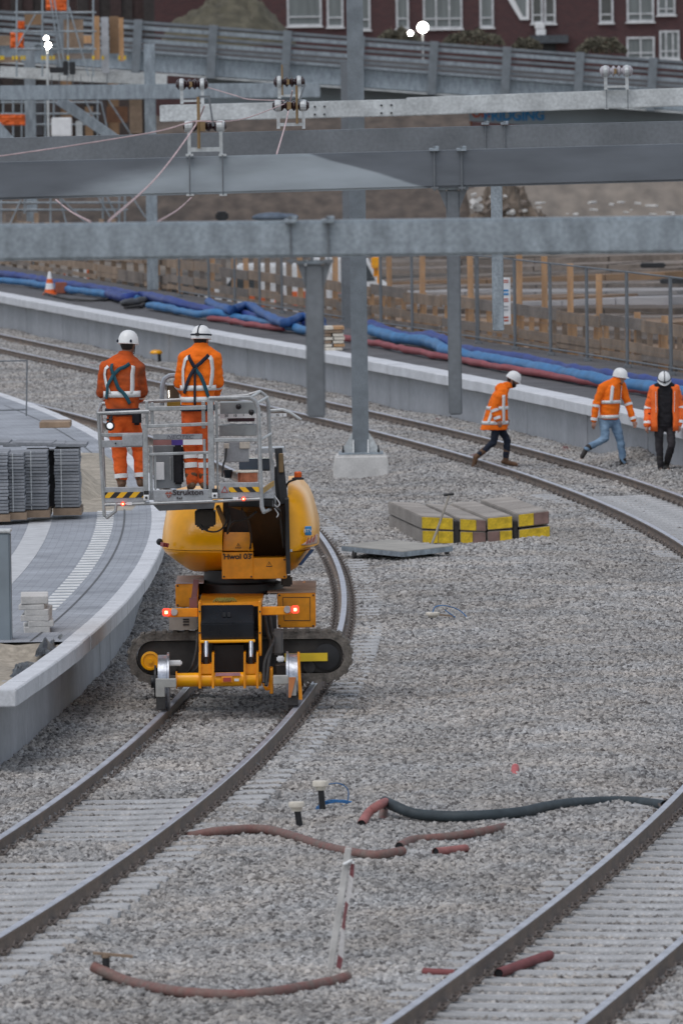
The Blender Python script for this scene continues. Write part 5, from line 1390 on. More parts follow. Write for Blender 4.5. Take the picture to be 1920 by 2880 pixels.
# centre boxes between the shells
mb(624, 1553, 713, 1628, 97.95, .5, 'front_box', orange, bevel=.006)
mb(712, 1568, 806, 1628, 97.953, .5, 'front_box', orange, bevel=.006)
m = MB(); m.loft([[P(626, 1549, 98.0), P(714, 1549, 98.0), P(714, 1549, 98.9), P(626, 1549, 98.9)], [P(630, 1497, 98.22), P(706, 1497, 98.22), P(706, 1497, 98.9), P(630, 1497, 98.9)]])
ub = m.build('upper_box', orange, mc, bevel=.006)
c = P(668, 1566, 97.94); text_obj('fleet_number', 'Hwol 03', inkblack, .085, (c.x, 97.946, c.z), mc, squash=1.08, bold=.002)
for x, y, Y in ((670, 1535, 97.97), (757, 1587, 97.945)):
    c = P(x, y, Y); s_ = .036
    m = MB(); m.prism([V(c.x - s_, Y, c.z - s_ * .8), V(c.x + s_, Y, c.z - s_ * .8), V(c.x, Y, c.z + s_ * .95)], (0, .004, 0)); w_ = m.build('warning_triangle', inkblack, mc)
    s_ *= .78; m = MB(); m.prism([V(c.x - s_, Y - .003, c.z - s_ * .72), V(c.x + s_, Y - .003, c.z - s_ * .72), V(c.x, Y - .003, c.z + s_ * .85)], (0, .003, 0)); m.build('triangle_face', orange, w_)
    m = MB(); m.bar(V(c.x + .005, Y - .005, c.z + .014), V(c.x - .004, Y - .005, c.z - .002), .004, .005); m.bar(V(c.x + .004, Y - .005, c.z), V(c.x - .003, Y - .005, c.z - .018), .004, .005); m.build('bolt_symbol', inkblack, w_)
for x, y, Y in ((630, 1559, 97.94), (707, 1559, 97.94), (630, 1622, 97.94), (707, 1622, 97.94), (800, 1574, 97.943), (800, 1622, 97.943), (500, 1648, 98.29), (552, 1648, 98.29), (500, 1702, 98.29), (786, 1674, 98.19), (881, 1674, 98.19), (881, 1760, 98.19), (786, 1760, 98.19), (562, 1720, 96.74), (562, 1780, 96.74), (731, 1720, 96.74), (731, 1780, 96.74)):
    c = P(x, y, Y); m = MB(); m.lathe([(.012, 0), (.012, .008), (.006, .010)], c, (0, -1, 0), 6); m.build('panel_bolt', darkbrown, mc)
for pts in (((795, 1680), (872, 1680), (872, 1745), (800, 1745)), ):
    for i in range(4):
        a, b = pts[i], pts[(i + 1) % 4]; m = MB(); m.bar(P(*a, 98.196), P(*b, 98.196), .006, .006); m.build('door_seam', darkbrown, rbox)
tubep([(640, 1500, 98.0), (655, 1470, 97.7), (690, 1462, 97.5), (720, 1440, 97.3)], .014, rubber)
tubep([(700, 1560, 98.1), (706, 1520, 97.9), (700, 1470, 97.6), (680, 1432, 97.3)], .012, rubber)
tubep([(798, 1540, 97.95), (790, 1480, 97.8), (782, 1430, 97.6)], .014, rubber)
# dark bay, boom and black uprights
mb(626, 1380, 806, 1620, 99.0, .3, 'engine_bay_wall', dark, bevel=0)
m = MB(); m.loft([[P(x, y, Y) for x, y, Y in ((716, 1568, 98.3), (804, 1568, 98.3), (804, 1568, 98.75), (716, 1568, 98.75))],
                  [P(x, y, Y) for x, y, Y in ((690, 1440, 97.6), (790, 1440, 97.6), (790, 1425, 98.1), (690, 1425, 98.1))],
                  [P(x, y, Y) for x, y, Y in ((640, 1425, 97.2), (770, 1425, 97.2), (770, 1405, 97.7), (640, 1405, 97.7))]])
m.build('lifting_boom', mat('dark_brown_boom_steel', (.035, .024, .016), .45, .1, .3, 3), mc, bevel=.015)
m = MB(); m.bar(P(806, 1400, 98.0), P(811, 1612, 98.0), .05, .35, upv=(0, 1, 0)); m.bar(P(783, 1262, 98.3), P(800, 1420, 98.2), .09, .14, upv=(0, 1, 0)); m.build('black_upright', dark, mc, bevel=.01)
m = MB(); m.bpx(772, 1310, 800, 1405, 98.2, .3); m.build('black_link', dark, mc, bevel=.02)
m = MB(); m.loft([[P(x, y, 98.6) for x, y in ((720, 1262), (800, 1258), (806, 1272), (716, 1276))], [P(x, y, 99.6) for x, y in ((735, 1256), (798, 1254), (800, 1262), (735, 1264))]]); m.build('cab_roof_panel', mat('pale_grey_panel', (.42, .44, .46), .35, 0, .1), mc)
m = MB(); m.bpx(672, 1290, 770, 1325, 98.8, .2); m.build('cab_window', mat('blue_grey_glass', (.09, .12, .16), .12, 0, .2, 2), mc, bevel=.02)
m = MB(); m.bpx(784, 1275, 797, 1330, 98.15, .06); m.build('brass_pipe', brass, mc, bevel=.01)
# mechanism under the basket
m = MB(); m.bpx(548, 1435, 606, 1482, 97.4, .4); m.bpx(560, 1478, 590, 1492, 97.45, .3); m.build('levelling_head', darkbrown, mc, bevel=.02)
m = MB(); m.bar(P(612, 1424, 97.3), P(634, 1478, 97.5), .04, .05); m.build('tan_cylinder', brass, mc, bevel=.006)
tubep([(565, 1475, 97.3), (580, 1492, 97.2), (610, 1495, 97.2), (632, 1478, 97.25), (638, 1450, 97.3), (630, 1425, 97.3)], .010, rubber)
tubep([(640, 1430, 97.3), (648, 1460, 97.2), (640, 1490, 97.2)], .010, rubber)
tubep([(772, 1395, 97.2), (786, 1415, 97.1), (780, 1425, 97.1), (772, 1420, 97.15)], .007, whitepaint)
tubep([(772, 1430, 97.2), (782, 1445, 97.1), (778, 1455, 97.1)], .007, whitepaint)
# beacon
tubep([(803, 1372, 98.3), (812, 1356, 98.2), (832, 1348, 98.1)], .012, rubber, 'beacon_stalk')
c = P(838, 1349, 98.1); m = MB(); m.lathe([(.07, 0), (.07, .02), (.04, .03)], c, seg=16); bc = m.build('beacon_base', dark, mc)
m = MB(); m.lathe([(.042, .03), (.045, .05), (.045, .08), (.03, .095)], c, seg=16); m.build('beacon_lens', amber, bc, smooth=True)
# ------------------------------------------------------------------ basket (one thing with the machine)
KY, KB = 96.7, 97.75                                # front and back of the basket
def tb_(pts, r=.022, mt=alu, name='frame_tube', seg=8):
    m = MB(); m.tube([P(*p) for p in pts], r, seg); return m.build(name, mt, mc, smooth=True)
def rect(x0, y0, x1, y1, Y=KY, d=.04, mt=alu, name='frame_bar', bevel=.006): return mb(x0, y0, x1, y1, Y, d, name, mt, bevel=bevel)
floor = MB(); a, b = P(290, 1388, KY), P(770, 1381, KY); floor.box(((a.x + b.x) / 2, (KY + KB) / 2 + .04, P(530, 1386, KY + .5).z - .026), (b.x - a.x, KB - KY, .05)); floor.build('basket_floor', alup, mc)
# left wing
tb_([(277, 1166, KY), (283, 1260, KY), (290, 1380, KY), (294, 1450, KY), (300, 1457, KY), (325, 1438, KY), (328, 1414, KY)], .020)
tb_([(284, 1134, KB), (290, 1260, KB), (296, 1400, KB)], .018)
tb_([(275, 1163, KY), (420, 1157, KY)], .022); tb_([(275, 1163, KY), (285, 1136, KB)], .018)
tb_([(285, 1136, KB), (440, 1128, KB), (600, 1120, KB), (700, 1112, KB)], .022)
rect(280, 1218, 405, 1228); rect(280, 1238, 402, 1258, KY - .004, .03, alup, 'side_plate_panel'); 
for x, y in ((326, 1247), (347, 1247), (368, 1247), (388, 1247)): m = MB(); c = P(x, y, KY - .006); m.lathe([(.010, 0), (.010, .012)], c, (0, -1, 0), 8); m.build('panel_bolt', dark, mc)
rect(344, 1222, 402, 1255, KY - .02, .012, alup, 'hinge_plate')
rect(289, 1370, 410, 1414, KY, .03, alup, 'kick_plate')
hz = rect(296, 1384, 408, 1400, KY - .006, .005, hazard, 'hazard_stripe', 0)
tb_([(292, 1420, KY), (430, 1416, KY), (606, 1410, KY), (735, 1403, KY)], .018)
# gate posts
for x0, x1, y0, y1 in ((402, 417, 1192, 1404), (585, 602, 1118, 1400), (409, 418, 1128, 1200), (424, 433, 1132, 1200), (567, 578, 1128, 1205), (421, 430, 1255, 1395), (572, 580, 1235, 1380), (434, 440, 1280, 1378)):
    rect(x0, y0, x1, y1, KY - .01 if x1 - x0 > 12 else KY + .05, .045, alu, 'gate_post')
for x, y in ((412, 1400), (604, 1394)):
    rect(x - 8, y - 8, x + 8, y + 8, KY - .05, .03, whitepaint, 'latch_block'); c = P(x, y, KY - .05); m = MB(); m.lathe([(.015, 0), (.015, .01)], c, (0, -1, 0), 10); m.build('latch_pin', dark, mc)
    rect(x - 7, y - 20, x + 7, y - 9, KY - .045, .03, dark, 'latch_sleeve')
rect(405, 1378, 418, 1408, KY - .012, .02, alup, 'post_foot')
for x0, x1, ya, yb, r in ((418, 580, 1150, 1146, .030), (410, 594, 1199, 1192, .024), (418, 600, 1278, 1272, .020)):
    a, b = P(x0, ya, KY + .02), P(x1, yb, KY + .02); m = MB(); m.bar(a, b, .035, r * 1.6); m.build('gate_rail', alu, mc, bevel=.005)
pn = rect(431, 1221, 570, 1236, KY + .06, .02, alup, 'brand_panel')
c = P(506, 1229, KY + .05); text_obj('panel_lettering', 'NEOTEC', mat('faded_grey_print', (.16, .15, .18), .6), .062, (c.x, KY + .055, c.z), pn, squash=1.25, shear=.3)
rect(431, 1237, 483, 1252, KY + .055, .02, brownred, 'colour_panel', 0); rect(483, 1237, 515, 1252, KY + .054, .02, purple, 'colour_panel', 0); rect(515, 1236, 570, 1251, KY + .055, .02, whitepaint, 'colour_panel', 0)
# centre kick plate with lettering
kp = rect(432, 1377, 598, 1410, KY - .004, .03, alup, 'name_plate')
c = P(529, 1385, KY - .01); text_obj('name_lettering', 'Strukton', mat('dark_red_black_print', (.035, .02, .025), .6), .088, (c.x, KY - .012, c.z), kp, squash=1.12, bold=.0015)
c = P(505, 1401, KY - .01); text_obj('name_lettering', 'Rail', mat('dark_red_black_print', (.035, .02, .025), .6), .042, (c.x, KY - .012, c.z), kp, squash=1.1)
c = P(475, 1391, KY - .012)
m = MB()
for dx, dz, r_ in ((-.018, .012, .024), (.018, .012, .024), (0, -.014, .026)):
    m.prism([V(c.x + dx + r_ * math.cos(q), KY - .012 - .001 * dx, c.z + dz + r_ * math.sin(q)) for q in (0, math.pi / 2, math.pi, 3 * math.pi / 2)], (0, .006, 0))
em = m.build('red_emblem', mat('emblem_red', (.34, .10, .07), .6), kp)
m = MB(); m.box((c.x, KY - .016, c.z - .002), (.05, .004, .006)); m.box((c.x, KY - .016, c.z - .01), (.006, .004, .035)); m.build('emblem_cross', alup, em)
m = MB(); m.loft([[P(x, y, Y) for x, y, Y in ((430, 1419, KY), (606, 1412, KY), (606, 1412, KB), (430, 1419, KB))], [P(x, y, Y) for x, y, Y in ((448, 1437, KY + .05), (602, 1430, KY + .05), (602, 1430, KB), (448, 1437, KB))]]); m.build('under_tray', mat('mid_grey_tray', (.17, .18, .19), .6), mc)
# right wing
rect(617, 1357, 735, 1401, KY, .03, alup, 'kick_plate')
rect(644, 1370, 730, 1384, KY - .006, .005, hazard2, 'hazard_stripe', 0)
c = P(632, 1378, KY - .008); m = MB(); m.prism([V(c.x - .042, KY - .006, c.z - .03), V(c.x + .042, KY - .006, c.z - .03), V(c.x, KY - .006, c.z + .045)], (0, .005, 0)); w_ = m.build('warning_triangle', redp, mc)
m = MB(); m.prism([V(c.x - .026, KY - .009, c.z - .021), V(c.x + .026, KY - .009, c.z - .021), V(c.x, KY - .009, c.z + .026)], (0, .003, 0)); m.build('triangle_face', alup, w_)
tb_([(588, 1120, KY), (640, 1119, KY), (702, 1118, KY), (718, 1127, KY), (727, 1150, KY), (731, 1290, KY), (736, 1425, KY), (742, 1440, KY)], .024)
tb_([(702, 1110, KB), (731, 1101, KB), (746, 1112, KB), (754, 1135, KB), (759, 1240, KB), (766, 1340, KB), (772, 1415, KB), (768, 1428, KB), (742, 1440, KY)], .022)
for a, b in (((704, 1118, KY), (731, 1101, KB)), ((724, 1133, KY), (752, 1117, KB)), ((736, 1235, KY), (762, 1220, KB)), ((736, 1400, KY), (770, 1385, KB))): tb_([a, b], .016, galvl)
rect(602, 1232, 728, 1243, KY + .0, .04)
rect(608, 1130, 614, 1400, KY + .06, .04, alu, 'gate_post')
# side banner panel on the right end
m = MB(); m.loft([[P(738, 1372, KY + .02), P(768, 1352, KB - .05), P(768, 1366, KB - .05), P(738, 1388, KY + .02)], [P(741, 1372, KY + .02), P(771, 1352, KB - .05), P(771, 1366, KB - .05), P(741, 1388, KY + .02)]]); m.build('yellow_side_plate', mat('dull_yellow_plate', (.55, .33, .08), .6), mc)
# red basket lamps
for x, y in ((346, 1417), (685, 1403)):
    lamp(x, y, KY - .05, 12, lampred, nm='marker_light'); rect(x + 10 if x < 500 else x - 30, y - 4, x + 26 if x < 500 else x - 14, y + 4, KY - .02, .02, whitepaint, 'white_marker', .003)
# equipment at the back: measuring arm, grey cabinets, control arch
rect(619, 1131, 722, 1166, KB + .1, .3, mat('grey_green_box', (.33, .35, .35), .6), 'equipment_box'); rect(617, 1196, 722, 1226, KB + .1, .3, mat('grey_green_box', (.33, .35, .35), .6), 'equipment_box')
rect(640, 1170, 716, 1186, KB + .12, .2, mat('dark_wine_panel', (.06, .02, .03), .5), 'wine_red_panel')
rl = rect(619, 1164, 735, 1176, KB + .05, .02, whitepaint, 'measuring_rule', 0); rl2 = rect(735, 1163, 806, 1172, KB + .06, .02, whitepaint, 'measuring_rule', 0)
for x, t_, pr in ((637, '20', rl), (661, '10', rl), (733, '20', rl2), (781, '40', rl2)):
    c = P(x, 1169 if x < 720 else 1167, KB + .04); text_obj('rule_figure', t_, inkblack, .042, (c.x, KB + .045, c.z), pr)
for x in (685, 709, 757, 795): c = P(x, 1167, KB + .04); m = MB(); m.box((c.x, KB + .045, c.z), (.005, .004, .03)); m.build('rule_tick', inkblack, rl)
tb_([(758, 1155, KB + .1), (795, 1152, KB + .1), (815, 1160, KB + .1), (847, 1181, KB + .1)], .018, galvl, 'measuring_arm')
for x, y in ((668, 1140), (704, 1156)): m = MB(); c = P(x, y, KB); m.lathe([(.02, 0), (.035, .05), (.02, .08)], c, (.3, -1, -.3), 12); m.build('black_spotlight', dark, mc, smooth=True)
rect(630, 1243, 700, 1300, KB + .1, .05, alup, 'back_panel'); rect(674, 1243, 703, 1262, KB + .08, .05, cream, 'terminal_box'); rect(630, 1247, 645, 1262, KB, .05, cream, 'socket_box')
tubep([(637, 1262, KB), (634, 1290, KB - .1), (628, 1310, KB - .2), (626, 1340, KB - .3)], .012, rubber)
cab = rect(432, 1252, 508, 1374, KB - .35, .35, mat('mid_grey_cabinet', (.20, .21, .22), .5), 'control_cabinet'); rect(478, 1285, 482, 1350, KB - .36, .01, alu, 'cabinet_edge'); rect(437, 1300, 463, 1350, KB - .37, .012, whitepaint, 'cabinet_sheet')
rect(488, 1252, 516, 1362, KB - .42, .1, blackcloth, 'cabinet_gap_shade', .02)  # black block stands in for the shade in the gap beside the cabinet
m = MB(); pts = []
m.tube([P(456, 1140, KB + .1), P(457, 1085, KB + .1), P(462, 1066, KB + .1), P(476, 1057, KB + .1), P(500, 1055, KB + .1)], .03, 8); m.build('control_arch', mat('blue_grey_tube', (.34, .38, .42), .4, .2), mc, smooth=True)
sc_ = rect(470, 1084, 504, 1128, KB + .12, .12, mat('dark_bronze_box', (.09, .06, .03), .4), 'control_box', .01); rect(474, 1098, 476, 1118, KB + .11, .01, mat('lit_strip', (1, 1, 1), .5, emit=(1, .97, .9), estr=4), 'lit_strip', 0); rect(470, 1130, 508, 1148, KB + .1, .1, mat('mustard_panel', (.40, .25, .03), .6), 'mustard_panel')
m = MB(); c = P(310, 1197, KY - .05); m.lathe([(.03, 0), (.055, .03), (.05, .045)], c, (0, -1, -.1), 16); wl_ = m.build('work_lamp', dark, mc, smooth=True); m = MB(); m.lathe([(.036, 0), (.03, .012)], c + V(0, -.046, 0), (0, -1, 0), 14); m.build('lamp_lens', mat('lit_white_lens', (1, 1, 1), .3, emit=(.85, .92, 1), estr=.3), wl_)
c = P(310, 1196, KY - .05); m = MB(); m.tube([c + V(.02, .1, .1), c + V(.0, .0, .04)], .012, 6); m.build('lamp_bracket', dark, mc)
# loose gear in the basket
c = P(697, 1355, KY + .35); sp_ = empty('copper_wire_spool', c, 'spool of bright copper wire standing in the right of the basket', 'spool')
m = MB(); m.lathe([(.115, 0), (.115, .11)], c, seg=24); m.build('copper_winding', copper, sp_, smooth=True)
m = MB(); m.lathe([(.16, .11), (.165, .118), (.16, .128)], c, seg=24); m.build('spool_flange', cream, sp_, smooth=True)
c = P(642, 1344, KY + .3); bk = empty('black_bucket', c, 'small black bucket beside the copper spool', 'bucket'); m = MB(); m.lathe([(.04, 0), (.056, .09), (.05, .09), (.036, .01)], c, seg=18); m.build('bucket_body', blackgloss, bk, smooth=True)
#@@PEOPLE
# ------------------------------------------------------------------ people
def organic(name, parts, mt, parent, voxel=.011, smooth=3):
    """union of overlapping closed shapes into one continuous skin"""
    org = ORG[parent.name]; me = bpy.data.meshes.new(name)
    me.from_pydata([p - org for p in parts.v], [], parts.f)
    b = bmesh.new(); b.from_mesh(me); bmesh.ops.recalc_face_normals(b, faces=b.faces); b.to_mesh(me); b.free()
    tmp = bpy.data.objects.new(name, me); COL.objects.link(tmp)
    r = tmp.modifiers.new('r', 'REMESH'); r.mode = 'VOXEL'; r.voxel_size = voxel
    s = tmp.modifiers.new('s', 'SMOOTH'); s.iterations = smooth; s.factor = .5
    dg = bpy.context.evaluated_depsgraph_get(); nm = bpy.data.meshes.new_from_object(tmp.evaluated_get(dg))
    bpy.data.objects.remove(tmp)
    if name in ('jacket', 'trousers', 'sleeves'):                  # cloth creases
        sd_ = 3.1 * (len(parts.v) % 17)
        nrm_ = [v.normal.copy() for v in nm.vertices]
        for v, nv in zip(nm.vertices, nrm_):
            c = v.co; q = Vector((c.x * 8, c.y * 8, c.z * 15 + 3 * c.x))
            v.co = c + nv * (.011 * noise.noise(q + Vector((sd_, 0, 0))) + .005 * noise.noise(q * 2.3))
    nm.materials.clear(); nm.materials.append(mt); nm.polygons.foreach_set('use_smooth', [True] * len(nm.polygons)); nm.name = name
    o = bpy.data.objects.new(name, nm); COL.objects.link(o); o.parent = parent; ORG[o.name] = org.copy()
    return o
def person(label, foot_px, Y, zfoot, J, face, head, torso, cl):
    """J: joints in photo pixels + depth offset; face: facing angle (0 = away from the camera, pi = towards it, -pi/2 = to the right)"""
    k = F / Y
    g0 = P(foot_px[0], foot_px[1], Y); dz = zfoot - g0.z
    def W(q): p = P(q[0], q[1], Y); return V(p.x, Y + q[2], p.z + dz)
    root = empty('person', (g0.x, Y, zfoot), label, 'person')
    fx = V(math.cos(face), math.sin(face), 0)                      # right-hand direction of the person
    fy = V(-math.sin(face), math.cos(face), 0)                     # facing direction
    j = {n: W(q) for n, q in J.items()}
    rings = [(W(c), a, b, ph) for c, a, b, ph in torso]            # bottom to top
    def ring(t, off=0.0, ang=None):
        i = min(int(t), len(rings) - 2); u = t - i
        c = rings[i][0].lerp(rings[i + 1][0], u); a = rings[i][1] * (1 - u) + rings[i + 1][1] * u + off; b = rings[i][2] * (1 - u) + rings[i + 1][2] * u + off
        ph = face + rings[i][3] * (1 - u) + rings[i + 1][3] * u
        ux = V(math.cos(ph), math.sin(ph), 0); uy = V(-math.sin(ph), math.cos(ph), 0)
        f = lambda th: c + ux * a * math.copysign(abs(math.cos(th)) ** .8, math.cos(th)) + uy * b * math.copysign(abs(math.sin(th)) ** .8, math.sin(th))
        return f(ang) if ang is not None else f
    def loft_torso(m, t0, t1, off, n=10):
        m.loft([[ring(t0 + (t1 - t0) * i / n, off)(2 * math.pi * q / 20) for q in range(20)] for i in range(n + 1)])
    T = len(rings) - 1
    # ---- body
    b = MB(); hc = W(head['c']); hr = head.get('r', .098); tilt = head.get('tilt', 0); yaw = face + head.get('yaw', 0)
    HR = (Matrix.Rotation(yaw, 3, 'Z') @ Matrix.Rotation(tilt, 3, 'X'))
    b.ell(hc, (.076, .094, .115), HR); b.ell(hc + HR @ V(0, .03, -.07), (.055, .06, .05), HR)
    b.cap(hc + HR @ V(0, .088, .0), hc + HR @ V(0, .112, -.03), .010, .016)                       # nose
    b.ell(hc + HR @ V(0, .088, -.062), (.026, .014, .008), HR)                                    # lips
    for s in (-1, 1): b.ell(hc + HR @ V(s * .077, -.01, -.01), (.012, .022, .034), HR)
    nb = rings[-1][0]; b.cap(hc + HR @ V(0, -.02, -.06), nb, .056, .064)
    loft_torso(b, 0, T, -.03)
    AR = cl.get('arm', (.062, .05, .04))
    for s in 'LR':
        b.cap(j['sh' + s], j['el' + s], AR[0] - .012, AR[1] - .010); b.cap(j['el' + s], j['wr' + s], AR[1] - .010, .028)
        hd = (j['wr' + s] - j['el' + s]).normalized(); side = fx * (-1 if s == 'L' else 1)
        pal = j['wr' + s] + hd * .085; w_ = hd.cross(V(0, 0, 1)); w_ = fy if w_.length < .3 else w_.normalized(); w_ = (fy - hd * fy.dot(hd)).normalized(); nrm = hd.cross(w_).normalized()
        b.cap(j['wr' + s], pal, .027, .034)
        for i in range(4):
            base = pal + w_ * (-.027 + .018 * i); ln = (.055, .066, .070, .058)[i]; inn = nrm * (-.018 if (nrm.dot(side) > 0) else .018)
            mid = base + hd * ln * .55 + inn * .4; tip = mid + hd * ln * .35 + inn
            b.cap(base, mid, .0095, .009, 7); b.cap(mid, tip, .009, .008, 7)
        th0 = j['wr' + s] + hd * .03 + w_ * .028; th1 = th0 + hd * .035 + w_ * .022; b.cap(th0, th1, .012, .010, 7); b.cap(th1, th1 + hd * .03, .010, .009, 7)
    LR = cl.get('leg', (.092, .066, .05))
    for s in 'LR':
        b.cap(j['hp' + s], j['kn' + s], LR[0] - .014, LR[1] - .012); b.cap(j['kn' + s], j['an' + s], LR[1] - .012, LR[2] - .012)
        b.cap(j['an' + s], j['to' + s], .036, .03)
    body = organic('body', b, cl.get('skin', skin), root, .0095, 2)
    for s in (-1, 1):
        m = MB(); m.ell(hc + HR @ V(s * .032, .086, .005), (.014, .008, .009), HR, 8, 6); m.build('eye', inkblack, body, smooth=True)
    # ---- hair and beard
    h = MB(); h.ell(hc + HR @ V(0, -.022, .01), (.083, .085, .105), HR); organic('hair', h, hairm, root, .012, 2)
    if cl.get('beard'):
        h = MB(); h.ell(hc + HR @ V(0, .052, -.085), (.056, .05, .05), HR); 
        for s in (-1, 1): h.cap(hc + HR @ V(s * .068, .02, -.02), hc + HR @ V(s * .045, .055, -.085), .018, .024)
        organic('beard', h, hairm, root, .010, 2)
    # ---- jacket
    jm = cl['jacket']; jk = MB(); t0 = cl.get('jk0', 0)
    loft_torso(jk, t0, T - .15, .012, 14)
    for s in 'LR':
        w_end = j['el' + s].lerp(j['wr' + s], cl.get('sleeve', .97))
        jk.cap(j['sh' + s], j['el' + s], AR[0] + .014, AR[1] + .012, 12); jk.cap(j['el' + s], w_end, AR[1] + .012, AR[2] + .010, 12)
        jk.cap(j['sh' + s], rings[-1][0].lerp(rings[-2][0], .5), AR[0] + .016, .08, 12)
    if cl.get('collar', True): jk.tube([nb + V(0, 0, -.05), nb + V(0, 0, .0) + fy * .005, nb + V(0, 0, .05) + fy * .012], [.10, .088, .078], 14)
    if cl.get('hood'): hp_ = nb - fy * .11 + V(0, 0, -.06); jk.ell(hp_, (.12, .09, .10)); jk.cap(hp_, hp_ - fy * .05 + V(0, 0, -.10), .08, .04)
    jacket = organic('jacket', jk, jm, root, .0115, 3)
    def band(t, wd, a0=0, a1=2 * math.pi, n=40, off=.019):
        m = MB(); vs = []
        for i in range(n + 1):
            th = a0 + (a1 - a0) * i / n
            p = ring(t, off, th); vs += [p - V(0, 0, wd / 2), p + V(0, 0, wd / 2)]
        m.add(vs, [(2 * i, 2 * i + 1, 2 * i + 3, 2 * i + 2) for i in range(n)]); o = m.build('reflective_band', reflect, jacket, smooth=True); z_ = o.modifiers.new('t', 'SOLIDIFY'); z_.thickness = .006; z_.offset = 0
    def strip(path, wd, mt_, nm, off=.020):
        """path of (t, angle)"""
        m = MB(); pts = []; n = 14
        for i in range(len(path) - 1):
            for q in range(n):
                u = q / n; pts.append((path[i][0] * (1 - u) + path[i + 1][0] * u, path[i][1] * (1 - u) + path[i + 1][1] * u))
        pts.append(path[-1]); Wp = [ring(t, off, a) for t, a in pts]; vs = []
        for i, p in enumerate(Wp):
            d = (Wp[min(i + 1, len(Wp) - 1)] - Wp[max(i - 1, 0)]).normalized()
            c_ = ring(pts[i][0], 0)(0).lerp(ring(pts[i][0], 0)(math.pi), .5); nrm = (p - c_); nrm.z = 0; nrm.normalize(); w_ = d.cross(nrm).normalized()
            vs += [p - w_ * wd / 2, p + w_ * wd / 2]
        m.add(vs, [(2 * i, 2 * i + 1, 2 * i + 3, 2 * i + 2) for i in range(len(Wp) - 1)]); o = m.build(nm, mt_, jacket, smooth=True); z_ = o.modifiers.new('t', 'SOLIDIFY'); z_.thickness = .007; z_.offset = 0
    def aband(s, u, wd=.05, lower=True):
        a, c_ = (j['el' + s], j['wr' + s]) if lower else (j['sh' + s], j['el' + s]); d = (c_ - a).normalized(); p = a.lerp(c_, u)
        r = (AR[1] + (AR[2] - AR[1]) * u + .018) if lower else (AR[0] + (AR[1] - AR[0]) * u + .019)
        m = MB(); m.tube([p - d * wd / 2, p + d * wd / 2], r, 18, caps=False); o = m.build('reflective_band', reflect, jacket, smooth=True)
    for bnd in cl.get('bands', []): band(*bnd)
    for st_ in cl.get('strips', []): strip(*st_)
    for ab in cl.get('abands', []): aband(*ab)
    # ---- trousers and boots
    t = MB(); loft_torso(t, 0, min(1.0, T), .004, 4); cuff = cl.get('cuff', .95)
    hips = (j['hpL'] + j['hpR']) / 2; t.ell(hips + V(0, 0, .02), (.155, .115, .13), Matrix.Rotation(face, 3, 'Z'))
    for s in 'LR':
        e = j['kn' + s].lerp(j['an' + s], cuff); t.cap(j['hp' + s], j['kn' + s], LR[0], LR[1], 14); t.cap(j['kn' + s], e, LR[1], LR[2] + (LR[1] - LR[2]) * (1 - cuff), 14)
    tr = organic('trousers', t, cl['trousers'], root, .0115, 3)
    for s, u, wd in cl.get('lbands', []):
        a, c_ = j['kn' + s], j['an' + s]; d = (c_ - a).normalized(); p = a.lerp(c_, u); r = LR[1] + (LR[2] - LR[1]) * u + .008
        m = MB(); m.tube([p - d * wd / 2, p + d * wd / 2], r, 18, caps=False); m.build('reflective_band', reflect, tr, smooth=True)
    for s in 'LR':
        m = MB(); up_ = j['kn' + s].lerp(j['an' + s], cl.get('boot_top', .72)); m.cap(up_, j['an' + s], LR[2] + .008, .05, 12)
        d = (j['to' + s] - j['an' + s]); hl = j['an' + s] - d.normalized() * .045 
        m.cap(j['an' + s] + V(0, 0, -.01), hl + V(0, 0, -.03), .046, .042, 10); m.cap(j['an' + s] + V(0, 0, -.02), j['to' + s] - d * .1, .048, .042, 10)
        organic('boot', m, cl.get('boots', boot), root, .010, 2)
    # ---- helmet
    HM = HR @ Matrix.Rotation(head.get('htilt', 0), 3, 'X')
    m = MB(); prof = [(.128, -.01), (.124, .02), (.118, .055), (.100, .095), (.068, .125), (.03, .138), (.004, .141)]
    rr = []
    for r_, z_ in prof:
        rr.append([hc + HM @ V(r_ * .88 * math.cos(2 * math.pi * q / 24), r_ * 1.08 * math.sin(2 * math.pi * q / 24), z_ + .022) for q in range(24)])
    m.loft(rr); hm = m.build('helmet', helmetw, root, smooth=True)
    m = MB(); rr = []
    for r_, z_, br in ((.112, -.012, 0), (.128, -.014, 0), (.134, -.020, .035), (.126, -.026, .03), (.112, -.02, 0)):
        rr.append([hc + HM @ V(r_ * .88 * math.cos(2 * math.pi * q / 24), (r_ * 1.08 + br * max(0, math.sin(2 * math.pi * q / 24)) ** 2) * math.sin(2 * math.pi * q / 24), z_ + .024) for q in range(24)])
    m.loft(rr); m.build('helmet_brim', helmetw, hm, smooth=True)
    if cl.get('lampstrap'):
        m = MB(); pts = [hc + HM @ V(.124 * .9 * math.cos(q / 24 * 2 * math.pi), .124 * 1.1 * math.sin(q / 24 * 2 * math.pi), .05) for q in range(25)]; m.tube(pts, .010, 6)
        pts = [hc + HM @ V(0, -.13 * 1.08 * math.cos(q / 12 * math.pi), .04 + .128 * math.sin(q / 12 * math.pi)) for q in range(13)]; m.tube(pts, .008, 6); m.build('head_lamp_strap', navy, hm, smooth=True)
        m = MB(); m.box(hc + HM @ V(0, -.142 if cl['lampstrap'] == 'b' else .142, .05), (.045, .03, .035)); m.build('head_lamp', dark, hm, bevel=.006)
    elif cl.get('dots'):
        for s in (-1, 1): m = MB(); m.ell(hc + HM @ V(s * .085, -.10, .03), (.014, .012, .018), HM); m.build('helmet_clip', navy, hm, smooth=True)
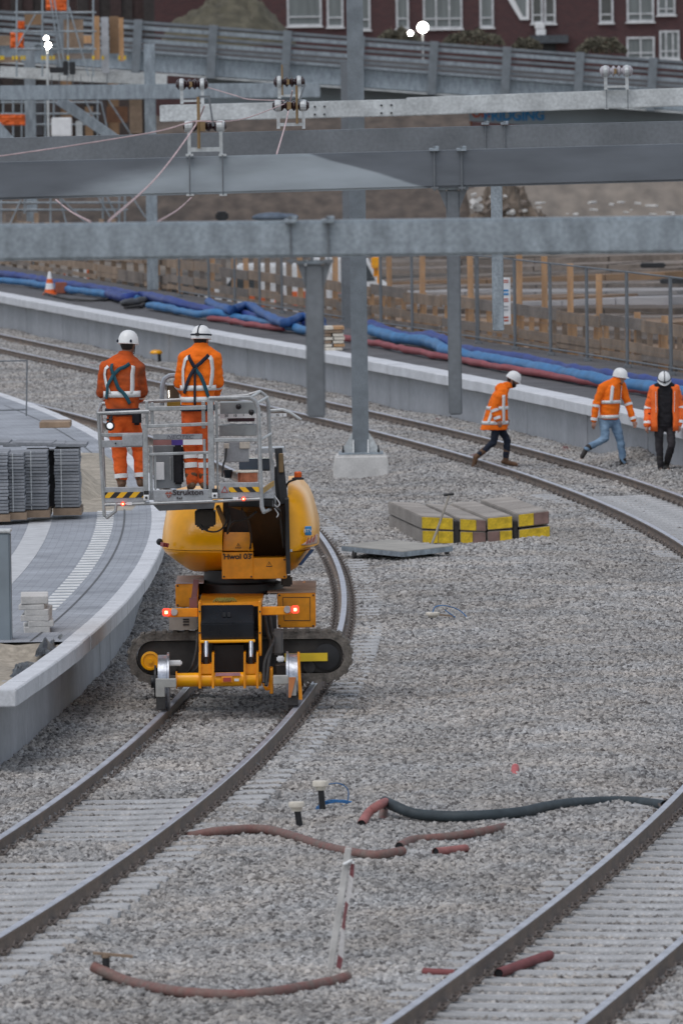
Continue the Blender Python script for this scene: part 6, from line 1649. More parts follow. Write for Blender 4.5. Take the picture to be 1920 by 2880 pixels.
    m = MB(); m.tube([hc + HM @ V(-.085, .0, .01), hc + HR @ V(-.06, .04, -.10), hc + HR @ V(0, .055, -.135), hc + HR @ V(.06, .04, -.10), hc + HM @ V(.085, .0, .01)], .005, 5); m.build('chin_strap', dark, hm)
    return root, ring, jacket, W, j
PI = math.pi
# two men in the basket, backs to the camera
Yb1 = 97.25
person('worker in grubby orange suit and plain white helmet, left in the basket, back to camera', (352, 1382), Yb1, P(352, 1382, Yb1).z,
    {'shL': (300, 1035, 0), 'shR': (388, 1035, 0), 'elL': (287, 1103, .06), 'elR': (398, 1103, .08), 'wrL': (312, 1128, .26), 'wrR': (392, 1122, .28), 'hpL': (326, 1180, 0), 'hpR': (366, 1180, 0), 'knL': (336, 1272, .04), 'knR': (394, 1268, .1), 'anL': (343, 1358, .0), 'anR': (397, 1356, .06), 'toL': (340, 1372, .2), 'toR': (404, 1368, .24)},
    0.0, {'c': (361, 968, .02), 'yaw': -.45, 'tilt': -.1},
    [((345, 1172, 0), .165, .125, 0), ((344, 1130, 0), .18, .13, 0), ((343, 1080, 0), .205, .14, 0), ((343, 1035, 0), .20, .13, 0), ((348, 1012, 0), .115, .10, 0), ((354, 1000, 0), .07, .07, 0)],
    {'jacket': hivizd, 'trousers': mat('bright_orange_trousers', (.85, .13, .015), .85, 0, .2, 6, bump=.9, bscale=11), 'skin': skind, 'dots': True, 'cuff': .82, 'boot_top': .8, 'arm': (.072, .062, .048), 'leg': (.105, .085, .068),
     'bands': [(1.45, .07)], 'strips': [([(.35, 0), (.35, 2 * PI)], .075, navy, 'harness_belt', .024), ([(1.5, 1.66 * PI), (2.6, 1.66 * PI), (3.3, 1.70 * PI)], .058, reflect, 'reflective_strip'), ([(1.5, 1.3 * PI), (2.6, 1.18 * PI), (3.3, 1.22 * PI)], .05, reflect, 'reflective_strip'),
        ([(.9, 1.62 * PI), (1.8, 1.47 * PI), (2.6, 1.40 * PI), (3.6, 1.62 * PI)], .042, teal, 'harness_strap', .030), ([(1.2, 1.22 * PI), (2.0, 1.30 * PI), (2.6, 1.40 * PI), (3.6, 1.30 * PI)], .042, teal, 'harness_strap', .032)],
     'abands': [('L', .1, .055), ('R', .1, .055)], 'lbands': [('L', .78, .05), ('R', .78, .05)]})
_r = bpy.data.objects['person']
for x0, y0, x1, y1 in ((372, 1150, 398, 1196), (300, 1172, 318, 1190)):
    m = MB(); m.bpx(x0, y0, x1, y1, Yb1 - .16, .1); m.build('tool_pouch', blackcloth, _r, bevel=.025)
person('worker in clean orange jacket with strapped head lamp on his helmet, right in the basket', (540, 1384), Yb1 + .12, P(540, 1384, Yb1 + .12).z,
    {'shL': (520, 1008, 0), 'shR': (604, 1006, 0), 'elL': (506, 1078, .06), 'elR': (612, 1078, .06), 'wrL': (520, 1110, .26), 'wrR': (608, 1106, .24), 'hpL': (535, 1165, 0), 'hpR': (576, 1165, 0), 'knL': (534, 1272, .04), 'knR': (574, 1272, .06), 'anL': (540, 1360, .0), 'anR': (574, 1360, .04), 'toL': (534, 1374, .2), 'toR': (580, 1372, .24)},
    0.0, {'c': (566, 954, .02), 'yaw': -.3, 'tilt': -.08},
    [((556, 1150, 0), .17, .13, 0), ((557, 1105, 0), .18, .135, 0), ((559, 1055, 0), .195, .14, 0), ((561, 1010, 0), .19, .13, 0), ((564, 988, 0), .11, .10, 0), ((566, 976, 0), .07, .07, 0)],
    {'jacket': hiviz, 'trousers': hivizr, 'lampstrap': 'b', 'arm': (.070, .058, .046), 'leg': (.105, .082, .068), 'cuff': .93,
     'bands': [(.62, .06), (1.3, .06)], 'strips': [([(.08, 0), (.08, 2 * PI)], .07, navy, 'harness_belt', .024), ([(1.3, 1.72 * PI), (2.4, 1.74 * PI), (3.4, 1.68 * PI)], .058, reflect, 'reflective_strip'), ([(1.3, 1.22 * PI), (2.4, 1.20 * PI), (3.4, 1.28 * PI)], .05, reflect, 'reflective_strip'),
        ([(.3, 1.74 * PI), (1.3, 1.60 * PI), (2.5, 1.46 * PI)], .042, teal, 'harness_strap', .032), ([(1.0, 1.26 * PI), (1.8, 1.36 * PI), (2.5, 1.46 * PI)], .04, navy, 'harness_strap', .030), ([(2.5, 1.46 * PI), (3.6, 1.66 * PI)], .042, navy, 'harness_strap', .034), ([(2.5, 1.46 * PI), (3.6, 1.28 * PI)], .042, navy, 'harness_strap', .034), ([(.3, 1.47 * PI), (2.5, 1.46 * PI)], .026, navy, 'harness_strap', .03)],
     'abands': [('L', .05, .05), ('R', .05, .05)], 'lbands': [('L', .12, .06), ('L', .42, .06), ('R', .12, .06), ('R', .42, .06)]})
# three men walking across the far track
Yw = 152.2
person('man in long orange coat, navy jeans and tan boots stepping over the near rail', (1400, 1320), Yw, P(1400, 1320, Yw).z,
    {'shL': (1398, 1112, .16), 'shR': (1398, 1116, -.16), 'elL': (1410, 1150, .2), 'elR': (1388, 1150, -.2), 'wrL': (1420, 1176, .22), 'wrR': (1398, 1178, -.22), 'hpL': (1402, 1198, .08), 'hpR': (1396, 1198, -.08), 'knL': (1426, 1240, .08), 'knR': (1386, 1244, -.08), 'anL': (1421, 1297, .08), 'anR': (1336, 1286, -.08), 'toL': (1452, 1308, .08), 'toR': (1330, 1314, -.08)},
    -PI / 2, {'c': (1441, 1068, 0), 'tilt': -.42, 'htilt': -.08},
    [((1388, 1208, 0), .20, .235, 0), ((1393, 1176, 0), .195, .205, 0), ((1398, 1145, 0), .20, .175, 0), ((1404, 1110, 0), .185, .135, 0), ((1417, 1092, 0), .10, .085, 0), ((1426, 1083, 0), .065, .065, 0)],
    {'jacket': hiviz, 'trousers': navy, 'beard': True, 'hood': True, 'boots': boot, 'boot_top': .5, 'cuff': .8, 'arm': (.068, .058, .046), 'leg': (.088, .064, .052),
     'bands': [(.62, .062), (1.95, .062)], 'strips': [([(.65, 1.85 * PI), (1.9, 1.9 * PI), (3.0, 1.9 * PI)], .058, reflect, 'reflective_strip'), ([(.65, .2 * PI), (3.0, .12 * PI)], .058, reflect, 'reflective_strip'), ([(.65, 1.5 * PI), (1.9, 1.5 * PI)], .058, reflect, 'reflective_strip')],
     'abands': [('R', .1, .05), ('R', .85, .05), ('L', .1, .05)]})
Yw2 = 151.0
person('man in short orange jacket and light blue jeans striding beside the far rail', (1745, 1318), Yw2, P(1745, 1318, Yw2).z,
    {'shL': (1746, 1084, .14), 'shR': (1692, 1090, -.12), 'elL': (1766, 1136, .14), 'elR': (1674, 1138, -.14), 'wrL': (1780, 1182, .08), 'wrR': (1668, 1182, -.16), 'hpL': (1728, 1186, .06), 'hpR': (1698, 1186, -.06), 'knL': (1744, 1244, .04), 'knR': (1700, 1232, -.1), 'anL': (1752, 1306, .02), 'anR': (1646, 1262, -.08), 'toL': (1780, 1318, -.08), 'toR': (1634, 1286, -.1)},
    -PI / 2 - .55, {'c': (1742, 1060, 0), 'yaw': .1, 'tilt': -.15},
    [((1712, 1180, 0), .175, .13, 0), ((1713, 1155, 0), .185, .14, 0), ((1715, 1125, 0), .195, .145, 0), ((1719, 1088, 0), .185, .125, 0), ((1728, 1074, 0), .10, .085, 0), ((1734, 1068, 0), .065, .065, 0)],
    {'jacket': hiviz, 'trousers': denim, 'boots': bootd, 'boot_top': .8, 'cuff': .95, 'arm': (.066, .056, .046), 'leg': (.098, .072, .056), 'jk0': -0.0,
     'bands': [(.35, .062), (1.85, .058)], 'strips': [([(.35, .62 * PI), (1.9, .62 * PI), (3.2, .66 * PI)], .058, reflect, 'reflective_strip'), ([(1.85, .22 * PI), (3.2, .24 * PI)], .058, reflect, 'reflective_strip')],
     'abands': [('R', .05, .045), ('R', .9, .05), ('L', .05, .045), ('L', .9, .05)]})
Yw3 = 147.0
rt3 = person('man in open orange jacket over black clothes with head lamp, rightmost, looking down', (1858, 1328), Yw3, P(1858, 1328, Yw3).z,
    {'shL': (1898, 1094, 0), 'shR': (1838, 1094, 0), 'elL': (1910, 1144, .05), 'elR': (1822, 1146, .05), 'wrL': (1908, 1194, -.05), 'wrR': (1818, 1196, -.05), 'hpL': (1884, 1196, 0), 'hpR': (1852, 1196, 0), 'knL': (1886, 1252, -.12), 'knR': (1852, 1258, -.04), 'anL': (1872, 1310, .08), 'anR': (1856, 1318, -.04), 'toL': (1876, 1320, -.1), 'toR': (1856, 1330, -.22)},
    PI, {'c': (1866, 1070, -.05), 'tilt': -.45, 'htilt': -.05},
    [((1868, 1200, 0), .15, .12, 0), ((1868, 1165, 0), .165, .125, 0), ((1868, 1130, 0), .185, .13, 0), ((1868, 1096, 0), .185, .12, 0), ((1868, 1084, 0), .10, .085, 0), ((1867, 1078, -.01), .065, .065, 0)],
    {'jacket': blackcloth, 'trousers': charcoal, 'boots': bootd, 'boot_top': .45, 'beard': True, 'lampstrap': 'f', 'collar': True, 'arm': (.060, .050, .042), 'leg': (.092, .068, .055)})
# open orange jacket worn over the black clothes: shell open at the front
def open_jacket(info, mt):
    root, ring, jacket, W, j = info
    m = MB(); n = 26; rows = []
    for t in (-.25, .2, .8, 1.4, 2.0, 2.6, 3.0, 3.35, 3.6):
        tt = max(t, 0); r_ = []
        for i in range(n + 1):
            a = .66 * PI + (1.68 * PI) * i / n
            p = ring(min(tt, 4.6), .045 + (.035 if t < 1 else 0), a)
            if t < 0: p = p + V(0, 0, -.07)
            r_.append(p)
        rows.append(r_)
    vs = [p for r_ in rows for p in r_]
    m.add(vs, [(a * (n + 1) + i, a * (n + 1) + i + 1, (a + 1) * (n + 1) + i + 1, (a + 1) * (n + 1) + i) for a in range(len(rows) - 1) for i in range(n)])
    o = m.build('open_jacket', mt, root, smooth=True); s_ = o.modifiers.new('t', 'SOLIDIFY'); s_.thickness = .02; s_.offset = 1
    q = MB()
    for s in 'LR':
        q.cap(j['sh' + s], j['el' + s], .085, .074, 12); q.cap(j['el' + s], j['el' + s].lerp(j['wr' + s], .95), .074, .062, 12)
        q.cap(j['sh' + s], ring(3.3, 0)(0).lerp(ring(3.3, 0)(PI), .5) + V(0, .04, .0), .08, .07, 12)
    organic('sleeves', q, mt, root, .0115, 3)
    for s in 'LR':
        for u, lo in ((.05, True), (.85, True)):
            a, c_ = j['el' + s], j['wr' + s]; d = (c_ - a).normalized(); p = a.lerp(c_, u); q = MB(); q.tube([p - d * .025, p + d * .025], .078 - .012 * u, 18, caps=False); q.build('reflective_band', reflect, o, smooth=True)
    for a in (.70 * PI, 2.30 * PI):
        q = MB(); q.bar(ring(1.2, .072, a), ring(2.9, .066, a), .035, .006, upv=(1, 0, 0)); q.build('reflective_strip', reflect, o)
open_jacket(rt3, mat('coral_orange_cloth', (.92, .17, .035), .8, 0, .12, 6, spec=.2, bump=.9, bscale=11))
#@@FORE
# ------------------------------------------------------------------ things on the ballast
def smooth_pts(w_, step=.08):
    out = []
    for i in range(len(w_) - 1):
        p0 = w_[max(i - 1, 0)]; p1 = w_[i]; p2 = w_[i + 1]; p3 = w_[min(i + 2, len(w_) - 1)]
        n = max(3, int((p2 - p1).length / step))
        for q in range(n):
            t = q / n; out.append(0.5 * ((2 * p1) + (p2 - p0) * t + (2 * p0 - 5 * p1 + 4 * p2 - p3) * t * t + (3 * p1 - p0 - 3 * p2 + p3) * t ** 3))
    out.append(w_[-1]); return out
def ductpipe(label, pts, r, mt, closed_black=True):
    """corrugated duct: real rings along the pipe; open dark ends"""
    w_ = []
    for q in pts:
        z = q[2] if len(q) > 2 else 0.0
        g0 = G(q[0], q[1], -.14); zz = hgt(g0.x, g0.y) + r * 1.05 + z; w_.append(G(q[0], q[1], zz))
    # in depth the path is strongly stretched: keep it, it is how the pipe lies
    pts_ = smooth_pts(w_, .05); L_ = [0.0]
    for i in range(1, len(pts_)): L_.append(L_[-1] + (pts_[i] - pts_[i - 1]).length)
    n = int(L_[-1] / .018); res = []; i = 0
    for q in range(n + 1):
        s = L_[-1] * q / n
        while i < len(L_) - 2 and L_[i + 1] < s: i += 1
        u = (s - L_[i]) / max(L_[i + 1] - L_[i], 1e-6); res.append(pts_[i].lerp(pts_[i + 1], min(u, 1)))
    rs = [r * (1.0 if q % 2 else .93) for q in range(len(res))]
    m = MB(); m.tube(res, rs, 12, caps=False)
    root = empty('ribbed_duct', res[0], label, 'pipe', None)
    o = m.build('duct_wall', mt, root, smooth=True, angle=math.radians(60))
    m = MB(); m.tube([res[1], res[-2]], .001, 3)
    m = MB(); m.tube([res[k_] for k_ in range(1, len(res) - 1, 2)], [r * .8] * len(range(1, len(res) - 1, 2)), 10); m.build('dark_bore', dark, root)
    return root
ductpipe('long red brown duct bending over the gravel beside the left track', [(488, 2358, -.05), (545, 2350, -.02), (612, 2338, .02), (735, 2332, .03), (826, 2353, .0), (900, 2378, .0), (960, 2392), (1050, 2405), (1132, 2394)], .047, duct)
ductpipe('red brown duct with a kinked open end right of the marker posts', [(1122, 2381), (1162, 2362), (1235, 2356), (1327, 2344), (1380, 2334), (1415, 2326, -.04)], .044, duct)
ductpipe('short pinkish duct stub with dark open end', [(1223, 2396), (1265, 2392), (1309, 2386)], .042, ductp)
ductpipe('pink red duct elbow sticking up at the black hose end', [(1016, 2318, .0), (1036, 2286, .06), (1062, 2266, .12), (1084, 2256, .12)], .046, ductp)
ductpipe('upright red brown duct stub supporting the black hose', [(1076, 2318, -.06), (1078, 2290, .0), (1080, 2262, .06)], .044, duct)
ductpipe('long dark grey ribbed hose lying over the gravel towards the right track', [(1080, 2254, .10), (1120, 2272, .06), (1174, 2290, .0), (1297, 2296), (1450, 2286), (1530, 2270), (1600, 2260), (1646, 2257, -.02), (1725, 2254, -.05), (1790, 2256, -.02), (1870, 2266, .0)], .056, ductb)
ductpipe('pink duct end lying against the dark grey hose', [(1500, 2285), (1540, 2274), (1580, 2264)], .03, ductp)
ductpipe('long red brown duct curving across the very front of the gravel', [(262, 2718, .1), (300, 2736, .04), (367, 2763), (490, 2788), (643, 2799), (760, 2792), (850, 2777), (930, 2762), (975, 2748)], .048, duct)
ductpipe('short red duct piece passing under the near left rail of the right track', [(1190, 2733, .0), (1235, 2736, .0), (1282, 2738, .0)], .036, mat('crimson_duct', (.21, .062, .062), .75))
ductpipe('straight red duct piece lying across the right track sleepers', [(1400, 2738, .04), (1470, 2712, .04), (1545, 2686, .04)], .044, mat('crimson_duct', (.21, .062, .062), .75))
ductpipe('small upright pink duct stub in the gravel', [(1443, 2192, -.06), (1446, 2172, -.02), (1448, 2158, .02)], .04, mat('salmon_duct', (.55, .14, .14), .7))
for i, (x, y, w_) in enumerate(((262, 1022, 46), (128, 1025, 26), (1330, 1283, 60), (1235, 1182, 60), (1590, 1262, 50))):
    g0 = G(x, y, -.15); s_ = w_ / (F / g0.y) / 2; heap('clay_lump', (g0.x, g0.y, -.20), s_, 1.2, .07, clayred, ('low red clay smear beside the far track behind the left man', 'low red clay smear by the far track at far left', 'low red clay heap under the walking man', 'low red clay heap along the far wall foot', 'low red clay heap by the wall right of the coat')[i], 'clay', nx=14, rough=.6, seed=i + 2.0)
# marker posts with cream caps, blue wires
def marker(label, cap, foot, stem_w, capsz, mtc=cream, plate=None):
    g0 = G(*foot, -.17); k = F / g0.y; c = P(cap[0], cap[1], g0.y); root = empty('marker_peg', g0, label, 'marker', 'marker pegs in the gravel')
    m = MB(); m.tube([g0 - V(0, 0, .1), V(c.x, g0.y, c.z)], stem_w / k / 2, 10); m.build('stem', dark, root, smooth=True)
    w_, h_ = capsz[0] / k, capsz[1] / k
    m = MB(); m.lathe([(w_ * .30, -h_ * .7), (w_ * .36, -h_ * .2), (w_ * .5, -h_ * .15), (w_ * .5, h_ * .35), (w_ * .46, h_ * .5), (.01, h_ * .52)], (c.x, g0.y, c.z), seg=18); m.build('cap', mtc, root, smooth=True)
    if plate: a, b = P(plate[0], plate[1], g0.y), P(plate[2], plate[3], g0.y); m = MB(); m.bar(a, b, .06, .02); m.build('top_plate', wood, root)
    return root, g0
marker('cream capped black peg in front, beside the blue wire coil', (834, 2266), (848, 2332), 19, (46, 22))
marker('cream capped black peg behind, with the blue wire coil', (901, 2207), (910, 2288), 18, (46, 22))
marker('brown peg with a wooden plate at the front left duct end', (298, 2690), (300, 2770), 22, (26, 20), wood, (262, 2680, 374, 2690))
marker('low cream peg in the open gravel below the trolley', (1216, 1728), (1218, 1750), 16, (40, 12), cream, (1216, 1726, 1272, 1733))
def coil(label, c, Y, ra, rb_, n, r=.007, seed=0):
    rd = random.Random(seed); m = MB(); p0 = P(c[0], c[1], Y)
    pts = []
    for i in range(n * 16):
        a = 2 * math.pi * i / 16; s_ = 1 + .18 * math.sin(i * .37 + seed)
        pts.append(V(p0.x + ra * s_ * math.cos(a), Y + .25 * math.sin(a) * ra / .1 * .5, p0.z + rb_ * s_ * math.sin(a) + .012 * math.sin(i * .9)))
    m.tube(pts, r, 5); return tag(m.build('blue_wire_coil', bluewire, smooth=True), label, 'wire')
gY = G(915, 2286, -.17).y
coil('messy blue wire coil around the rear cream capped peg', (945, 2275), gY, .19, .05, 4, seed=1)
rope_('blue_wire', 'thin blue wire arching up from the coil', [P(905, 2210, gY), P(950, 2203, gY - .05), P(978, 2222, gY), P(972, 2262, gY), P(930, 2272, gY)], .006, bluewire, 'wire')
gY = G(1218, 1750, -.17).y
rope_('blue_wire', 'thin blue wire looping beside the low cream peg', [P(1216, 1722, gY), P(1225, 1706, gY), P(1255, 1704, gY), P(1290, 1716, gY + .1), P(1312, 1738, gY), P(1290, 1742, gY), P(1250, 1715, gY)], .007, bluewire, 'wire')
g0 = G(450, 1012, -.1); k = F / g0.y; mk = empty('yellow_marker', g0, 'yellow mushroom topped marker beside the far track', 'marker')
m = MB(); m.tube([g0 - V(0, 0, .1), P(448, 993, g0.y)], 5 / k, 8); m.build('stem', dark, mk)
m = MB(); c = P(440, 995, g0.y); m.lathe([(17 / k, 0), (18 / k, .03), (14 / k, .08), (.02, .10)], c, seg=18); m.build('cap', yellow, mk, smooth=True)
# leaning white stake with barrier tape
ft = G(926, 2742, -.2); tp = P(980, 2384, ft.y - .02); sk = empty('marker_stake', ft, 'leaning white wooden stake with red and white tape at the front', 'stake')
m = MB(); m.bar(ft - (tp - ft) * .06, tp, .055, .04, upv=(0, 1, 0)); m.build('stake_post', mat('chipped_white_stake', (.62, .60, .57), .8, 0, .25, 8), sk, bevel=.006)
m = MB(); a = P(987, 2425, ft.y - .06); b = P(944, 2728, ft.y - .10); a2 = P(996, 2428, ft.y - .04); b2 = P(957, 2726, ft.y - .16)
n = 16; vs = []
for i in range(n + 1):
    t = i / n; tw = .25 * math.sin(t * 5); p = a.lerp(b, t); q = a2.lerp(b2, t); vs += [p + V(0, tw * .1, 0), q + V(.01 * math.sin(t * 9), -tw * .1, 0)]
m.add(vs, [(2 * i, 2 * i + 1, 2 * i + 3, 2 * i + 2) for i in range(n)]); o = m.build('barrier_tape', tape, sk); s_ = o.modifiers.new('t', 'SOLIDIFY'); s_.thickness = .002
m = MB(); m.tube([tp + V(.03, -.04, -.10), tp + V(-.04, -.04, -.13), tp + V(.03, .03, -.15), tp + V(.035, -.04, -.12)], .012, 6); m.build('tape_knot', reflect, sk)
# crossing mats: two groups, two layers, long slabs with painted ends
ends = [(1184, 1272, 'y', 0), (1290, 1367, 'yb', 0), (1369, 1440, 'y', 1), (1455, 1543, 'yb', 1)]
def matblk(i, layer, x0, x1, yt0, yt1, h, sp, lab):
    Y0_ = 129.6; k = F / Y0_
    a, b = P(x0, yt0, Y0_), P(x1, yt1, Y0_); dvec = V(-.48, 4.3, 0) if i < 2 else V(-.50, 4.2, 0)
    zt = (a.z + b.z) / 2; hh = h / k
    root = empty('crossing_mat', (a.x, Y0_, zt - hh), lab, 'mat', 'crossing mats stacked in the ballast')
    dz = V(0, 0, -hh)
    m = MB(); m.loft([[a, b, b + dz, a + dz], [a + dvec, b + dvec, b + dvec + dz, a + dvec + dz]]); m.build('slab', matblock, root, bevel=.012)
    segs = sp
    for u0, u1, mt_ in segs:
        p, q = a.lerp(b, u0), a.lerp(b, u1); e = V(0, -.014, 0); ins = V(0, 0, -.012)
        m = MB(); m.loft([[p + e + ins, q + e + ins, q + e + dz * .94, p + e + dz * .94], [p + ins + V(0, .05, 0), q + ins + V(0, .05, 0), q + dz * .94 + V(0, .05, 0), p + dz * .94 + V(0, .05, 0)]]); m.build('painted_end', mt_, root, bevel=.004)
Yl, Br = endyellow, endbrown
matblk(0, 0, 1184, 1274, 1452, 1456, 36, [(.02, .55, Yl), (.56, .98, Yl)], 'crossing mat with yellow end, top layer, first from the trolley')
matblk(1, 0, 1292, 1366, 1458, 1462, 34, [(.02, .62, Yl), (.64, .98, Br)], 'crossing mat with yellow and brown end, top layer, second from the trolley')
matblk(2, 0, 1369, 1440, 1456, 1450, 36, [(.02, .98, Yl)], 'crossing mat with chipped yellow end, top layer, third from the trolley')
matblk(3, 0, 1456, 1543, 1446, 1436, 38, [(.02, .5, Yl), (.52, .98, Br)], 'crossing mat with yellow and brown end, top layer, nearest the far track')
matblk(0, 1, 1186, 1275, 1491, 1493, 38, [(.02, .5, Yl), (.52, .98, Yl)], 'crossing mat half buried in gravel, bottom layer, first from the trolley')
matblk(1, 1, 1293, 1366, 1494, 1496, 36, [(.02, .48, Yl), (.5, .98, Br)], 'crossing mat with brown corner, bottom layer, second from the trolley')
matblk(2, 1, 1370, 1440, 1494, 1490, 36, [(.02, .48, Br), (.5, .98, Yl)], 'crossing mat with brown and yellow end, bottom layer, third from the trolley')
matblk(3, 1, 1458, 1546, 1489, 1478, 34, [(.02, .98, Yl)], 'crossing mat with half buried yellow end, bottom layer, nearest the far track')
for x0, x1 in ((1276, 1290), (1442, 1454)):  # black strips painted as the shade in the gaps between mats
    m = MB(); a = P(x0, 1458, 129.72); m.bpx(x0, 1466, x1, 1528, 129.64, 3.6); 
    tag(m.build('mat_gap_shade', rubber), 'black strip standing in for the shaded gap between the crossing mats, %s' % ('left one' if x0 < 1300 else 'right one'), 'joint')
# low gravel berm in front of the mats
# flat hand trolley
Yt = 127.6; k = F / Yt; p = P(960, 1552, Yt); tl_ = empty('hand_trolley', (P(1110, 1560, Yt).x, Yt, -.15), 'flat grey platform trolley with a long handle beside the mats', 'trolley')
A, B = P(962, 1537, Yt), P(1225, 1549, Yt)
m = MB(); D = V(.35, 2.2, 0); h_ = V(0, 0, -.05); A2, B2, C2, D2 = G(962, 1534, .06), G(1132, 1551, .06), G(1270, 1535, .06), G(1095, 1517, .06)
m.loft([[A2, B2, C2, D2], [q + V(0, 0, -.02) for q in (A2, B2, C2, D2)]]); m.build('deck', mat('grey_ply_deck', (.36, .34, .30), .8, 0, .2, 3), tl_)
for q0, q1 in ((A2, B2), (B2, C2), (C2, D2), (D2, A2)): m = MB(); m.bar(q0 + V(0, 0, -.045), q1 + V(0, 0, -.045), .03, .07); m.build('edge_rail', galv, tl_)
for x0, x1, ya, yb in ((962, 990, 1542, 1544), (1095, 1125, 1552, 1554)): m = MB(); a = P(x0, ya, Yt - .03); b = P(x1, yb, Yt - .03); m.bar(a, b, .012, .05); m.build('yellow_reflector', mat('pale_yellow_reflector', (.6, .58, .25), .5), tl_)
for x, y in ((995, 1560), (1110, 1562), (1205, 1558), (1255, 1552)): c = G(x, y, -.06); m = MB(); m.lathe([(.065, -.02), (.065, .03)], c, (1, .2, 0), 14); m.build('wheel', rubber, tl_)
m = MB(); m.tube([P(1208, 1545, Yt + .4), P(1236, 1470, Yt + .6), P(1262, 1394, Yt + .8)], .018, 8); hn = m.build('handle', mat('worn_grey_wood', (.3, .27, .23), .8), tl_, smooth=True)
m = MB(); m.tube([P(1247, 1392, Yt + .8), P(1276, 1389, Yt + .8)], .022, 8); m.build('hand_grip', dark, hn)
# ------------------------------------------------------------------ things on the left platform
def paver_stack(label, x0, x1, y0, y1, Y, rows, dep=1.0, tilt=0):
    k = F / Y; a, b = P(x0, y1, Y), P(x1, y0, Y); root = empty('paver_stack', ((a.x + b.x) / 2, Y, a.z), label, 'paver stack', 'pallets of grey pavers on the left platform')
    hh = (b.z - a.z) / rows
    for r_ in range(rows):
        w_ = (b.x - a.x) / 1.0; m = MB(); m.box(((a.x + b.x) / 2 + random.uniform(-.008, .008), Y + dep / 2 + random.uniform(-.012, .012), a.z + hh * (r_ + .5)), (w_, dep, hh * .86)); m.build('paver', paverm, root, bevel=.006)
    m = MB(); m.box(((a.x + b.x) / 2, Y + dep / 2, a.z - .06), ((b.x - a.x) + .05, dep + .04, .10)); m.build('pallet', wood, root)
    for s_ in (.28,): m = MB(); x = a.x + (b.x - a.x) * s_; m.box((x, Y - .008, (a.z + b.z) / 2), (.014, .006, b.z - a.z)); m.build('strap', galvl, root)
    return root
paver_stack('grey paver stack nearest the work basket, on a wooden pallet', 155, 222, 1262, 1428, 121.6, 18)
paver_stack('grey paver stack second from the work basket', 72, 133, 1268, 1434, 121.0, 18)
paver_stack('darker grey paver stack third from the work basket', 26, 68, 1275, 1440, 120.6, 18)
paver_stack('paver stack cut by the left picture edge', -60, 22, 1272, 1446, 120.4, 18)
m = MB(); m.bpx(134, 1268, 153, 1430, 122.2, .6); tag(m.build('stack_gap_shade', mat('dark_purple_grey_shade', (.06, .055, .06), .8)), 'dark panel standing in for the shaded gap between the two nearest paver stacks', 'board')  # dark box fills the gap so its shade is carried by colour
m = MB(); a = P(-60, 1250, 121.8); b = P(225, 1246, 121.8)
for i in range(9):
    x = -50 + i * 31; p = P(x, 1256 + random.uniform(-3, 3), 121.5); q = MB(); q.box(p + V(.1, .6, .02), (.26, .9, .05), random.uniform(-.05, .05)); tag(q.build('loose_paver', paverm, bevel=.006), 'loose grey paver on top of the stacks, %s from the left picture edge' % names_[i], 'paver', 'loose pavers topping the stacks')
g0 = G(120, 1238, .76); heap('sand_heap', (P(70, 1240, 128).x, 128.5, .74), 1.25, 4.0, .52, sand, 'pale sand heap behind the paver stacks', 'sand', rough=.3, seed=5.0, nx=44)
m = MB(); c = P(155, 1195, 138); m.box(c + V(0, .4, 0), (.5, .8, .1)); tag(m.build('plank_pallet', wood, bevel=.01), 'wooden pallet edge behind the sand heap', 'pallet')
# kerb stones
g0 = G(100, 1778, .76); kb = None; Yk = g0.y; k = F / Yk
lays = [(56, 133, 1676, 1700), (55, 128, 1700, 1716), (72, 140, 1713, 1732), (60, 140, 1730, 1748), (75, 147, 1746, 1764), (64, 137, 1762, 1782)]
ordk = ['topmost', 'second', 'third', 'fourth', 'fifth', 'lowest']
for i, (x0, x1, y0, y1) in enumerate(lays):
    m = MB(); c = P((x0 + x1) / 2, (y0 + y1) / 2, Yk); m.box((c.x, Yk + .4, c.z), ((x1 - x0) / k, .8, (y1 - y0) / k * .95), random.uniform(-.06, .06)); tag(m.build('kerb_stone', concf, bevel=.008), 'pale concrete kerb stone, %s of the pile by the platform edge' % ordk[i], 'kerb stone', 'kerb stones piled on the left platform')
# grey cabinet post cut by the left edge
c = P(14, 1790, 97.3); cb = empty('grey_cabinet', (c.x - .05, 97.3, .70), 'grey steel cabinet cut by the left picture edge', 'cabinet')
m = MB(); m.box((c.x - .10, 97.45, .70 + .64), (.36, .3, 1.28)); m.build('housing', mat('blue_grey_cabinet', (.22, .26, .29), .6, 0, .2, 2), cb, bevel=.02)
m = MB(); m.box((c.x - .10, 97.45, .70 + 1.30), (.38, .32, .04)); m.build('cap', galvl, cb, bevel=.01)
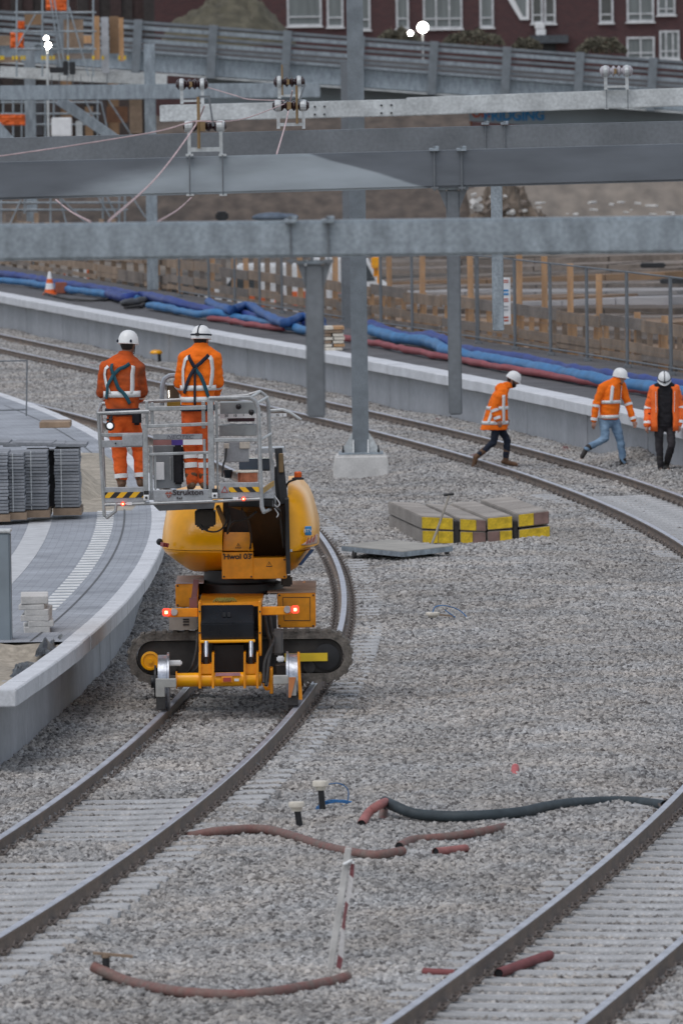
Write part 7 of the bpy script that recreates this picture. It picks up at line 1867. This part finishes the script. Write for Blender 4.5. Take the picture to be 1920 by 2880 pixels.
# black plastic sheets on the sand behind the coping
def sheet(label, c, rx, ry, h, seed):
    m = MB(); n = 16; vs = []
    for a in range(n + 1):
        for b in range(n + 1):
            u, v = a / n * 2 - 1, b / n * 2 - 1; rr = 1 + .35 * noise.noise(V(math.atan2(v, u) * 1.3, seed, 0))
            z = .6 * h * max(0, 1 - (u * u + v * v) * .8) * (1 + .8 * noise.noise(V(u * 1.6, v * 1.6, seed))) + .03 * noise.noise(V(u * 7, v * 7, seed))
            vs.append((c.x + u * rx * rr, c.y + v * ry * rr, c.z + max(z, -.02)))
    m.add(vs, [(a * (n + 1) + b, a * (n + 1) + b + 1, (a + 1) * (n + 1) + b + 1, (a + 1) * (n + 1) + b) for a in range(n) for b in range(n)])
    return tag(m.build('plastic_sheet', foil, smooth=True), label, 'plastic sheet')
sheet('crumpled black plastic sheet on the sand, farther from the platform end', G(135, 1830, .66), .12, .9, .20, 2.0)
sheet('black plastic sheet tucked behind the coping near the platform end', G(72, 1885, .64), .14, 1.0, .10, 5.0)
sheet('dark plastic strip along the coping beside the kerb stones', G(175, 1805, .70), .08, .8, .10, 9.0)
# thin fence panel at the far left
Yf = 150; fx_ = empty('fence_panel', P(75, 1170, Yf), 'thin wire fence panel at the far left in front of the ballast', 'fence panel')
for q in (((-40, 1017), (77, 1014)), ((77, 1014), (75, 1170)), ((-40, 1155), (76, 1152))):
    m = MB(); m.tube([P(*q[0], Yf), P(*q[1], Yf)], .014, 6); m.build('frame_tube', galvd, fx_)
# scattered dark scraps on the ballast
rs_ = random.Random(9)
for i, (x, y, w_) in enumerate(((1688, 1372, 30), (1655, 1378, 18), (1705, 1385, 16), (1538, 1652, 26), (1426, 1730, 18))):
    g0 = G(x, y, -.14); k = F / g0.y; m = MB(); m.box(g0, (w_ / k, .25, .03), rs_.uniform(-.4, .4), rs_.uniform(-.2, .2)); tag(m.build('dark_scrap', dark, bevel=.004), ('largest dark plastic scrap between the rails at right', 'left dark scrap between the rails at right', 'lower dark scrap between the rails at right', 'dark scrap alone on the open gravel below the mats', 'dark scrap right of the low cream peg')[i], 'scrap')
